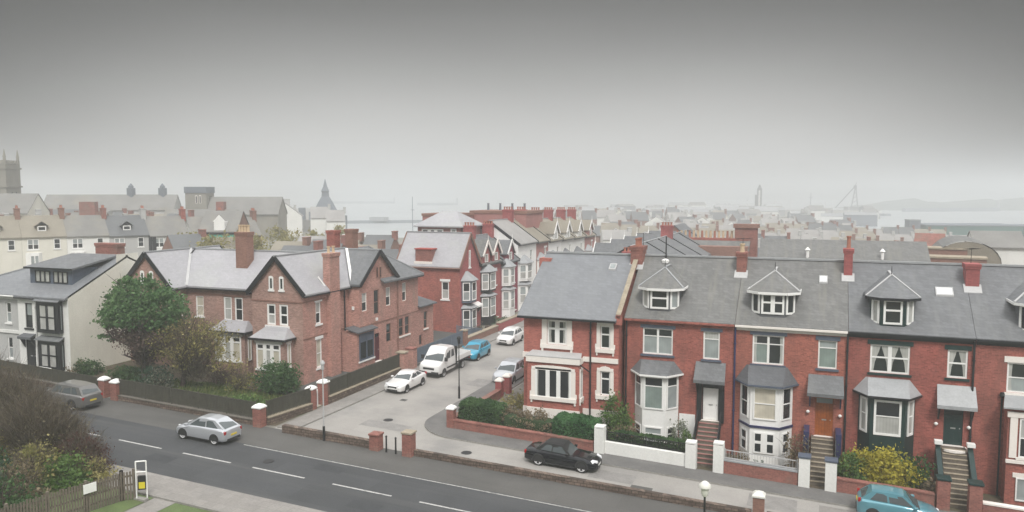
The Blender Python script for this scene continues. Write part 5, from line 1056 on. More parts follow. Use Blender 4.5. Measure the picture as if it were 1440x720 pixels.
def car(label, x, y, ang, paintk, st, cab, wheels, r, doors=2, roofk=None, rim='alloy', cat='car', name='parked_car', grille='trim', frontz=0.5, tailz=0.75, spokes=5, plates=True, lowtrim=True, wide_rear=True, mirrors=True):
    """st: body stations front to back (x, half width, low z, top z, top half width); cab: windscreen base/top, rear top/base as (x, z, half width)"""
    t = thing(name, label, cat, (x, y, g(x, y)))
    L0, L1 = st[0][0], st[-1][0]
    mb = MB(); shell(mb, st, paintk)
    A, B_, C_, D_ = cab; xm = (B_[0] + C_[0]) / 2; zm = max(B_[1], C_[1]) + 0.03
    tops = [(B_[0], B_[1], B_[2]), (xm, zm, (B_[2] + C_[2]) / 2 + 0.015), (C_[0], C_[1], C_[2])]
    rk = roofk or paintk; zl = 0.06
    a = [(A[0], A[2], A[1] - zl), (A[0], -A[2], A[1] - zl)]; d = [(D_[0], D_[2], D_[1] - zl), (D_[0], -D_[2], D_[1] - zl)]
    tp = [[(q[0], q[2], q[1]), (q[0], q[2] * 0.55, q[1] + 0.035), (q[0], -q[2] * 0.55, q[1] + 0.035), (q[0], -q[2], q[1])] for q in tops]
    for q in range(2):
        for i in range(3): mb.poly([tp[q][i], tp[q][i + 1], tp[q + 1][i + 1], tp[q + 1][i]], rk)
    mb.poly([a[0]] + tp[0] + [a[1]], rk); mb.poly([d[0]] + tp[2] + [d[1]], rk)
    mid = lambda s: (xm, s * (A[2] + D_[2]) / 2, (A[1] + D_[1]) / 2 - zl)
    for s, i in ((1, 0), (-1, 3)):
        mb.poly([a[0 if s > 0 else 1], mid(s), tp[1][i], tp[0][i]], rk); mb.poly([mid(s), d[0 if s > 0 else 1], tp[2][i], tp[1][i]], rk)
    for wx in wheels:          # dark wheel openings
        hw = max(q[1] for q in st)
        for s in (1, -1):
            n = 14; rr = r * 1.17; yb = s * (hw + 0.004)
            mb.poly([(wx + rr * math.cos(math.pi * i / n), yb, r + 0.02 + rr * math.sin(math.pi * i / n)) for i in range(n + 1)] + [(wx - rr, yb, 0.24), (wx + rr, yb, 0.24)], 'trim')
    hwm = max(q[1] for q in st)
    if lowtrim: mb.box(min(wheels) + r, max(wheels) - r, -hwm * 0.97, hwm * 0.97, 0.17, 0.27, 'trim')
    body = mb.build('body', t, smooth=32, origin=Z0, bevel=0.035)
    fq = ((A[0], A[2], A[1]), (A[0], -A[2], A[1]), (B_[0], -B_[2], B_[1]), (B_[0], B_[2], B_[1]))
    plate(fq, 0.05, 0.95, 0.03, 0.95, 0.012, 'carglass', 'windscreen', t)
    rq = ((D_[0], -D_[2], D_[1]), (D_[0], D_[2], D_[1]), (C_[0], C_[2], C_[1]), (C_[0], -C_[2], C_[1]))
    plate(rq, 0.10, 0.90, 0.14, 0.9, 0.012, 'carglass', 'rear_window', t)
    for s in (1, -1):
        q = [(D_[0], s * D_[2], D_[1]), (A[0], s * A[2], A[1]), (B_[0], s * B_[2], B_[1]), (C_[0], s * C_[2], C_[1])]
        if s < 0: pass
        off = 0.012 if s < 0 else -0.012
        spans = [(0.16, 0.46), (0.50, 0.90)] if doors == 2 else [(0.13, 0.30), (0.33, 0.60), (0.63, 0.92)] if doors == 4 else [(0.12, 0.9)]
        for i, (u0, u1) in enumerate(spans): plate(q, u0, u1, 0.10, 0.88, off * (1 if s < 0 else 1), 'carglass', 'side_window', t, shrink_top=(0.02, 0.02) if 0 < i < len(spans) - 1 else ((0.01, 0.0) if i == 0 else (0.0, 0.01)))
    for wx in wheels:
        for s in (1, -1): wheel(t, wx, s * (hwm + 0.015), r, 0.2, rim, spokes)
    f = st[1]; fw = f[1]
    for s in (1, -1):
        mb = MB(); z = frontz + 0.16; mb.hexa([(L0 - 0.22, s * fw * 0.99, z - 0.05), (L0 + 0.012, s * fw * 0.62, z - 0.06), (L0 + 0.012, s * fw * 0.46, z - 0.04), (L0 - 0.22, s * fw * 0.6, z - 0.03), (L0 - 0.34, s * fw * 0.99, z + 0.10), (L0 - 0.02, s * fw * 0.64, z + 0.06), (L0 - 0.02, s * fw * 0.48, z + 0.05), (L0 - 0.3, s * fw * 0.6, z + 0.09)], 'headlens'); mb.build('headlight', t, origin=Z0)
        rw = st[-2][1]; mb = MB(); mb.box(L1 + 0.02, L1 + 0.15, min(s * rw * 0.8, s * (rw + 0.004)), max(s * rw * 0.8, s * (rw + 0.004)), tailz, tailz + 0.2, 'redlens'); mb.build('tail_light', t, origin=Z0, bevel=0.02)
        if mirrors:
            mb = MB(); mb.box(A[0] - 0.32, A[0] - 0.14, min(s * (A[2] + 0.06), s * (A[2] + 0.24)), max(s * (A[2] + 0.06), s * (A[2] + 0.24)), A[1] + 0.02, A[1] + 0.15, paintk); mb.build('wing_mirror', t, origin=Z0, bevel=0.03)
    mb = MB(); mb.box(L0 - 0.06, L0 + 0.01, -fw * 0.5, fw * 0.5, frontz - 0.05, frontz + 0.10, grille); mb.box(L0 - 0.06, L0 + 0.014, -fw * 0.62, fw * 0.62, 0.26, 0.36, 'trim'); mb.build('grille', t, origin=Z0, bevel=0.01)
    mb = MB(); mb.box(L1 - 0.014, L1 + 0.1, -fw * 0.8, fw * 0.8, 0.24, 0.4, 'trim'); mb.build('rear_bumper', t, origin=Z0, bevel=0.02)
    if plates:
        mb = MB(); mb.box(L0 + 0.008, L0 + 0.022, -0.25, 0.25, 0.38, 0.48, 'plate_w'); mb.build('number_plate', t, origin=Z0); mb = MB(); mb.box(L1 - 0.022, L1 - 0.002, -0.25, 0.25, tailz - 0.14, tailz - 0.03, 'plate_y'); mb.build('number_plate', t, origin=Z0)
    place(t, x, y, ang); return t
def hatch_st(L, hw, hood, belt, tail, nose=0.58):
    h = L / 2
    return [(h, hw * 0.62, 0.26, nose, hw * 0.5), (h - 0.1, hw * 0.84, 0.2, nose + 0.1, hw * 0.68), (h - 0.35, hw * 0.96, 0.18, nose + 0.2, hw * 0.8), (h - 0.8, hw, 0.18, hood - 0.05, hw * 0.86), (h - 1.15, hw, 0.18, hood, hw * 0.88), (0.1, hw, 0.18, belt, hw * 0.92), (-h + 0.7, hw, 0.2, belt + 0.02, hw * 0.9), (-h + 0.2, hw * 0.96, 0.22, tail, hw * 0.8), (-h + 0.06, hw * 0.88, 0.26, tail - 0.08, hw * 0.7), (-h, hw * 0.78, 0.3, tail - 0.25, hw * 0.6)]
# silver three-door hatchback heading left
car('small silver three-door hatchback on the main road near the street corner', -35.2, 37.55, 180, 'paint_silver', hatch_st(3.95, 0.86, 0.92, 0.97, 0.98), [(1.15, 0.92, 0.78), (0.3, 1.40, 0.58), (-1.0, 1.41, 0.55), (-1.93, 0.95, 0.69)], (1.25, -1.2), 0.31, spokes=9, tailz=0.68)
# silver-brown estate behind the scrub
car('silver-grey estate car half hidden by the brown scrub at the left', -48.5, 38.6, 180, 'paint_grey', hatch_st(4.6, 0.92, 1.0, 1.05, 1.08, 0.66), [(1.05, 1.0, 0.84), (0.35, 1.58, 0.68), (-1.75, 1.56, 0.66), (-2.2, 1.08, 0.78)], (1.45, -1.35), 0.35, doors=4)
# black soft-top
def saloon_st(L, hw, hood, belt, tail, nose=0.58):
    h = L / 2
    return [(h, hw * 0.66, 0.26, nose, hw * 0.55), (h - 0.12, hw * 0.88, 0.2, nose + 0.08, hw * 0.72), (h - 0.5, hw * 0.98, 0.18, hood - 0.12, hw * 0.82), (h - 1.3, hw, 0.18, hood, hw * 0.87), (0.0, hw, 0.18, belt, hw * 0.92), (-h + 1.2, hw, 0.2, tail, hw * 0.88), (-h + 0.4, hw * 0.97, 0.2, tail - 0.01, hw * 0.82), (-h + 0.08, hw * 0.88, 0.24, tail - 0.08, hw * 0.72), (-h, hw * 0.76, 0.28, tail - 0.22, hw * 0.62)]
car('black convertible with closed dark soft top parked before the red garden wall', -13.85, 43.45, 0, 'paint_black', saloon_st(4.45, 0.88, 0.84, 0.88, 0.9), [(0.72, 0.86, 0.78), (0.12, 1.32, 0.6), (-1.0, 1.30, 0.56), (-1.62, 0.9, 0.7)], (1.38, -1.28), 0.34, roofk='soft_top', tailz=0.6)
car('light blue hatchback cut by the bottom edge, parked below the yellow shrub', 4.15, 43.95, 0, 'paint_sky', hatch_st(3.9, 0.85, 0.95, 0.99, 1.02, 0.62), [(0.98, 0.95, 0.77), (0.2, 1.46, 0.6), (-1.3, 1.45, 0.58), (-1.85, 1.02, 0.7)], (1.22, -1.2), 0.3, tailz=0.85)
# side street
car('white sports coupe at the kerb in the side street, in front of the white truck', -30.35, 53.9, -90, 'paint_white', saloon_st(4.3, 0.87, 0.84, 0.88, 0.94), [(0.75, 0.85, 0.77), (-0.05, 1.27, 0.57), (-0.95, 1.26, 0.55), (-1.85, 0.95, 0.68)], (1.3, -1.25), 0.31)
car('bright blue hatchback parked behind the white truck', -29.95, 66.6, -90, 'paint_blue', hatch_st(3.95, 0.86, 0.94, 0.99, 1.02, 0.62), [(1.0, 0.94, 0.78), (0.2, 1.44, 0.6), (-1.4, 1.42, 0.58), (-1.88, 1.0, 0.7)], (1.22, -1.22), 0.31, doors=4)
car('white hatchback farthest up the side street, facing the camera', -29.6, 74.6, -90, 'paint_white', hatch_st(4.1, 0.87, 0.94, 0.99, 1.02, 0.62), [(1.05, 0.94, 0.78), (0.2, 1.46, 0.6), (-1.4, 1.44, 0.58), (-1.95, 1.0, 0.7)], (1.25, -1.25), 0.31, doors=4)
car('silver car on the right side of the street beside the pale capped red pillars', -24.0, 60.4, -90, 'paint_silver', hatch_st(4.2, 0.9, 0.98, 1.03, 1.06, 0.66), [(1.05, 0.98, 0.82), (0.25, 1.56, 0.65), (-1.55, 1.54, 0.63), (-2.0, 1.05, 0.75)], (1.3, -1.3), 0.34, doors=4)
# white crew-cab dropside truck
t = thing('dropside_truck', 'white crew-cab truck with open rear bed parked behind the white coupe', 'truck', (-30.2, 60.3, g(-30.2, 60.3)))
h = 2.95; hw = 0.98
st = [(h, hw * 0.8, 0.42, 0.95, hw * 0.7), (h - 0.1, hw * 0.94, 0.36, 1.1, hw * 0.84), (h - 0.45, hw, 0.34, 1.22, hw * 0.9), (h - 1.05, hw, 0.34, 1.36, hw * 0.94), (h - 1.6, hw, 0.34, 1.38, hw * 0.95), (-0.25, hw, 0.34, 1.38, hw * 0.95), (-0.3, hw * 0.98, 0.4, 1.36, hw * 0.93)]
mb = MB(); shell(mb, st, 'paint_white')
A, B_, C_, D_ = (h - 0.85, 1.34, 0.93), (h - 1.6, 2.2, 0.8), (-0.2, 2.25, 0.8), (-0.3, 1.38, 0.93)
tops = [B_, (1.0, 2.33, 0.81), C_]; tp = [[(q[0], q[2], q[1]), (q[0], q[2] * 0.6, q[1] + 0.06), (q[0], -q[2] * 0.6, q[1] + 0.06), (q[0], -q[2], q[1])] for q in tops]
for q in range(2):
    for i in range(3): mb.poly([tp[q][i], tp[q][i + 1], tp[q + 1][i + 1], tp[q + 1][i]], 'paint_white')
mb.poly([(A[0], A[2], A[1] - 0.06)] + tp[0] + [(A[0], -A[2], A[1] - 0.06)], 'paint_white'); mb.poly([(D_[0], D_[2], D_[1] - 0.06)] + tp[2] + [(D_[0], -D_[2], D_[1] - 0.06)], 'paint_white')
for s, i in ((1, 0), (-1, 3)): mb.poly([(A[0], s * A[2], A[1] - 0.06), (1.0, s * 0.93, 1.31), tp[1][i], tp[0][i]], 'paint_white'); mb.poly([(1.0, s * 0.93, 1.31), (D_[0], s * D_[2], D_[1] - 0.06), tp[2][i], tp[1][i]], 'paint_white')
for s in (1, -1):
    mb.poly([(1.95 + 0.42 * math.cos(math.pi * i / 14), s * (hw + 0.004), 0.36 + 0.42 * math.sin(math.pi * i / 14)) for i in range(15)], 'trim')
    mb.box(-0.28, 1.5, min(s * (hw - 0.01), s * (hw + 0.02)), max(s * (hw - 0.01), s * (hw + 0.02)), 0.62, 0.76, 'trim')
mb.build('cab', t, smooth=32, origin=Z0, bevel=0.03)
plate(((A[0], A[2], A[1]), (A[0], -A[2], A[1]), (B_[0], -B_[2], B_[1]), (B_[0], B_[2], B_[1])), 0.04, 0.96, 0.02, 0.92, 0.014, 'carglass', 'windscreen', t)
for s in (1, -1):
    q = [(D_[0], s * D_[2], D_[1]), (A[0], s * A[2], A[1]), (B_[0], s * B_[2], B_[1]), (C_[0], s * C_[2], C_[1])]; off = 0.014 if s < 0 else -0.014
    plate(q, 0.10, 0.36, 0.12, 0.8, off, 'carglass', 'side_window', t); plate(q, 0.46, 0.86, 0.08, 0.8, off, 'carglass', 'side_window', t, shrink_top=(0, 0.06))
    mb = MB(); mb.hexa([(h - 0.3, s * 0.97, 0.98), (h - 0.02, s * 0.78, 0.9), (h - 0.02, s * 0.6, 0.92), (h - 0.3, s * 0.75, 1.0), (h - 0.4, s * 0.96, 1.16), (h - 0.12, s * 0.8, 1.06), (h - 0.12, s * 0.6, 1.06), (h - 0.4, s * 0.75, 1.16)], 'headlens'); mb.build('headlight', t, origin=Z0)
    mb = MB(); mb.box(1.85, 2.0, min(s * 0.98, s * 1.25), max(s * 0.98, s * 1.25), 1.35, 1.7, 'trim'); mb.build('wing_mirror', t, origin=Z0, bevel=0.04)
    for wx in (1.95, -1.75): wheel(t, wx, s * (hw + 0.01), 0.36, 0.24, 'galv', 6)
    mb = MB(); mb.box(-3.32, -3.22, min(s * 0.75, s * 0.98), max(s * 0.75, s * 0.98), 0.62, 0.74, 'redlens'); mb.build('tail_light', t, origin=Z0)
mb = MB(); mb.box(h - 0.06, h + 0.015, -0.52, 0.52, 0.72, 0.9, 'trim'); mb.box(h - 0.08, h + 0.02, -0.9, 0.9, 0.36, 0.58, 'trim'); mb.build('grille', t, origin=Z0, bevel=0.02)
mb = MB(); mb.box(h + 0.016, h + 0.03, -0.26, 0.26, 0.5, 0.61, 'plate_w'); mb.build('number_plate', t, origin=Z0)
mb = MB(); mb.box(-3.3, -0.45, -1.02, 1.02, 0.78, 0.9, 'trim'); mb.box(-3.2, -0.4, -0.45, 0.45, 0.5, 0.78, 'trim')
for s in (1, -1): mb.box(-3.3, -0.45, min(s * 0.98, s * 1.03), max(s * 0.98, s * 1.03), 0.9, 1.32, 'paint_white')
mb.box(-3.32, -3.27, -0.98, 0.98, 0.9, 1.32, 'paint_white'); mb.box(-0.5, -0.44, -1.0, 1.0, 0.6, 2.2, 'iron'); mb.box(-3.2, -0.6, -0.95, 0.95, 0.901, 0.96, 'galv'); mb.build('load_bed', t, origin=Z0, bevel=0.01)
place(t, -30.15, 60.35, -90)
# ------------------------------------------------------------------ trees, shrubs and hedges
def plant(name, label, cat, x, y, group=None): return thing(name, label, cat, (x, y, g(x, y)), group)
# the big two-toned tree
t = plant('garden_tree', 'big bushy tree with green top and purple-brown lower branches before the villa', 'tree', -48.6, 45.4); z = g(-48.6, 45.4)
limbs('trunk', t, (-48.6, 45.4, z), (-48.8, 45.4, z + 7.2), 0.32, 26, 2.9, 3, fork=0.15)
leaves('crown', t, 'leaf_pine', [(-48.7, 45.3, z + 6.8, 1.9, 2.0, 1.15), (-50.0, 45.1, z + 6.0, 1.7, 1.8, 1.0), (-47.2, 45.4, z + 6.1, 1.9, 1.9, 1.2), (-50.9, 44.9, z + 4.9, 1.1, 1.4, 0.5), (-46.3, 45.6, z + 5.0, 1.3, 1.5, 1.0), (-48.9, 44.2, z + 5.4, 2.0, 1.3, 0.9), (-51.6, 44.8, z + 4.3, 0.7, 0.8, 0.3), (-50.8, 45.0, z + 6.6, 0.9, 1.0, 0.4), (-49.4, 45.2, z + 7.9, 0.9, 1.0, 0.5), (-46.2, 45.3, z + 7.0, 0.8, 0.9, 0.45), (-51.9, 45.0, z + 5.3, 0.6, 0.7, 0.25), (-51.3, 44.6, z + 3.6, 0.8, 0.8, 0.3), (-47.6, 45.0, z + 8.0, 0.6, 0.7, 0.5), (-45.3, 45.4, z + 5.9, 0.7, 0.8, 0.35), (-50.4, 45.0, z + 7.4, 0.6, 0.7, 0.35)], 15000, 0.24, 5, flat=0.3, shell=0.45)
leaves('crown', t, 'leaf_brown', [(-48.4, 45.2, z + 3.7, 1.9, 1.9, 1.3), (-50.0, 45.1, z + 3.9, 1.4, 1.4, 0.8), (-46.9, 45.5, z + 3.9, 1.4, 1.5, 1.2), (-48.3, 45.4, z + 2.3, 1.2, 1.2, 0.9)], 7000, 0.20, 6, shell=0.2)
twigs('bare_twigs', t, 'twig', (-48.5, 45.3, z + 0.9), (1.5, 1.5, 3.6), 500, 1.3, 0.018, 7)
t = plant('garden_tree', 'low spreading olive-yellow tree with bare twigs, right of the big green tree', 'tree', -44.9, 45.6); z = g(-44.9, 45.6)
limbs('trunk', t, (-45.1, 45.6, z), (-44.3, 45.5, z + 4.6), 0.2, 26, 2.6, 9, fork=0.2)
leaves('crown', t, 'leaf_olive', [(-44.6, 45.5, z + 4.3, 1.9, 1.7, 1.0), (-42.6, 45.8, z + 4.0, 1.7, 1.6, 1.3), (-46.2, 45.2, z + 3.5, 1.5, 1.5, 1.4), (-44.2, 45.4, z + 2.8, 1.9, 1.6, 1.1), (-41.5, 45.9, z + 2.5, 1.1, 1.2, 1.0)], 6200, 0.16, 11, shell=0.15)
twigs('bare_twigs', t, 'twig', (-44.0, 45.6, z + 0.5), (2.8, 1.7, 4.6), 1500, 1.3, 0.016, 12)
def bush(label, x, y, rx, ry, rz, k, n, s, seed, lift=0.0, name='shrub', cat='shrub', tw=0, flat=0.0, sh=0.45, extra=()):
    t = plant(name, label, cat, x, y); z = g(x, y)
    limbs('stem', t, (x, y, z), (x, y, z + rz * 1.2), 0.05, 8, rx * 0.7, seed)
    leaves('foliage', t, k, [(x, y, z + rz * 0.95 + lift, rx, ry, rz), (x + rx * 0.3, y, z + rz * 0.7 + lift, rx * 0.8, ry * 0.8, rz * 0.75)] + [(x + a * rx, y + b * ry, z + c * rz, rx * e, ry * e, rz * e) for a, b, c, e in extra], n, s, seed, flat, sh)
    if tw: twigs('bare_twigs', t, 'twig', (x, y, z), (rx, ry, rz * 1.7), tw, rz * 0.5, 0.012, seed + 1)
    return t
bush('rounded dark green bush in front of the villa bay window', -38.2, 48.0, 1.55, 1.3, 1.15, 'leaf_hedge', 6500, 0.2, 21)
bush('small bush at the foot of the white gable wall, left of the big tree', -54.4, 45.2, 1.1, 0.9, 0.7, 'leaf_hedge', 1600, 0.17, 22)
bush('low pale scrub beside the white gable wall', -55.6, 44.9, 0.9, 0.8, 0.6, 'leaf_dry', 900, 0.14, 23, tw=80)
bush('dark rounded shrub at the foot of the big tree', -46.6, 44.5, 1.2, 1.0, 0.85, 'leaf_cypress', 2200, 0.17, 24)
bush('dark leafy undergrowth left of the big tree trunk', -50.6, 45.4, 1.9, 1.0, 0.55, 'leaf_hedge', 2000, 0.18, 25)
bush('reddish twiggy bush under the villa middle bay', -43.2, 47.6, 1.6, 1.1, 1.0, 'leaf_brown', 1500, 0.13, 26, tw=420)
bush('bare brown bush left of the rounded dark bush', -40.6, 46.8, 1.3, 1.1, 1.1, 'leaf_olive', 1100, 0.13, 27, tw=450)
bush('pale twiggy shrub beside the lawn under the olive tree', -45.6, 44.0, 0.9, 0.8, 0.9, 'leaf_grey', 700, 0.13, 28, tw=200)
bush('scruffy low grass clump on the lawn behind the corner pillar', -37.6, 44.4, 1.5, 1.0, 0.35, 'leaf_green', 1300, 0.16, 29)
mb_n = 5200; rs = np.random.RandomState(4); P = np.stack([-47 + 10.6 * rs.rand(mb_n), 41.8 + 5.2 * rs.rand(mb_n)], 1); zz = np.array([g(a, b) for a, b in P])
V_ = []
for (x, y), z0 in zip(P, zz):
    a = rs.rand() * 6.28; h = 0.12 + 0.2 * rs.rand(); V_ += [(x - 0.05 * math.cos(a), y - 0.05 * math.sin(a), z0 + 0.03), (x + 0.05 * math.cos(a), y + 0.05 * math.sin(a), z0 + 0.03), (x + 0.04, y + 0.03, z0 + h), (x + 0.01, y + 0.02, z0 + h)]
structure(leafmesh('grass', None, 'grass', np.array(V_), rs.rand(mb_n)), 'stuff')
# hedges of the corner house and terrace
def hedge(label, x0, x1, y0, y1, h, k, n, s, seed, rnd=1.0):
    xc, yc = (x0 + x1) / 2, (y0 + y1) / 2; t = plant('hedge', label, 'hedge', xc, yc); z = g(xc, yc); rs = np.random.RandomState(seed)
    L = x1 - x0; m = max(2, int(L / 0.8))
    mb = MB(); mb.gbox(x0 + 0.25, x1 - 0.25, y0 + 0.2, y1 - 0.2, h * 0.78, 'hedge_core'); mb.build('stems', t)
    bl = [(x0 + L * (i + 0.5) / m, yc + 0.1 * rs.randn(), g(x0 + L * (i + 0.5) / m, yc) + h * 0.52, L / m * 0.78, (y1 - y0) / 2, h * 0.5 * (1 - rnd * 0.12 * rs.rand())) for i in range(m)]
    if rnd > 1: 
        leaves('foliage', t, k, bl, n, s, seed, 0.0, 0.8); return t
    u = rs.uniform(-1, 1, (n, 3)); ax = rs.choice(3, n, p=[0.1, 0.35, 0.55]); u[np.arange(n), ax] = np.where(ax == 2, 1, np.sign(u[np.arange(n), ax]))
    u = u / (np.sum(np.abs(u) ** 7, 1) ** (1 / 7.0))[:, None]; wob = 1 + 0.05 * np.sin(u[:, 0] * L * 2.1 + 1) + 0.03 * np.sin(u[:, 0] * L * 5.3)
    P_ = np.stack([u[:, 0] * L / 2, u[:, 1] * (y1 - y0) / 2, (u[:, 2] * wob + 1) * h / 2], 1) + rs.normal(size=(n, 3)) * 0.035
    P_[:, 2] += np.array([g(a + xc, b + yc) for a, b in P_[:, :2]]) - z
    a = rs.normal(size=(n, 3)); a /= np.linalg.norm(a, axis=1)[:, None]; q = np.cross(a, rs.normal(size=(n, 3))); q /= np.linalg.norm(q, axis=1)[:, None]; sz = s * (0.5 + rs.rand(n))[:, None]
    V4 = np.stack([P_ - a * sz * 0.5, P_ + q * sz * 0.32, P_ + a * sz * 0.5, P_ - q * sz * 0.32], 1).reshape(-1, 3)
    leafmesh('foliage', t, k, V4, np.clip(0.5 + 0.25 * np.sin(P_[:, 0] * 3.1 + 2 * P_[:, 2]) + 0.3 * (rs.rand(n) - 0.5), 0, 1)); return t
hedge('clipped dark green hedge at the left end of the corner house garden', -22.3, -19.2, 46.6, 48.2, 1.8, 'leaf_hedge', 14000, 0.14, 31)
hedge('brown and cream mixed hedge between the two green hedges of the corner house', -19.3, -15.6, 46.7, 48.1, 1.6, 'leaf_dry', 5200, 0.15, 32, rnd=1.3)
hedge('rounded green hedge at the right end of the corner house garden', -15.6, -12.7, 46.5, 48.2, 1.75, 'leaf_box', 13000, 0.13, 33)
bush('tall light green shrub left of the white canted bay', -11.9, 48.6, 0.95, 0.8, 1.35, 'leaf_green', 3200, 0.17, 34, lift=0.4)
bush('mottled low shrub in front of the tall light green shrub', -11.0, 47.7, 1.1, 0.7, 0.9, 'leaf_dry', 1400, 0.14, 35, extra=[(0.1, 0.1, 1.0, 0.6)])
bush('green leaves poking through the mottled shrub by the white pillar', -11.5, 47.3, 0.8, 0.5, 0.7, 'leaf_green', 900, 0.15, 36)
hedge('low dark hedge behind the black railing of the white bay house', -11.9, -7.1, 46.75, 47.35, 1.35, 'leaf_hedge', 5000, 0.13, 37)
bush('small yellow-green conifer beside the reddish steps', -7.3, 47.6, 0.4, 0.4, 0.85, 'leaf_green', 900, 0.12, 38, lift=0.2)
bush('grey-green bush against the wall right of the white bay', -7.9, 49.0, 0.7, 0.5, 0.95, 'leaf_grey', 900, 0.14, 39, lift=0.3)
bush('dry beige bush behind the railing right of the reddish steps', -4.2, 47.6, 0.7, 0.6, 0.55, 'leaf_dry', 900, 0.12, 40, tw=60)
bush('small dark tub plant behind the pale railing under the tall white bay', -2.9, 47.2, 0.35, 0.35, 0.45, 'leaf_cypress', 350, 0.12, 41)
bush('climbing pale shrub left of the blue step cheeks', -0.95, 48.2, 0.75, 0.6, 1.25, 'leaf_dry', 1500, 0.14, 42, tw=80)
bush('bright yellow bushy shrub in front of the dark green bay', 3.6, 48.0, 1.75, 1.0, 1.2, 'leaf_yellow', 7000, 0.2, 43, sh=0.35, extra=[(-0.5, 0, 1.3, 0.5), (0.5, 0.1, 0.8, 0.6)])
bush('leafy green bush between the white pillar and the yellow shrub', 1.9, 47.5, 0.85, 0.7, 1.0, 'leaf_green', 2600, 0.17, 44, lift=0.1)
bush('dark green bush right of the yellow shrub', 5.35, 48.3, 0.75, 0.7, 1.2, 'leaf_hedge', 2600, 0.16, 45)
bush('dry grassy clump between the dark bush and the green railing steps', 6.0, 47.6, 0.5, 0.5, 0.75, 'leaf_dry', 900, 0.14, 46, tw=50)
bush('green climber on the side wall of the corner house', -19.1, 53.5, 0.45, 1.8, 2.6, 'leaf_hedge', 2600, 0.18, 47, lift=0.2)
bush('weedy shrub in the side garden by the pale capped pillars', -20.6, 52.6, 1.2, 2.0, 0.6, 'leaf_olive', 1500, 0.15, 48, tw=120)
bush('patch of plants in front of the turret bay house', -34.8, 78.2, 0.9, 1.6, 0.5, 'leaf_brown', 700, 0.14, 49, tw=60)
bush('low garden plants before the black framed bay', -34.6, 83.6, 0.8, 2.2, 0.5, 'leaf_hedge', 700, 0.15, 50)
# the thicket at the bottom left
TH = [('twiggy brown scrub at the road edge just left of the round red-brown bush', -39.6, 31.0, 1.7, 1.0, 1.5, 'leaf_scrub', 3600, 0.09, 2200, 1.4),
      ('low mixed green scrub tucked between the fence and the red-brown bush', -35.6, 29.6, 1.3, 0.9, 0.75, 'leaf_olive', 1600, 0.11, 300, 0.7),
      ('dark leafy scrub close behind the left end of the wooden fence', -35.6, 24.6, 1.6, 1.2, 1.1, 'leaf_hedge', 3000, 0.13, 150, 0.9),
      ('high open brown scrub nearest the road, in front of the silver-grey estate', -42.9, 31.2, 2.7, 1.2, 2.15, 'leaf_scrub', 5200, 0.09, 3600, 2.0),
      ('tall bare brown scrub in the bottom left corner, half hiding the silver estate car', -45.9, 30.9, 3.4, 1.6, 2.6, 'leaf_scrub', 7000, 0.1, 3600, 2.0),
      ('dull brown twiggy scrub behind the wooden fence, left of the red-brown bush', -40.4, 29.8, 2.7, 1.5, 1.95, 'leaf_scrub', 4800, 0.1, 3200, 1.6),
      ('grey-brown leafless scrub at the left edge, higher than the rest', -48.8, 30.2, 3.0, 1.6, 2.3, 'leaf_scrub', 4500, 0.11, 2000, 2.2),
      ('dense round red-brown bush beside the end of the wooden fence', -37.2, 30.3, 1.6, 1.1, 1.2, 'leaf_red', 6000, 0.09, 900, 0.9),
      ('yellow-green bush low behind the wooden fence', -38.0, 28.0, 1.5, 1.0, 1.1, 'leaf_olive', 2600, 0.13, 300, 0.9),
      ('fresh green bush behind the fence sign board', -36.2, 28.4, 1.3, 0.9, 0.85, 'leaf_green', 2600, 0.14, 60, 0.8),
      ('dark blue-green bush at the very bottom left', -38.6, 25.0, 2.4, 1.3, 1.3, 'leaf_cypress', 5000, 0.13, 60, 1.0),
      ('mid green bush above the dark bush at the left edge', -41.8, 27.4, 2.2, 1.3, 1.4, 'leaf_hedge', 4200, 0.13, 200, 1.2),
      ('yellowing bush among the brown scrub at the left', -42.4, 28.6, 1.5, 1.0, 1.4, 'leaf_olive', 2000, 0.13, 500, 1.2),
      ('orange-brown leafy bush just behind the fence at the left', -36.9, 26.4, 1.5, 0.9, 1.0, 'leaf_dry', 2200, 0.12, 400, 0.9)]
for i, (l, x, y, rx, ry, rz, k, n, s, tw, up) in enumerate(TH):
    t = plant('scrub_bush', l, 'bush', x, y); z = g(x, y)
    limbs('stem', t, (x, y, z), (x, y, z + rz * 1.3), 0.06, 14, rx * 0.7, 60 + i, fork=0.1)
    leaves('foliage', t, k, [(x, y, z + rz * 0.9, rx, ry, rz), (x, y, z + rz * 0.4, rx, ry, rz * 0.5), (x - rx * 0.4, y, z + rz * 0.7, rx * 0.6, ry * 0.8, rz * 0.7), (x + rx * 0.5, y, z + rz * 0.6, rx * 0.6, ry * 0.8, rz * 0.6)], n, s * 1.2, 70 + i, 0, 0.2)
    twigs('bare_twigs', t, 'twig', (x, y, z), (rx, ry, rz * 1.75), tw, rz * 0.55, 0.014, 80 + i)
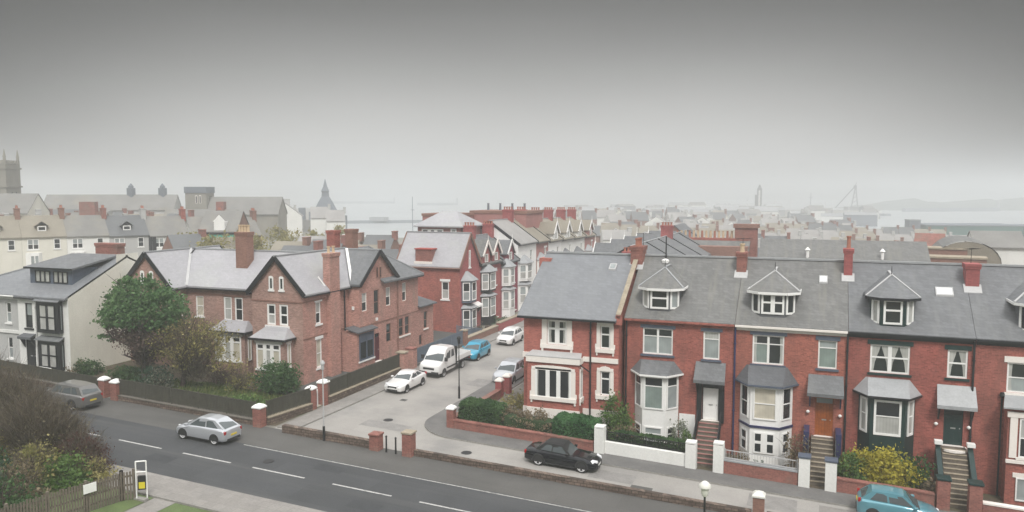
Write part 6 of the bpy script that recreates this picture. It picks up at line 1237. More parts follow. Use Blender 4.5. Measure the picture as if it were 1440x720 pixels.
# wooden fence at the bottom left
t = thing('wooden_fence', 'weathered wooden picket fence with a pale notice board, bottom left', 'fence', (-32.1, 28.3, g(-32.1, 28.3)))
fp = [(-33.7, 21.5), (-32.1, 28.3), (-31.75, 28.75)]; pk = MB(); rl = MB(); ps = MB(); rs = random.Random(5)
for (x0, y0), (x1, y1) in zip(fp, fp[1:]):
    L = math.hypot(x1 - x0, y1 - y0); n = int(L / 0.13)
    for i in range(n):
        f = (i + 0.5) / n; x, y = x0 + (x1 - x0) * f, y0 + (y1 - y0) * f; z = g(x, y); h = 1.5 + rs.uniform(-0.05, 0.05); dx, dy = (x1 - x0) / L * 0.045, (y1 - y0) / L * 0.045; nx, ny = dy / 0.045 * 0.012, -dx / 0.045 * 0.012
        c = [(x - dx - nx, y - dy - ny), (x + dx - nx, y + dy - ny), (x + dx + nx, y + dy + ny), (x - dx + nx, y - dy + ny)]
        pk.hexa([(a, b, z + 0.06) for a, b in c] + [(a, b, z + h) for a, b in c], 'wood_fence')
    for hz in (0.35, 0.8, 1.25): rl.beam((x0 - 0.06, y0 + 0.02, g(x0, y0) + hz), (x1 - 0.06, y1 + 0.02, g(x1, y1) + hz), 0.05, 0.09, 'wood_fence')
    m = max(1, int(L / 1.7))
    for i in range(m + 1): f = i / m; x, y = x0 + (x1 - x0) * f - 0.1, y0 + (y1 - y0) * f + 0.03; ps = MB(); ps.box(x - 0.06, x + 0.06, y - 0.06, y + 0.06, g(x, y) - 0.1, g(x, y) + 1.58, 'wood_fence'); ps.build('post', t)
pk.build('pickets', t); rl.build('rails', t)
f = Fr(-32.1 - 0.235 * 1.9, 28.3 - 1.9, 0.2290, 0.9734); mb = MB(); z = g(-32.4, 27) ; fbox(mb, f, 0, 0.62, 0.06, 0.09, z + 1.0, z + 1.45, 'white'); mb.build('notice_board', t)
t = thing('sign_frame', 'white tubular frame holding a dark box with yellow sticker, by the fence end', 'sign frame', (-31.45, 28.85, g(-31.45, 28.85))); z = g(-31.45, 28.85)
mb = MB()
for a in ((-31.65, 28.72), (-31.25, 29.0)): mb.tube((a[0], a[1], z - 0.05), (a[0], a[1], z + 2.0), 0.035, 0.035, 'white', 8)
for hz in (2.0, 1.45): mb.tube((-31.65, 28.72, z + hz), (-31.25, 29.0, z + hz), 0.035, 0.035, 'white', 8)
mb.build('tube_frame', t, smooth=40)
f = Fr(-31.6, 28.76, 0.82, 0.57); mb = MB(); fbox(mb, f, 0.02, 0.4, -0.1, 0.08, z + 0.55, z + 1.25, 'iron'); b = mb.build('box', t); mb = MB(); fbox(mb, f, 0.07, 0.36, 0.081, 0.09, z + 0.62, z + 0.95, 'yellow'); mb.build('sticker', b)
mb = MB(); mb.box(-31.8, -31.1, 28.65, 28.95, z, z + 0.12, 'kerb'); mb.build('foot', t)

# ------------------------------------------------------------------ street lamps
def lamp(label, x, y, h, k, hk='lamp_white', r=0.36, base='iron', pr=0.055):
    t = thing('street_lamp', label, 'street lamp', (x, y, g(x, y))); z = g(x, y)
    mb = MB(); mb.tube((x, y, z + 0.9), (x, y, z + h), pr, pr * 0.75, k, 8); mb.build('post', t, smooth=40)
    mb = MB(); mb.tube((x, y, z - 0.1), (x, y, z + 0.95), pr * 1.9, pr * 1.7, base, 8); mb.build('base', t, smooth=40)
    mb = MB(); mb.lathe((x, y, z + h), [(0.09, -0.05), (r * 0.62, 0.05), (r * 0.66, 0.28), (r, 0.3), (r * 0.97, 0.4), (r * 0.5, 0.5), (0.05, 0.54)], hk, 14); mb.build('lantern', t, smooth=50); return t
lamp('lamp on a dark post in front of the terrace, bottom right of centre', -3.75, 29.4, 5.2, 'iron', r=0.23, pr=0.055)
lamp('slim pale grey lamp post at the end of the rubble wall near the street corner', -28.65, 40.45, 4.6, 'galv', 'galv', r=0.15, pr=0.045)
lamp('thin black lamp post in the side street between the truck and the silver car', -25.3, 53.2, 4.3, 'iron', 'iron', r=0.16, pr=0.045)
def AT(r, D):       # lateral ratio and depth of a place seen from the roof-top height, as plain ground coordinates
    c, s = math.cos(R(21.5)), math.sin(R(21.5)); l = r * D; return (l * c - D * s, l * s + D * c)
# ------------------------------------------------------------------ prototypes for the town
def row_house(label, wallk, roofk, w=6.0, d=8.0, e=5.6, r=8.6, chk='brick_red', dorm=False, wink='glass', bay=False, group=None, name='terraced_house', pots=3, detail=True, trim='white'):
    """facade at y = 0 facing -y, base centre at the origin"""
    t = thing(name, label, 'house', (0, 0, 0), group)
    mb = MB(); x0, x1 = -w / 2, w / 2
    mb.hexa([(x0, 0, -3), (x1, 0, -3), (x1, d, -3), (x0, d, -3), (x0, 0, e), (x1, 0, e), (x1, d, e), (x0, d, e)], wallk)
    for x in (x0, x1): mb.poly([(x, 0.001, e), (x, d - 0.001, e), (x, d / 2, r - 0.1)], wallk)
    mb.build('wall', t)
    rb = MB(); o = 0.25; zo = e - (r - e) / (d / 2) * o
    rb.slab([(x0, -o, zo + 0.1), (x1, -o, zo + 0.1), (x1, d / 2, r + 0.1), (x0, d / 2, r + 0.1)], 0.14, roofk); rb.slab([(x1, d + o, zo + 0.1), (x0, d + o, zo + 0.1), (x0, d / 2 + 0.002, r + 0.1), (x1, d / 2 + 0.002, r + 0.1)], 0.14, roofk)
    rf = rb.build('roof', t)
    ct = 1.1 if detail else 0.75; c = MB(); c.box(x1 - 0.4, x1 + 0.3, d / 2 - 0.8, d / 2 + 0.8, r - 0.9, r + ct, chk); c.box(x1 - 0.46, x1 + 0.36, d / 2 - 0.86, d / 2 + 0.86, r + ct, r + ct + 0.15, chk); ch = c.build('chimney', rf)
    if detail:
        s = MB()
        for i in range(pots): s.lathe((x1 - 0.05, d / 2 - 0.5 + 1.2 * i / max(1, pots - 1), r + 1.25), [(0.14, 0), (0.11, 0.4), (0.14, 0.45)], 'terracotta', 6)
        s.build('chimney_pots', ch)
        F = Fr(0, 0, 1, 0)
        window(t, F, x0 + 0.7, x0 + 2.2, e - 2.0, e - 0.45, cols=(1, 1), rows=(1, 1), gl=[wink, 'netgrey'], d=0.005, fw=0.1, fm=trim, sill=trim)
        window(t, F, x1 - 1.8, x1 - 0.9, e - 2.0, e - 0.45, rows=(1, 1), gl=[wink], d=0.005, fw=0.1, fm=trim, sill=trim)
        if bay:
            b = MB(); b.prism([(x0 + 0.4, 0.002), (x0 + 0.9, -0.7), (x0 + 2.1, -0.7), (x0 + 2.6, 0.002)], 0, e - 2.5, trim); bb = b.build('bay_window', t); window(bb, Fr(x0 + 0.9, -0.7, 1, 0), 0.05, 1.15, 0.8, e - 2.9, cols=(1, 1), gl=['netgrey'], d=0.005, fm=trim)
        else: window(t, F, x0 + 0.7, x0 + 2.2, 0.8, 2.4, cols=(1, 1), gl=[wink], d=0.005, fw=0.1, fm=trim, sill=trim)
        door_part(t, F, x1 - 1.9, x1 - 0.9, 0.1, 2.5, 'black_paint', letter=False)
        if dorm:
            b = MB(); b.box(-0.9, 0.5, 0.9, 3.4, e + 0.3, e + 1.6, roofk); dd = b.build('dormer', t); window(dd, Fr(-0.9, 0.9, 1, 0), 0.12, 1.28, e + 0.75, e + 1.5, gl=[wink], d=0.005, fw=0.14)
            b = MB(); b.slab([(-1.15, 0.65, e + 1.55), (-0.2, 0.65, e + 2.3), (-0.2, 4, e + 2.3), (-1.15, 3.6, e + 1.55)], 0.08, roofk); b.slab([(0.75, 0.65, e + 1.55), (-0.198, 0.65, e + 2.3), (-0.198, 4, e + 2.3), (0.75, 3.6, e + 1.55)], 0.08, roofk); b.build('dormer_roof', dd)
    return t
PROTO = {}
def proto(key, *a, **kw): PROTO[key] = (a, kw, [])
USED = set()
proto('cream', 'render_cream', 'slate_far_tan', chk='brick_brown', dorm=True, bay=True)
proto('white', 'render_white', 'slate_far', chk='brick_wall', bay=True)
proto('grey', 'render_grey', 'slate_far_dark', chk='render_grey', dorm=True)
proto('brick', 'brick_brown', 'slate_far', bay=True, chk='brick_brown')
proto('red', 'brick_deep', 'slate_far', bay=True)
proto('whitesmall', 'render_white', 'slate_far_pale', w=5.2, d=7, e=4.6, r=7.4, detail=False, chk='render_grey')
proto('creamsmall', 'render_cream', 'slate_far_tan', w=5.2, d=7, e=4.8, r=7.6, detail=False, chk='brick_brown')
proto('redsmall', 'brick_brown', 'slate_far_dark', w=5.2, d=7.5, e=5.2, r=8.2, detail=False, chk='brick_wall')
proto('deepsmall', 'brick_deep', 'slate_far', w=5.4, d=7.5, e=5.4, r=8.4, detail=False, chk='brick_brown')
def put(key, label, x, y, rz, group=None, dz=0.0, sc=None):
    a, kw, done = PROTO[key]
    if not done: t = row_house(label, *a, group=group, **kw); done.append(t)
    else: t = dup(done[0], (0, 0, 0), 0, label, group)
    if group: t['group'] = group
    elif 'group' in t: del t['group']
    t.location = (x, y, land_z(x, y) + dz); t.rotation_euler = (0, 0, rz)
    if sc: t.scale = sc
    return t
# ---- the cream terrace across the parallel street at the left
A0 = Vector((-118.6, 72.5)); dv = Vector((13.0, 22.0)).normalized(); ra = math.atan2(dv.y, dv.x)
ROW = [('grey', 'pale grey terraced house touching the left edge, at the end of the cream row'), ('cream', 'cream terraced house with dark doorway at the left end of the far row'), ('cream', 'cream terraced house with round-headed dormer in the far row'), ('white', 'off-white terraced house behind the broad red chimney stack'), ('grey', 'pale terraced house left of the black and white house in the far row')]
for i, (k, l) in enumerate(ROW):
    p = A0 + dv * (i * 6.02 + 3); put(k, l, p.x, p.y, ra, dz=0.0)
p = A0 + dv * (5 * 6.02 + 3.2); bw = row_house('white house framed by bold black pilasters in the far row', 'render_white', 'slate_far', w=6.4, bay=True, trim='white', name='terraced_house')
mb = MB()
for x in (-3.1, -2.5, 2.7): mb.box(x - 0.28, x + 0.28, -0.1, -0.003, -1, 5.6, 'black_paint')
mb.box(0.2, 0.9, -0.08, -0.004, 3.4, 5.6, 'black_paint'); mb.build('pilaster', bw, origin=(0, 0, 0))
mb = MB(); mb.box(-2.2, 2.4, -0.12, -0.005, 2.5, 3.1, 'brick_brown'); mb.build('band', bw, origin=(0, 0, 0)); bw.location = (p.x, p.y, land_z(p.x, p.y)); bw.rotation_euler = (0, 0, ra)
for i, (k, l) in enumerate([('white', 'white house with grey framed window right of the black pilasters'), ('brick', 'brown brick house with white windows right of the white house in the far row')]):
    p = A0 + dv * ((6 + i) * 6.02 + 3.8); put(k, l, p.x, p.y, ra)
# shop with teal front
t = thing('corner_shop', 'red brick shop with teal green front and white gabled dormer beyond the villa roof', 'shop', (-95.5, 115, land_z(-95.5, 115)))
z = land_z(-95.5, 115); cx, cy = -96.3, 106.5
mb = MB(); mb.box(-3.2, 3.2, 0, 8, -3, 6.6, 'brick_deep')
for x in (-3.2, 3.2): mb.poly([(x, 0.002, 6.6), (x, 7.99, 6.6), (x, 4, 9.8)], 'brick_brown')
mb.build('wall', t, origin=(0, 0, 0))
mb = MB(); mb.slab([(-3.3, -0.3, 6.5), (3.3, -0.3, 6.5), (3.3, 4, 10), (-3.3, 4, 10)], 0.15, 'slate_far'); mb.slab([(3.3, 8.3, 6.5), (-3.3, 8.3, 6.5), (-3.3, 4.003, 10), (3.3, 4.003, 10)], 0.15, 'slate_far'); mb.build('roof', t, origin=(0, 0, 0))
mb = MB(); mb.box(-1.6, 2.9, -0.25, -0.003, -2, 6.0, 'teal'); mb.box(-1.8, 3.1, -0.4, -0.004, 6.01, 6.35, 'black_paint'); mb.build('shop_front', t, origin=(0, 0, 0))
mb = MB(); mb.box(-0.6, 1.2, -0.1, 2.2, 6.7, 8.2, 'white'); mb.poly([(-0.8, -0.101, 8.2), (1.4, -0.101, 8.2), (0.3, -0.101, 9.4)], 'white'); d = mb.build('dormer', t, origin=(0, 0, 0)); window(d, Fr(-0.6, -0.1, 1, 0), 0.5, 1.3, 7.0, 8.0, gl='glass', d=0.006)
t.location = (cx, cy, z); t.rotation_euler = (0, 0, R(24))
# ---- rows of the town, from near to far.  (key list, start, direction, count, group label)
GA = 'small grey-roofed houses in the hazy rows towards the sea'
def rowline(keys, x, y, ang, n, w, rz, group, label, seed=0, gap=0.02, jit=0.4):
    rs = random.Random(seed)
    for i in range(n):
        px = x + math.cos(R(ang)) * (w + gap) * i; py = y + math.sin(R(ang)) * (w + gap) * i
        key = rs.choice(keys); D_ = -0.3665 * px + 0.9304 * py; r_ = (0.9304 * px + 0.3665 * py) / D_
        ymax = 22 if r_ < -0.42 else (58 if r_ < -0.08 else (50 if r_ < 0.1 else (54 if D_ < 200 else (36 if r_ < 0.3 else 40))))
        if land_z(px, py) + PROTO[key][1].get('r', 8.6) + 0.6 > 16 - ymax * D_ / 1100: continue
        put(key, label, px, py, R(rz), group, dz=rs.uniform(-jit, jit) * 0.3)
LA = 'small grey-roofed house in the hazy rows of town between the villa and the church towers'
rowline(['creamsmall', 'whitesmall', 'redsmall'], -150, 92, 59, 12, 5.2, 59, 'hazy rows behind the cream terrace', LA, 1)
rowline(['creamsmall', 'redsmall', 'creamsmall'], -172, 112, 59, 12, 5.2, 59, 'hazy rows behind the cream terrace', LA, 2)
rowline(['creamsmall', 'whitesmall'], -205, 128, 50, 11, 5.2, 50, 'hazy rows behind the cream terrace', LA, 3)
rowline(['redsmall', 'creamsmall'], -128, 128, 20, 6, 5.2, 20, 'hazy rows behind the cream terrace', LA, 4)
LC = 'low white cottage in the cluster below the pagoda-roofed tower'
for i, (r, D, rz, sc) in enumerate([(-0.305, 262, 128, 1.35), (-0.268, 256, 125, 1.45), (-0.33, 275, 40, 1.2), (-0.288, 280, 38, 1.2), (-0.245, 270, 36, 1.25), (-0.225, 262, 36, 1.2)]):
    c_, s_ = math.cos(R(21.5)), math.sin(R(21.5)); l_ = r * D; put('whitesmall', LC, l_ * c_ - D * s_, l_ * s_ + D * c_, R(rz), 'white cottages', sc=(sc, sc, sc))
LM = 'grey-roofed house between the villa chimneys and the harbour water'
for i, (x, y, k, rz) in enumerate([(-66, 86, 'redsmall', 10), (-60.5, 88, 'creamsmall', 10), (-55, 90, 'redsmall', 10), (-58, 76.5, 'creamsmall', 100), (-75, 96, 'creamsmall', 12), (-69.6, 98, 'redsmall', 12), (-64.2, 100, 'creamsmall', 12), (-82, 112, 'whitesmall', 15), (-76.6, 114, 'creamsmall', 15), (-71, 116, 'redsmall', 15), (-88, 92, 'redsmall', 60), (-85, 97.5, 'creamsmall', 60)]):
    put(k, LM, x, y, R(rz), 'houses before the harbour', sc=(1, 1, 0.86), dz=-0.4)
# streets behind the right-hand terrace
LR = 'terraced house in the packed rows behind the right-hand terrace'
GRR = 'packed rows behind the right-hand terrace'
rowline(['redsmall', 'deepsmall', 'redsmall'], -12, 122, 3, 4, 5.3, 3, GRR, LR, 13); rowline(['redsmall', 'deepsmall'], 12, 142, 8, 5, 5.3, 8, GRR, LR, 13); rowline(['whitesmall', 'creamsmall', 'whitesmall'], -34, 150, 4, 7, 5.3, 4, GRR, LR, 14)
rowline(['redsmall', 'creamsmall', 'whitesmall'], -30, 176, 2, 14, 5.3, 2, GRR, LR, 15); rowline(['whitesmall', 'creamsmall'], 5, 206, -4, 9, 5.3, -4, GRR, LR, 16)
rowline(['whitesmall', 'creamsmall'], -60, 212, 6, 14, 5.3, 6, GRR, LR, 17); rowline(['whitesmall', 'whitesmall', 'creamsmall'], -50, 262, 4, 20, 5.3, 4, GRR, LR, 18); rowline(['redsmall', 'creamsmall', 'whitesmall'], -60, 320, 3, 20, 5.3, 3, GRR, LR, 19)
rowline(['redsmall', 'deepsmall'], 44, 128, 20, 6, 5.3, 20, GRR, LR, 20); rowline(['creamsmall', 'redsmall'], 34, 160, 10, 8, 5.3, 10, GRR, LR, 21)
LD = 'pale little house in the hazy clusters in front of the docks'
rs = random.Random(21)
for D, r0, r1, n in [(215, 0.10, 0.30, 8), (250, 0.11, 0.42, 11), (285, 0.06, 0.40, 12), (325, 0.07, 0.44, 13), (370, 0.06, 0.42, 13), (420, 0.07, 0.40, 13), (480, 0.05, 0.38, 12)]:
    for i in range(n):
        r = r0 + (r1 - r0) * (i + rs.uniform(-0.25, 0.25)) / (n - 1); x, y = AT(r, D * rs.uniform(0.97, 1.03)); sc = rs.uniform(1.0, 1.5)
        put(rs.choice(['whitesmall', 'whitesmall', 'creamsmall', 'redsmall', 'whitesmall']), LD, x, y, R(21.5 + rs.choice([0, 0, 90, 12, -14, 75])), 'pale houses before the docks', sc=(sc * rs.uniform(0.9, 1.7), sc, rs.uniform(0.72, 0.9) if D < 300 else rs.uniform(0.9, 1.2)))
rs = random.Random(33)
for i in range(30):
    r = rs.uniform(-0.66, -0.40); D = rs.uniform(140, 215); x, y = AT(r, D); sc = rs.uniform(0.9, 1.25); zs = rs.uniform(0.85, 1.15); k = rs.choice(['creamsmall', 'redsmall', 'whitesmall', 'whitesmall', 'redsmall'])
    if land_z(x, y) + 9.2 * zs > 16 - (17 if r < -0.5 else 26) * D / 1100: zs *= 0.8
    put(k, LA, x, y, R(rs.choice([59, 59, 149, 20, 35])), 'hazy rows behind the cream terrace', sc=(sc * rs.uniform(1, 1.5), sc, zs))
# ---- special buildings
def block(name, label, cat, x, y, w, d, h, k, rz=0, roof=None, rh=0, z=None, group=None, parap=0.0):
    """box building with optional gable (ridge along w) or hip roof, base centre at (x, y)"""
    z = land_z(x, y) if z is None else z; t = thing(name, label, cat, (0, 0, 0), group)
    mb = MB(); mb.box(-w / 2, w / 2, -d / 2, d / 2, -4, h, k)
    if roof and rh:
        for sx in (-w / 2, w / 2): mb.poly([(sx, -d / 2 + 0.002, h), (sx, d / 2 - 0.002, h), (sx, 0, h + rh - 0.05)], k)
    mb.build('wall', t, origin=(0, 0, 0))
    if roof:
        mb = MB(); o = 0.3; so = rh / (d / 2) * o
        mb.slab([(-w / 2 - 0.1, -d / 2 - o, h - so + 0.08), (w / 2 + 0.1, -d / 2 - o, h - so + 0.08), (w / 2 + 0.1, 0, h + rh + 0.08), (-w / 2 - 0.1, 0, h + rh + 0.08)], 0.15, roof); mb.slab([(w / 2 + 0.1, d / 2 + o, h - so + 0.08), (-w / 2 - 0.1, d / 2 + o, h - so + 0.08), (-w / 2 - 0.1, 0.003, h + rh + 0.08), (w / 2 + 0.1, 0.003, h + rh + 0.08)], 0.15, roof); mb.build('roof', t, origin=(0, 0, 0))
    t.location = (x, y, z); t.rotation_euler = (0, 0, R(rz)); return t
def part(t, mb, name): return mb.build(name, t, origin=(0, 0, 0))
# tower house behind the far terrace
t = thing('tower_house', 'tall red house with pale hipped roof and white window band above the far terrace', 'house', (-43.5, 90, g(-43.5, 90)))
mb = MB(); mb.box(-47, -41, 87, 93, 0, 11.8, 'brick_faded'); mb.build('wall', t)
mb = MB(); e = [(-47.4, 86.6, 11.8), (-40.6, 86.6, 11.8), (-40.6, 93.4, 11.8), (-47.4, 93.4, 11.8)]; r0, r1 = (-45, 90, 13.6), (-43, 90, 13.6)
mb.slab([e[0], e[1], r1, r0], 0.15, 'slate_light'); mb.slab([e[1], e[2], r1], 0.15, 'slate_light'); mb.slab([e[2], e[3], r0, r1], 0.15, 'slate_light'); mb.slab([e[3], e[0], r0], 0.15, 'slate_light'); mb.build('roof', t)
window(t, Fr(-47, 87, 1, 0), 0.6, 3.6, 10.2, 11.4, cols=(1, 1, 1), gl=['glass'], d=0.006, fw=0.15, bar=0.2); window(t, Fr(-47, 87, 1, 0), 4.6, 5.4, 10.3, 11.5, gl=['net'], d=0.006, fw=0.15)
t2 = block('red_house', 'flat-topped red brick house left of the pale hipped tower roof', 'house', -48.6, 99, 5.0, 6, 11.6, 'brick_faded', 0); mb = MB(); mb.box(-2.6, 2.6, -3.1, 3.1, 11.601, 11.95, 'brick_brown'); part(t2, mb, 'parapet')
t2 = block('red_house', 'broad red brick house with flat parapet right of the pale hipped tower roof', 'house', -42.5, 106, 8.5, 7, 12.2, 'brick_faded', 0); mb = MB(); mb.box(-4.4, 4.4, -3.6, 3.6, 12.201, 12.6, 'brick_brown'); part(t2, mb, 'parapet')
for i in range(4): mb = MB(); mb.lathe((-3 + i * 1.9, 0, 12.6), [(0.2, 0), (0.16, 0.9), (0.22, 1.0)], 'blue_grey', 6); part(t2, mb, 'chimney_pot')
# church with crenellated tower, left edge
t = thing('church', 'ruined-looking church tower with pinnacles at the left edge of the picture', 'church', (0, 0, 0)); mb = MB(); s = 3.1
mb.box(-s, s, -s, s, -8, 17.4, 'church_stone'); mb.box(-s - 0.3, s + 0.3, -s - 0.3, s + 0.3, 11.8, 12.2, 'church_stone'); mb.box(-s - 0.25, s + 0.25, -s - 0.25, s + 0.25, 16.2, 16.6, 'church_stone'); part(t, mb, 'tower')
mb = MB()
for a in (-1, 1):
    for b in (-1, 1): mb.lathe((a * (s - 0.3), b * (s - 0.3), 17.4), [(0.42, 0), (0.36, 1.6), (0.42, 1.7), (0.05, 3.6)], 'church_stone', 6)
    for i in range(5): mb.box(a * s - 0.2, a * s + 0.2, -2.3 + i * 1.1, -1.7 + i * 1.1, 17.4, 18.3, 'church_stone'); mb.box(-2.3 + i * 1.1, -1.7 + i * 1.1, a * s - 0.2, a * s + 0.2, 17.4, 18.3, 'church_stone')
part(t, mb, 'pinnacles')
for a in (-0.9, 0.9): window(t, Fr(0, -s, 1, 0), a - 0.4, a + 0.4, 7.2, 10.8, gl='glass', fm='church_stone', d=0.01, fw=0.12, arch=True); window(t, Fr(s, 0, 0, 1), a - 0.4, a + 0.4, 7.2, 10.8, gl='glass', fm='church_stone', d=0.01, fw=0.12, arch=True)
t.location = (-185.6, 132.0, 5.3); t.rotation_euler = (0, 0, R(25))
t = thing('church', 'squat square church tower with flat top beside a long grey nave roof', 'church', (0, 0, 0)); mb = MB(); s = 3.05
mb.box(-s, s, -s, s, -8, 14.6, 'church_stone'); part(t, mb, 'tower'); mb = MB(); mb.box(-s - 0.2, s + 0.2, -s - 0.2, s + 0.2, 13.4, 15.2, 'blue_grey'); part(t, mb, 'parapet')
for a in (0.2, 1.3): window(t, Fr(0, -s, 1, 0), a - 0.3, a + 0.3, 10.4, 12.6, gl='glass', fm='stucco', d=0.01, fw=0.1, arch=True)
for a in (-0.6, 0.6): window(t, Fr(s, 0, 0, 1), a - 0.3, a + 0.3, 10.4, 12.6, gl='glass', fm='church_stone', d=0.01, fw=0.1, arch=True)
t_nave = MB(); t_nave.box(3.3, 24, -4, 5, -8, 7.5, 'church_stone'); t_nave.poly([(24, -3.99, 7.5), (24, 4.99, 7.5), (24, 0.5, 12.2)], 'church_stone'); part(t, t_nave, 'nave'); mb = MB(); mb.slab([(3.2, -4.4, 7.3), (24.2, -4.4, 7.3), (24.2, 0.5, 12.3), (3.2, 0.5, 12.3)], 0.2, 'slate_far'); mb.slab([(24.2, 5.4, 7.3), (3.2, 5.4, 7.3), (3.2, 0.503, 12.3), (24.2, 0.503, 12.3)], 0.2, 'slate_far'); part(t, mb, 'nave_roof')
t.location = (-169.9, 180.9, 2.3); t.rotation_euler = (0, 0, R(22))
# pagoda-roofed tower
t = thing('tower', 'hazy tower with steep pyramid roof and small lantern spire', 'tower', (0, 0, 0)); mb = MB(); s = 2.6
mb.box(-s - 0.6, s + 0.6, -s - 0.6, s + 0.6, -10, 9.3, 'church_stone'); mb.box(-11, -3.3, -4, 4, -10, 5.6, 'slate_far'); part(t, mb, 'tower'); mb = MB(); mb.lathe((0, 0, 9.3), [(5.6, 0), (5.0, 0.8), (3.6, 3.0), (1.9, 5.2), (1.7, 6.9), (2.1, 7.1), (1.0, 9.0), (0.05, 12.0)], 'blue_grey', 4, R(45)); part(t, mb, 'spire')
for a in (-1.2, 0.2, 1.4): window(t, Fr(0, -s - 0.6, 1, 0), a - 0.35, a + 0.35, 6.2, 8.6, gl='glass', fm='church_stone', d=0.01)
mb = MB(); mb.box(-10, -7.6, -1, 1, 5.6, 10.2, 'blue_grey'); mb.box(-6.2, -4.4, -1, 1, 5.6, 8.6, 'blue_grey'); mb.box(5.2, 8, -1, 1, 0, 7.2, 'blue_grey'); part(t, mb, 'chimney')
t.location = (-176.8, 253.6, -0.2); t.rotation_euler = (0, 0, R(30))
# long hipped hall and others among the left roofs
block('hall', 'long plain hall with brownish hipped roof behind the cream terrace', 'hall', -171, 118, 22, 10, 8.6, 'render_cream', 28, 'slate_far', 4.0, 3.0)
block('hall', 'grey hall with tall chimneys along its ridge left of the square church tower', 'hall', -185, 164, 34, 10, 9.0, 'render_grey', 32, 'slate_far', 4.0, 2.2)
for i, (x, y) in enumerate([(-181, 166.5), (-174, 171)]):
    t = thing('chimney_stack', 'tall pale chimney stack on the ridge of the grey hall', 'chimney', (x, y, 14.2), 'chimney stacks of the grey hall'); mb = MB(); h = 4.2; mb.box(x - 0.9, x + 0.9, y - 0.7, y + 0.7, 13.6, 14.6 + h * 0.6, 'blue_grey'); mb.build('stack', t); mb = MB(); mb.lathe((x, y, 14.6 + h * 0.6), [(0.7, 0), (0.7, 0.5), (0.1, 1.3)], 'blue_grey', 6); mb.build('cap', t)
t = block('red_house', 'small house with big square dark red chimney left of the church tower', 'house', -140, 118, 7, 7, 6.2, 'brick_brown', 30, 'slate_far', 3.2, 2.4); mb = MB(); mb.box(-1.5, 1.5, -1, 1, 8, 11.6, 'brick_wall'); part(t, mb, 'chimney')
t = block('house', 'grey-roofed house with red stack right under the square church tower', 'house', -131, 140, 16, 9, 6.0, 'render_cream', 24, 'slate_far', 4.0, 2.0); mb = MB(); mb.box(3.5, 5.2, -1, 1, 9, 11.8, 'brick_wall'); part(t, mb, 'chimney')
# behind the right terrace
t = block('warehouse', 'long low building with greyish brown roof right behind the terrace', 'building', 2.2, 95, 17, 15, 7.0, 'brick_brown', 2, 'slate_lichen', 4.4)
for x in (-3.5, 4): mb = MB(); mb.lathe((x, -3, 9.6), [(0.16, 0), (0.16, 0.8), (0.3, 0.9), (0.05, 1.2)], 'white', 8); part(t, mb, 'roof_vent')
t = thing('house', 'long red brick house whose ridge carries a dense line of chimney pots', 'house', (-13.5, 107, g(-13.5, 107))); mb = MB(); mb.box(-18.5, -8.5, 103, 111, -2, 9.0, 'brick_brown'); mb.box(-18.3, -10.2, 106.3, 107.7, 9, 9.9, 'brick_red'); mb.build('wall', t)
mb = MB(); mb.slab([(-18.6, 102.7, 7.6), (-8.4, 102.7, 7.6), (-8.4, 106.2, 9.6), (-18.6, 106.2, 9.6)], 0.14, 'slate_lichen'); mb.build('roof', t)
mb = MB()
for i in range(15): mb.lathe((-18 + i * 0.55, 107, 9.9), [(0.17, 0), (0.13, 0.9), (0.18, 0.95)], 'pot_buff' if i % 3 else 'terracotta', 6)
mb.build('chimney_pots', t); mb = MB(); mb.box(-10.4, -7.6, 106.4, 108, 7, 11.3, 'brick_wall'); mb.box(-10.6, -7.4, 106.2, 108.2, 11.3, 11.8, 'brick_brown'); mb.build('chimney', t)
t = block('house', 'cream gable house beside the red house with many chimney pots', 'house', -5.4, 101, 6, 9, 6.3, 'sandstone', 88, 'slate_lichen', 2.4)
t = block('house', 'purple-grey gabled house with red edge behind the party wall chimney', 'house', -20.2, 122, 9, 9, 7.4, 'brick_brown', 90, 'slate', 4.0)
t = block('house', 'white house with dark grey box window behind the terrace ridge', 'house', -21.5, 134, 12, 8, 7.4, 'render_white', 0, None, 0); mb = MB(); mb.box(-0.8, 0.8, -4.2, -4.003, 5.4, 6.4, 'blue_grey'); part(t, mb, 'window_box')
t = thing('barn', 'brown arched roof building among the brick walls on the right', 'hall', (0, 0, 0)); n = 12
mb = MB(); pts = [(-3.6 * math.cos(math.pi * i / n), 8.0 + 2.7 * math.sin(math.pi * i / n)) for i in range(n + 1)]
o = 0; mb.v = [(x, -7, zz) for x, zz in pts] + [(x, 7, zz) for x, zz in pts]; m_ = mb.mi('slate_lichen')
for i in range(n): mb.f.append((i, i + 1, n + 2 + i, n + 1 + i)); mb.m.append(m_)
part(t, mb, 'roof'); mb = MB(); mb.poly([(x, -6.9, zz - 0.1) for x, zz in pts], 'slate_far_tan'); mb.box(-3.5, 3.5, -6.9, 6.9, -4, 8.0, 'brick_brown'); part(t, mb, 'wall'); x, y = AT(0.577, 100); t.location = (x, y, g(x, y) + 1.2); t.rotation_euler = (0, 0, R(-4))
t = block('house', 'white gabled house with small dark windows at the far right', 'house', *AT(0.618, 114), 6.4, 6.5, 10.6, 'render_white', 2, 'slate_far', 2.0)
for a, zz in ((-1.6, 9.0), (0.6, 9.0), (-1.4, 7.0)): window(t, Fr(0, -3.25, 1, 0), a, a + 0.9, zz, zz + 0.8, gl='glass', d=0.006)
t = thing('warehouse', 'small brick outbuilding with purple arched roof at the right edge', 'building', (0, 0, 0)); n = 10; mb = MB(); pts = [(-5 * math.cos(math.pi * i / n), 4.5 + 3.0 * math.sin(math.pi * i / n)) for i in range(n + 1)]
mb.v = [(x, -5, zz) for x, zz in pts] + [(x, 5, zz) for x, zz in pts]; m_ = mb.mi('slate')
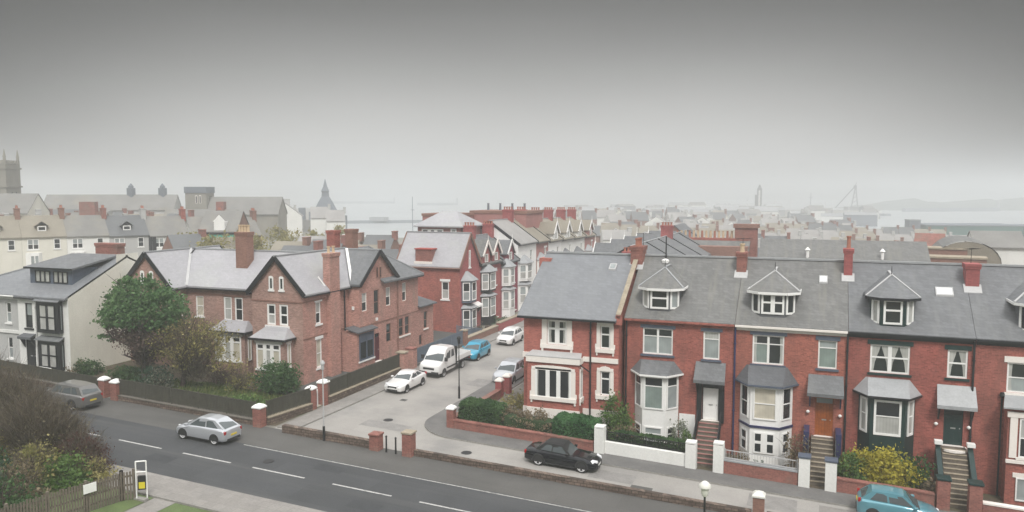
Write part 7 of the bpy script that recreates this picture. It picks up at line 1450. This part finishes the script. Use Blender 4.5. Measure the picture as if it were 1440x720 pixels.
for i in range(n): mb.f.append((i, i + 1, n + 2 + i, n + 1 + i)); mb.m.append(m_)
part(t, mb, 'roof'); mb = MB(); mb.poly([(x, -4.9, zz - 0.1) for x, zz in pts], 'brick_wall'); mb.box(-4.9, 4.9, -4.9, 4.9, -4, 4.5, 'brick_wall'); part(t, mb, 'wall'); t.location = (17.8, 84, g(18, 84) + 1.0); t.rotation_euler = (0, 0, R(-20))
for x, y, w, l in [(*AT(0.565, 88), 6.5, 'high brick wall with pale coping in front of the arched brown roof'), (*AT(0.55, 96), 5.5, 'farther high brick wall just below the arched brown roof')]:
    t = block('brick_wall', l, 'wall', x, y, w, 3.0, 10.0 if w > 6 else 10.6, 'brick_brown', -6); mb = MB(); hh = 10.0 if w > 6 else 10.6; mb.box(-w / 2 - 0.1, w / 2 + 0.1, -1.6, 1.6, hh + 0.001, hh + 0.2, 'sandstone'); part(t, mb, 'coping')
block('shed', 'shed with brownish red roof behind the high brick walls', 'shed', *AT(0.535, 108), 3.5, 4, 10.2, 'brick_wall', -12, 'brick_wall', 1.8)
# green warehouses
t = block('warehouse', 'long dark green clad warehouse by the harbour on the right', 'warehouse', 56, 374, 36, 22, 5.6, 'green_clad', 12, None, 0, -3.4); mb = MB(); mb.box(-18.3, 18.3, -11.2, 11.2, 5.6, 6.0, 'blue_grey'); part(t, mb, 'roof')
t = block('warehouse', 'second green clad warehouse beside a pale gap at the right edge', 'warehouse', 92, 386, 32, 22, 5.4, 'green_clad', 12, None, 0, -3.6); mb = MB(); mb.box(-16.2, 16.2, -11.2, 11.2, 5.4, 5.8, 'blue_grey'); part(t, mb, 'roof')
t = block('silo', 'dark upright block at the left end of the green warehouses', 'building', 36, 366, 4.4, 6, 7.6, 'blue_grey', 12, None, 0, -3.4); mb = MB(); mb.box(-2.3, 2.3, -3.1, 3.1, 7.6, 8.0, 'grey_clad'); part(t, mb, 'roof')
# ---- harbour
def cyl(rows): return rows
mb = MB(); mb.poly([(-3000, 60, -6), (3000, 60, -6), (3000, 4550, -6), (-3000, 4550, -6)], 'sea'); structure(mb.build('sea', origin=(0, 0, 0)))
t = thing('pier', 'thin dark breakwater crossing the pale harbour water', 'breakwater', (*AT(-0.15, 560), -6)); a, b = AT(-0.215, 548), AT(-0.075, 568)
mb = MB(); mb.beam((a[0], a[1], -6.2), (b[0], b[1], -6.2), 4, 4.4, 'blue_grey'); mb.build('wall', t); mb = MB(); c = AT(-0.17, 552); mb.box(c[0] - 6, c[0] + 6, c[1] - 3, c[1] + 3, -4.2, -1.6, 'grey_clad'); mb.build('hut', t)
for nm, l, r0, D0, r1, D1, w in [('breakwater', 'far dark breakwater near the horizon left of the mast', -0.235, 1500, -0.15, 1500, 16), ('breakwater', 'far breakwater right of the mast near the horizon', -0.12, 1300, -0.07, 1320, 14), ('breakwater', 'thin dark harbour wall right of the leaning crane', 0.50, 880, 0.62, 900, 6)]:
    a, b = AT(r0, D0), AT(r1, D1); t = thing(nm, l, 'breakwater', (a[0], a[1], -6)); mb = MB(); mb.beam((a[0], a[1], -6), (b[0], b[1], -6), w, 8, 'blue_grey'); mb.build('wall', t); mb = MB(); mb.lathe((b[0], b[1], -2), [(2.2, 0), (1.6, 6), (2, 6.3), (0.3, 9)], 'grey_clad', 8); mb.build('beacon', t)
def mast(label, r, D, zb, h, k='blue_grey', w=0.25):
    x, y = AT(r, D); t = thing('mast', label, 'mast', (x, y, zb)); mb = MB(); mb.tube((x, y, zb), (x, y, zb + h), w, w * 0.6, k, 6); mb.build('pole', t); mb = MB(); mb.box(x - w * 4, x + w * 4, y - w, y + w, zb + h * 0.72, zb + h * 0.72 + w, k); mb.build('yard', t)
mast('single thin mast standing against the pale water, above the red end house', -0.127, 330, -6, 20, w=0.2)
for i, (r, D, h) in enumerate([(0.30, 640, 16), (0.335, 600, 18), (0.355, 560, 20), (0.40, 600, 15), (0.43, 620, 14), (0.275, 700, 14), (0.245, 620, 12)]): 
    x, y = AT(r, D); t = thing('mast', 'faint marina mast among the sheds of the dock', 'mast', (x, y, -6), 'marina masts'); mb = MB(); mb.tube((x, y, -7), (x, y, -6 + h), 0.22, 0.12, 'white', 5); mb.build('pole', t)
t = thing('lamp_mast', 'tall street light mast with dark double head behind the terrace ridge', 'street light', (-20.2, 119, g(-20, 119))); mb = MB(); mb.tube((-20.2, 119, 0), (-20.2, 119, 10.2), 0.12, 0.07, 'blue_grey', 6); mb.build('post', t); mb = MB(); mb.box(-20.9, -20.2, 118.8, 119.2, 10.1, 10.35, 'iron'); mb.box(-20.1, -19.5, 118.8, 119.2, 9.9, 10.15, 'iron'); mb.build('lamp_head', t)
# quays and sheds of the dock
for r0, r1, D0, D1 in [(0.17, 0.47, 640, 900), (0.05, 0.2, 560, 1000)]:
    p = [AT(r0, D0), AT(r1, D0), AT(r1, D1), AT(r0, D1)]; mb = MB(); mb.prism(p, -9, -4.4, 'ground'); structure(mb.build('quay', origin=(0, 0, 0)))
rs = random.Random(11)
for i in range(54):
    r = rs.uniform(0.05, 0.46); D = rs.uniform(500, 890); x, y = AT(r, D); w, d, h = rs.uniform(8, 26), rs.uniform(8, 14), rs.uniform(3, 7.5)
    t = block('dock_shed', 'pale hazy dock shed on the harbour quays', 'shed', x, y, w, d, h, rs.choice(['grey_clad', 'render_white', 'blue_grey', 'render_white']), 21 + rs.uniform(-25, 25), rs.choice(['grey_clad', 'slate_far', 'lead']), rs.uniform(1.5, 3), -5.0, 'hazy dock sheds')
for i in range(16):
    r = rs.uniform(0.12, 0.47); D = rs.uniform(560, 820); x, y = AT(r, D); t = thing('moored_boat', 'tiny pale boat moored in the hazy marina', 'boat', (0, 0, 0), 'boats in the marina'); L = rs.uniform(9, 22)
    mb = MB(); q = [(-L / 2, -1.8), (L * 0.3, -1.9), (L / 2, 0), (L * 0.3, 1.9), (-L / 2, 1.8)]; mb.prism(q, -0.5, 1.8, rs.choice(['white', 'blue_grey', 'render_white'])); part(t, mb, 'hull'); mb = MB(); mb.box(-L * 0.3, L * 0.1, -1.2, 1.2, 1.8, 4.2, 'white'); part(t, mb, 'cabin'); t.location = (x, y, -4.6 if i % 2 else -5.8); t.rotation_euler = (0, 0, rs.uniform(0, 6.28))
# cranes
x, y = AT(0.3155, 850); t = thing('dock_tower', 'tall narrow hazy dock tower with pale shaft, left of the leaning crane', 'tower', (x, y, -5)); mb = MB(); mb.box(x - 2.4, x + 2.4, y - 2.4, y + 2.4, -5, 20, 'iron'); mb.box(x - 4.6, x - 2.4, y - 1.5, y + 1.5, -5, 13, 'iron'); mb.build('tower', t); mb = MB(); mb.box(x - 0.9, x + 0.9, y - 2.6, y - 2.41, -3, 18, 'white'); mb.lathe((x, y, 20), [(2, 0), (1, 3), (0.2, 4)], 'iron', 8); mb.build('shaft', t); mb = MB(); mb.box(x - 10, x + 9, y - 4, y + 4, -5, -2.2, 'grey_clad'); mb.build('deck', t)
x, y = AT(0.437, 950); c, s_ = math.cos(R(21.5)), math.sin(R(21.5)); t = thing('crane', 'hazy derrick crane with long leaning jib on the far quay', 'crane', (x, y, -5)); mb = MB()
for a in (-4.2, 4.2): mb.beam((x + a * c, y + a * s_, -5), (x + 0.6 * c, y + 0.6 * s_, 24), 1.0, 1.0, 'iron')
for i in range(5): zz = -2 + i * 5; f = (zz + 5) / 29; a = 4.2 * (1 - f); mb.beam((x - a * c, y - a * s_, zz), (x + a * c, y + a * s_, zz + 3), 0.6, 0.6, 'iron')
mb.box(x - 1.8, x + 1.8, y - 1.8, y + 1.8, 20, 24, 'iron'); mb.build('tower', t); mb = MB(); mb.beam((x - 1 * c, y - s_, 22), (x - 23 * c, y - 23 * s_, -3), 1.1, 1.1, 'iron'); mb.beam((x, y, 24), (x + 1.5, y, 27.5), 0.7, 0.7, 'iron'); mb.build('jib', t); mb = MB(); mb.box(x - 12, x + 12, y - 4, y + 4, -6, -1.8, 'iron'); mb.build('barge', t)
mast('thin hazy mast between the dock tower and the leaning crane', 0.381, 900, -5, 20, w=0.5)
# far shores
def hills(name, r0, r1, D, hmax, seed, wid=160):
    rs = random.Random(seed); n = 60; V_ = []; F_ = []
    ph = [rs.uniform(0, 6.28) for _ in range(4)]
    for i in range(n + 1):
        f = i / n; r = r0 + (r1 - r0) * f; env = min(1, f * 5, (1 - f) * 5)
        h = hmax * env * (0.72 + 0.16 * math.sin(f * 9 + ph[0]) + 0.1 * math.sin(f * 23 + ph[1]) + 0.06 * math.sin(f * 61 + ph[2]))
        for dd, hh in ((0, -1), (wid * 0.12, h * 0.55 - 1), (wid * 0.4, h), (wid, h * 0.7), (wid * 1.8, -1)):
            x, y = AT(r * D / (D + dd), D + dd); V_.append((x, y, -6 + hh))
    for i in range(n):
        for j in range(4): F_.append((i * 5 + j, i * 5 + j + 1, i * 5 + j + 6, i * 5 + j + 5))
    me = bpy.data.meshes.new(name); me.from_pydata(V_, [], F_); me.materials.append(M['land_far']); me.shade_smooth(); o = bpy.data.objects.new(name, me); COL.objects.link(o); structure(o)
hills('far_hills', -0.75, -0.2, 2600, 42, 1, 500); hills('far_hills', -0.35, 0.3, 3200, 30, 2, 500); hills('promontory', 0.475, 0.80, 930, 17, 3, 120); hills('far_hills', 0.3, 0.8, 2300, 40, 5, 400)
# trees between the houses far off
def fartree(label, x, y, r, h, seed, k='leaf_olive'):
    t = thing('tree', label, 'tree', (x, y, land_z(x, y)), 'trees among the far houses'); z = land_z(x, y); mb = MB(); mb.tube((x, y, z), (x, y, z + h * 0.6), 0.2, 0.1, 'bark', 6); mb.build('trunk', t); leaves('crown', t, k, [(x, y, z + h * 0.65, r, r, h * 0.36)], 900, 0.45, seed, 0, 0.3)
for i, (r, D) in enumerate([(-0.40, 118), (-0.385, 122), (-0.36, 124), (-0.33, 128), (-0.30, 150), (-0.275, 140), (-0.25, 150), (-0.41, 126), (-0.22, 170), (-0.345, 135)]):
    x, y = AT(r, D); fartree('bare-looking olive tree among the roofs beyond the villa', x, y, 2.8, 6.5, 200 + i)
# ------------------------------------------------------------------ air, sky, sun and camera
HAZE = 0.0016
me = bpy.data.meshes.new('haze'); bm = bmesh.new(); bmesh.ops.create_cube(bm, size=1.0); bm.to_mesh(me); bm.free()
hz = bpy.data.objects.new('haze', me); COL.objects.link(hz); hz.scale = (6200, 4700, 56); hz.location = (0, 2290, 17.5); structure(hz, 'stuff')
m = bpy.data.materials.new('haze_air'); m.use_nodes = True; nt = m.node_tree; nt.nodes.remove(nt.nodes['Principled BSDF'])
pv = nt.nodes.new('ShaderNodeVolumePrincipled'); pv.inputs['Color'].default_value = (0.88, 0.90, 0.91, 1); pv.inputs['Density'].default_value = HAZE; pv.inputs['Anisotropy'].default_value = 0.3
nt.links.new(pv.outputs[0], nt.nodes['Material Output'].inputs['Volume']); me.materials.append(m)
SUN_EL, SUN_AZ = 50, 150         # azimuth measured clockwise from +Y: the light comes from behind the camera, to the right
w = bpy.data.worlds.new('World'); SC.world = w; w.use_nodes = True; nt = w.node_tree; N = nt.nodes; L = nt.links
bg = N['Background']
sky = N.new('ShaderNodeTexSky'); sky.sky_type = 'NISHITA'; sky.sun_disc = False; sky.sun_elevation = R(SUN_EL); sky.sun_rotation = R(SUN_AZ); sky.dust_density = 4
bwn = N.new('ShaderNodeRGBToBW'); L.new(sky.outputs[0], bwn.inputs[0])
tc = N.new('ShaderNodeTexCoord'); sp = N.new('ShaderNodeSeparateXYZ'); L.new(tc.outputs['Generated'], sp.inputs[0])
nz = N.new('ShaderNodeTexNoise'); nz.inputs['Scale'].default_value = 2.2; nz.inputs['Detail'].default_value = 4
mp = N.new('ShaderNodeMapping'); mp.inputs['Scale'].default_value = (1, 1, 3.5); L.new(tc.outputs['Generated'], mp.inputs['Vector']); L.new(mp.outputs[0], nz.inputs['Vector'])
# overcast: pale sea horizon, darker above; unseen bright zenith added to light the ground
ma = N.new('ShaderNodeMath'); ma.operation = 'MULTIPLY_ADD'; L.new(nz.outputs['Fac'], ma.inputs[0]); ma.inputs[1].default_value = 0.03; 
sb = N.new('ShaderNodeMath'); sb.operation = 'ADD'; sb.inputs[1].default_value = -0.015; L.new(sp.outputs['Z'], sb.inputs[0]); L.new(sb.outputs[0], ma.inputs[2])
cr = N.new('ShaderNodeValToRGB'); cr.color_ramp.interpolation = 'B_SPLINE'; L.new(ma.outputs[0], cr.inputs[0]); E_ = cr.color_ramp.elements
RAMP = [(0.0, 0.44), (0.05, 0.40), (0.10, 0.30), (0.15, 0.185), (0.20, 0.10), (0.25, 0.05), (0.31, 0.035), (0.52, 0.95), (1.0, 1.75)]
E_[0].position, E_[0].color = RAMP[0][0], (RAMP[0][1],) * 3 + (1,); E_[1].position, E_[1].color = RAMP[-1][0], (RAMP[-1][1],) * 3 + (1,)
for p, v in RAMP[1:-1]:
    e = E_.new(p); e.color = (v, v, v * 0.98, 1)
# dims the sky away from the view axis, a vignette put into its colour
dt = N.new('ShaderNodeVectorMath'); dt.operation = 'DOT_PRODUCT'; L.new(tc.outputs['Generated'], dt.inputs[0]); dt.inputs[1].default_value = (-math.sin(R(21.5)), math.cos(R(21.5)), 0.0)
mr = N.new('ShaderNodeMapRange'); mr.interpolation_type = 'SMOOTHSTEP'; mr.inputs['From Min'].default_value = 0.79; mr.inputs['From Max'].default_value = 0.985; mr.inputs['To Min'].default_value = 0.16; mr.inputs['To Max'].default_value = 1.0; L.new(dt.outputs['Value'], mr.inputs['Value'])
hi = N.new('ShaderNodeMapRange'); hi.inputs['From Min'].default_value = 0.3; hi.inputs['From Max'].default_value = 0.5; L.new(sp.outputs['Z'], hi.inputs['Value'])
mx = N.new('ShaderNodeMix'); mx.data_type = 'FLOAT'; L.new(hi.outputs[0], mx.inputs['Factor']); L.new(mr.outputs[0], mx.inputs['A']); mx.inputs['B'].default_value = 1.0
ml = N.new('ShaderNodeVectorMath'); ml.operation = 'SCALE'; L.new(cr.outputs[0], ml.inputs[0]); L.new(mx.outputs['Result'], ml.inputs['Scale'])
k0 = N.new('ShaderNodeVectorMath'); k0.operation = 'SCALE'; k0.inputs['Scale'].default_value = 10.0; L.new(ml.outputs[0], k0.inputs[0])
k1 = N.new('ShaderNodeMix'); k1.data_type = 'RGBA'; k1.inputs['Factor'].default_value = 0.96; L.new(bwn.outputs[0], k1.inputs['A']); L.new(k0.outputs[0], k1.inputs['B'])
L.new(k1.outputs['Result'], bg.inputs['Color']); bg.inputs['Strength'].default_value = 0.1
sl = bpy.data.lights.new('sun', 'SUN'); sl.energy = 1.5; sl.angle = R(14); sl.color = (1.0, 0.97, 0.92)
so = bpy.data.objects.new('sun', sl); COL.objects.link(so); d = Vector((math.sin(R(SUN_AZ)) * math.cos(R(SUN_EL)), math.cos(R(SUN_AZ)) * math.cos(R(SUN_EL)), math.sin(R(SUN_EL))))
so.rotation_euler = d.to_track_quat('Z', 'Y').to_euler(); so.location = (20, -20, 60)
cam = bpy.data.cameras.new('camera'); co = bpy.data.objects.new('camera', cam); COL.objects.link(co); SC.camera = co
cam.sensor_width = 36; cam.lens = 27.5; cam.clip_start = 0.5; cam.clip_end = 8000
co.location = (0, 0, 16); co.rotation_euler = (R(90) - math.atan(90 / 1100), 0, R(21.5))
SC.view_settings.view_transform = 'Standard'; SC.view_settings.look = 'None'; SC.view_settings.gamma = 1; SC.view_settings.exposure = 0.7; SC.view_settings.use_curve_mapping = False
SC.cycles.use_denoising = True; SC.cycles.max_bounces = 5; SC.cycles.diffuse_bounces = 2; SC.cycles.glossy_bounces = 2; SC.cycles.volume_bounces = 1; SC.cycles.transmission_bounces = 2
SC.render.engine = 'CYCLES'
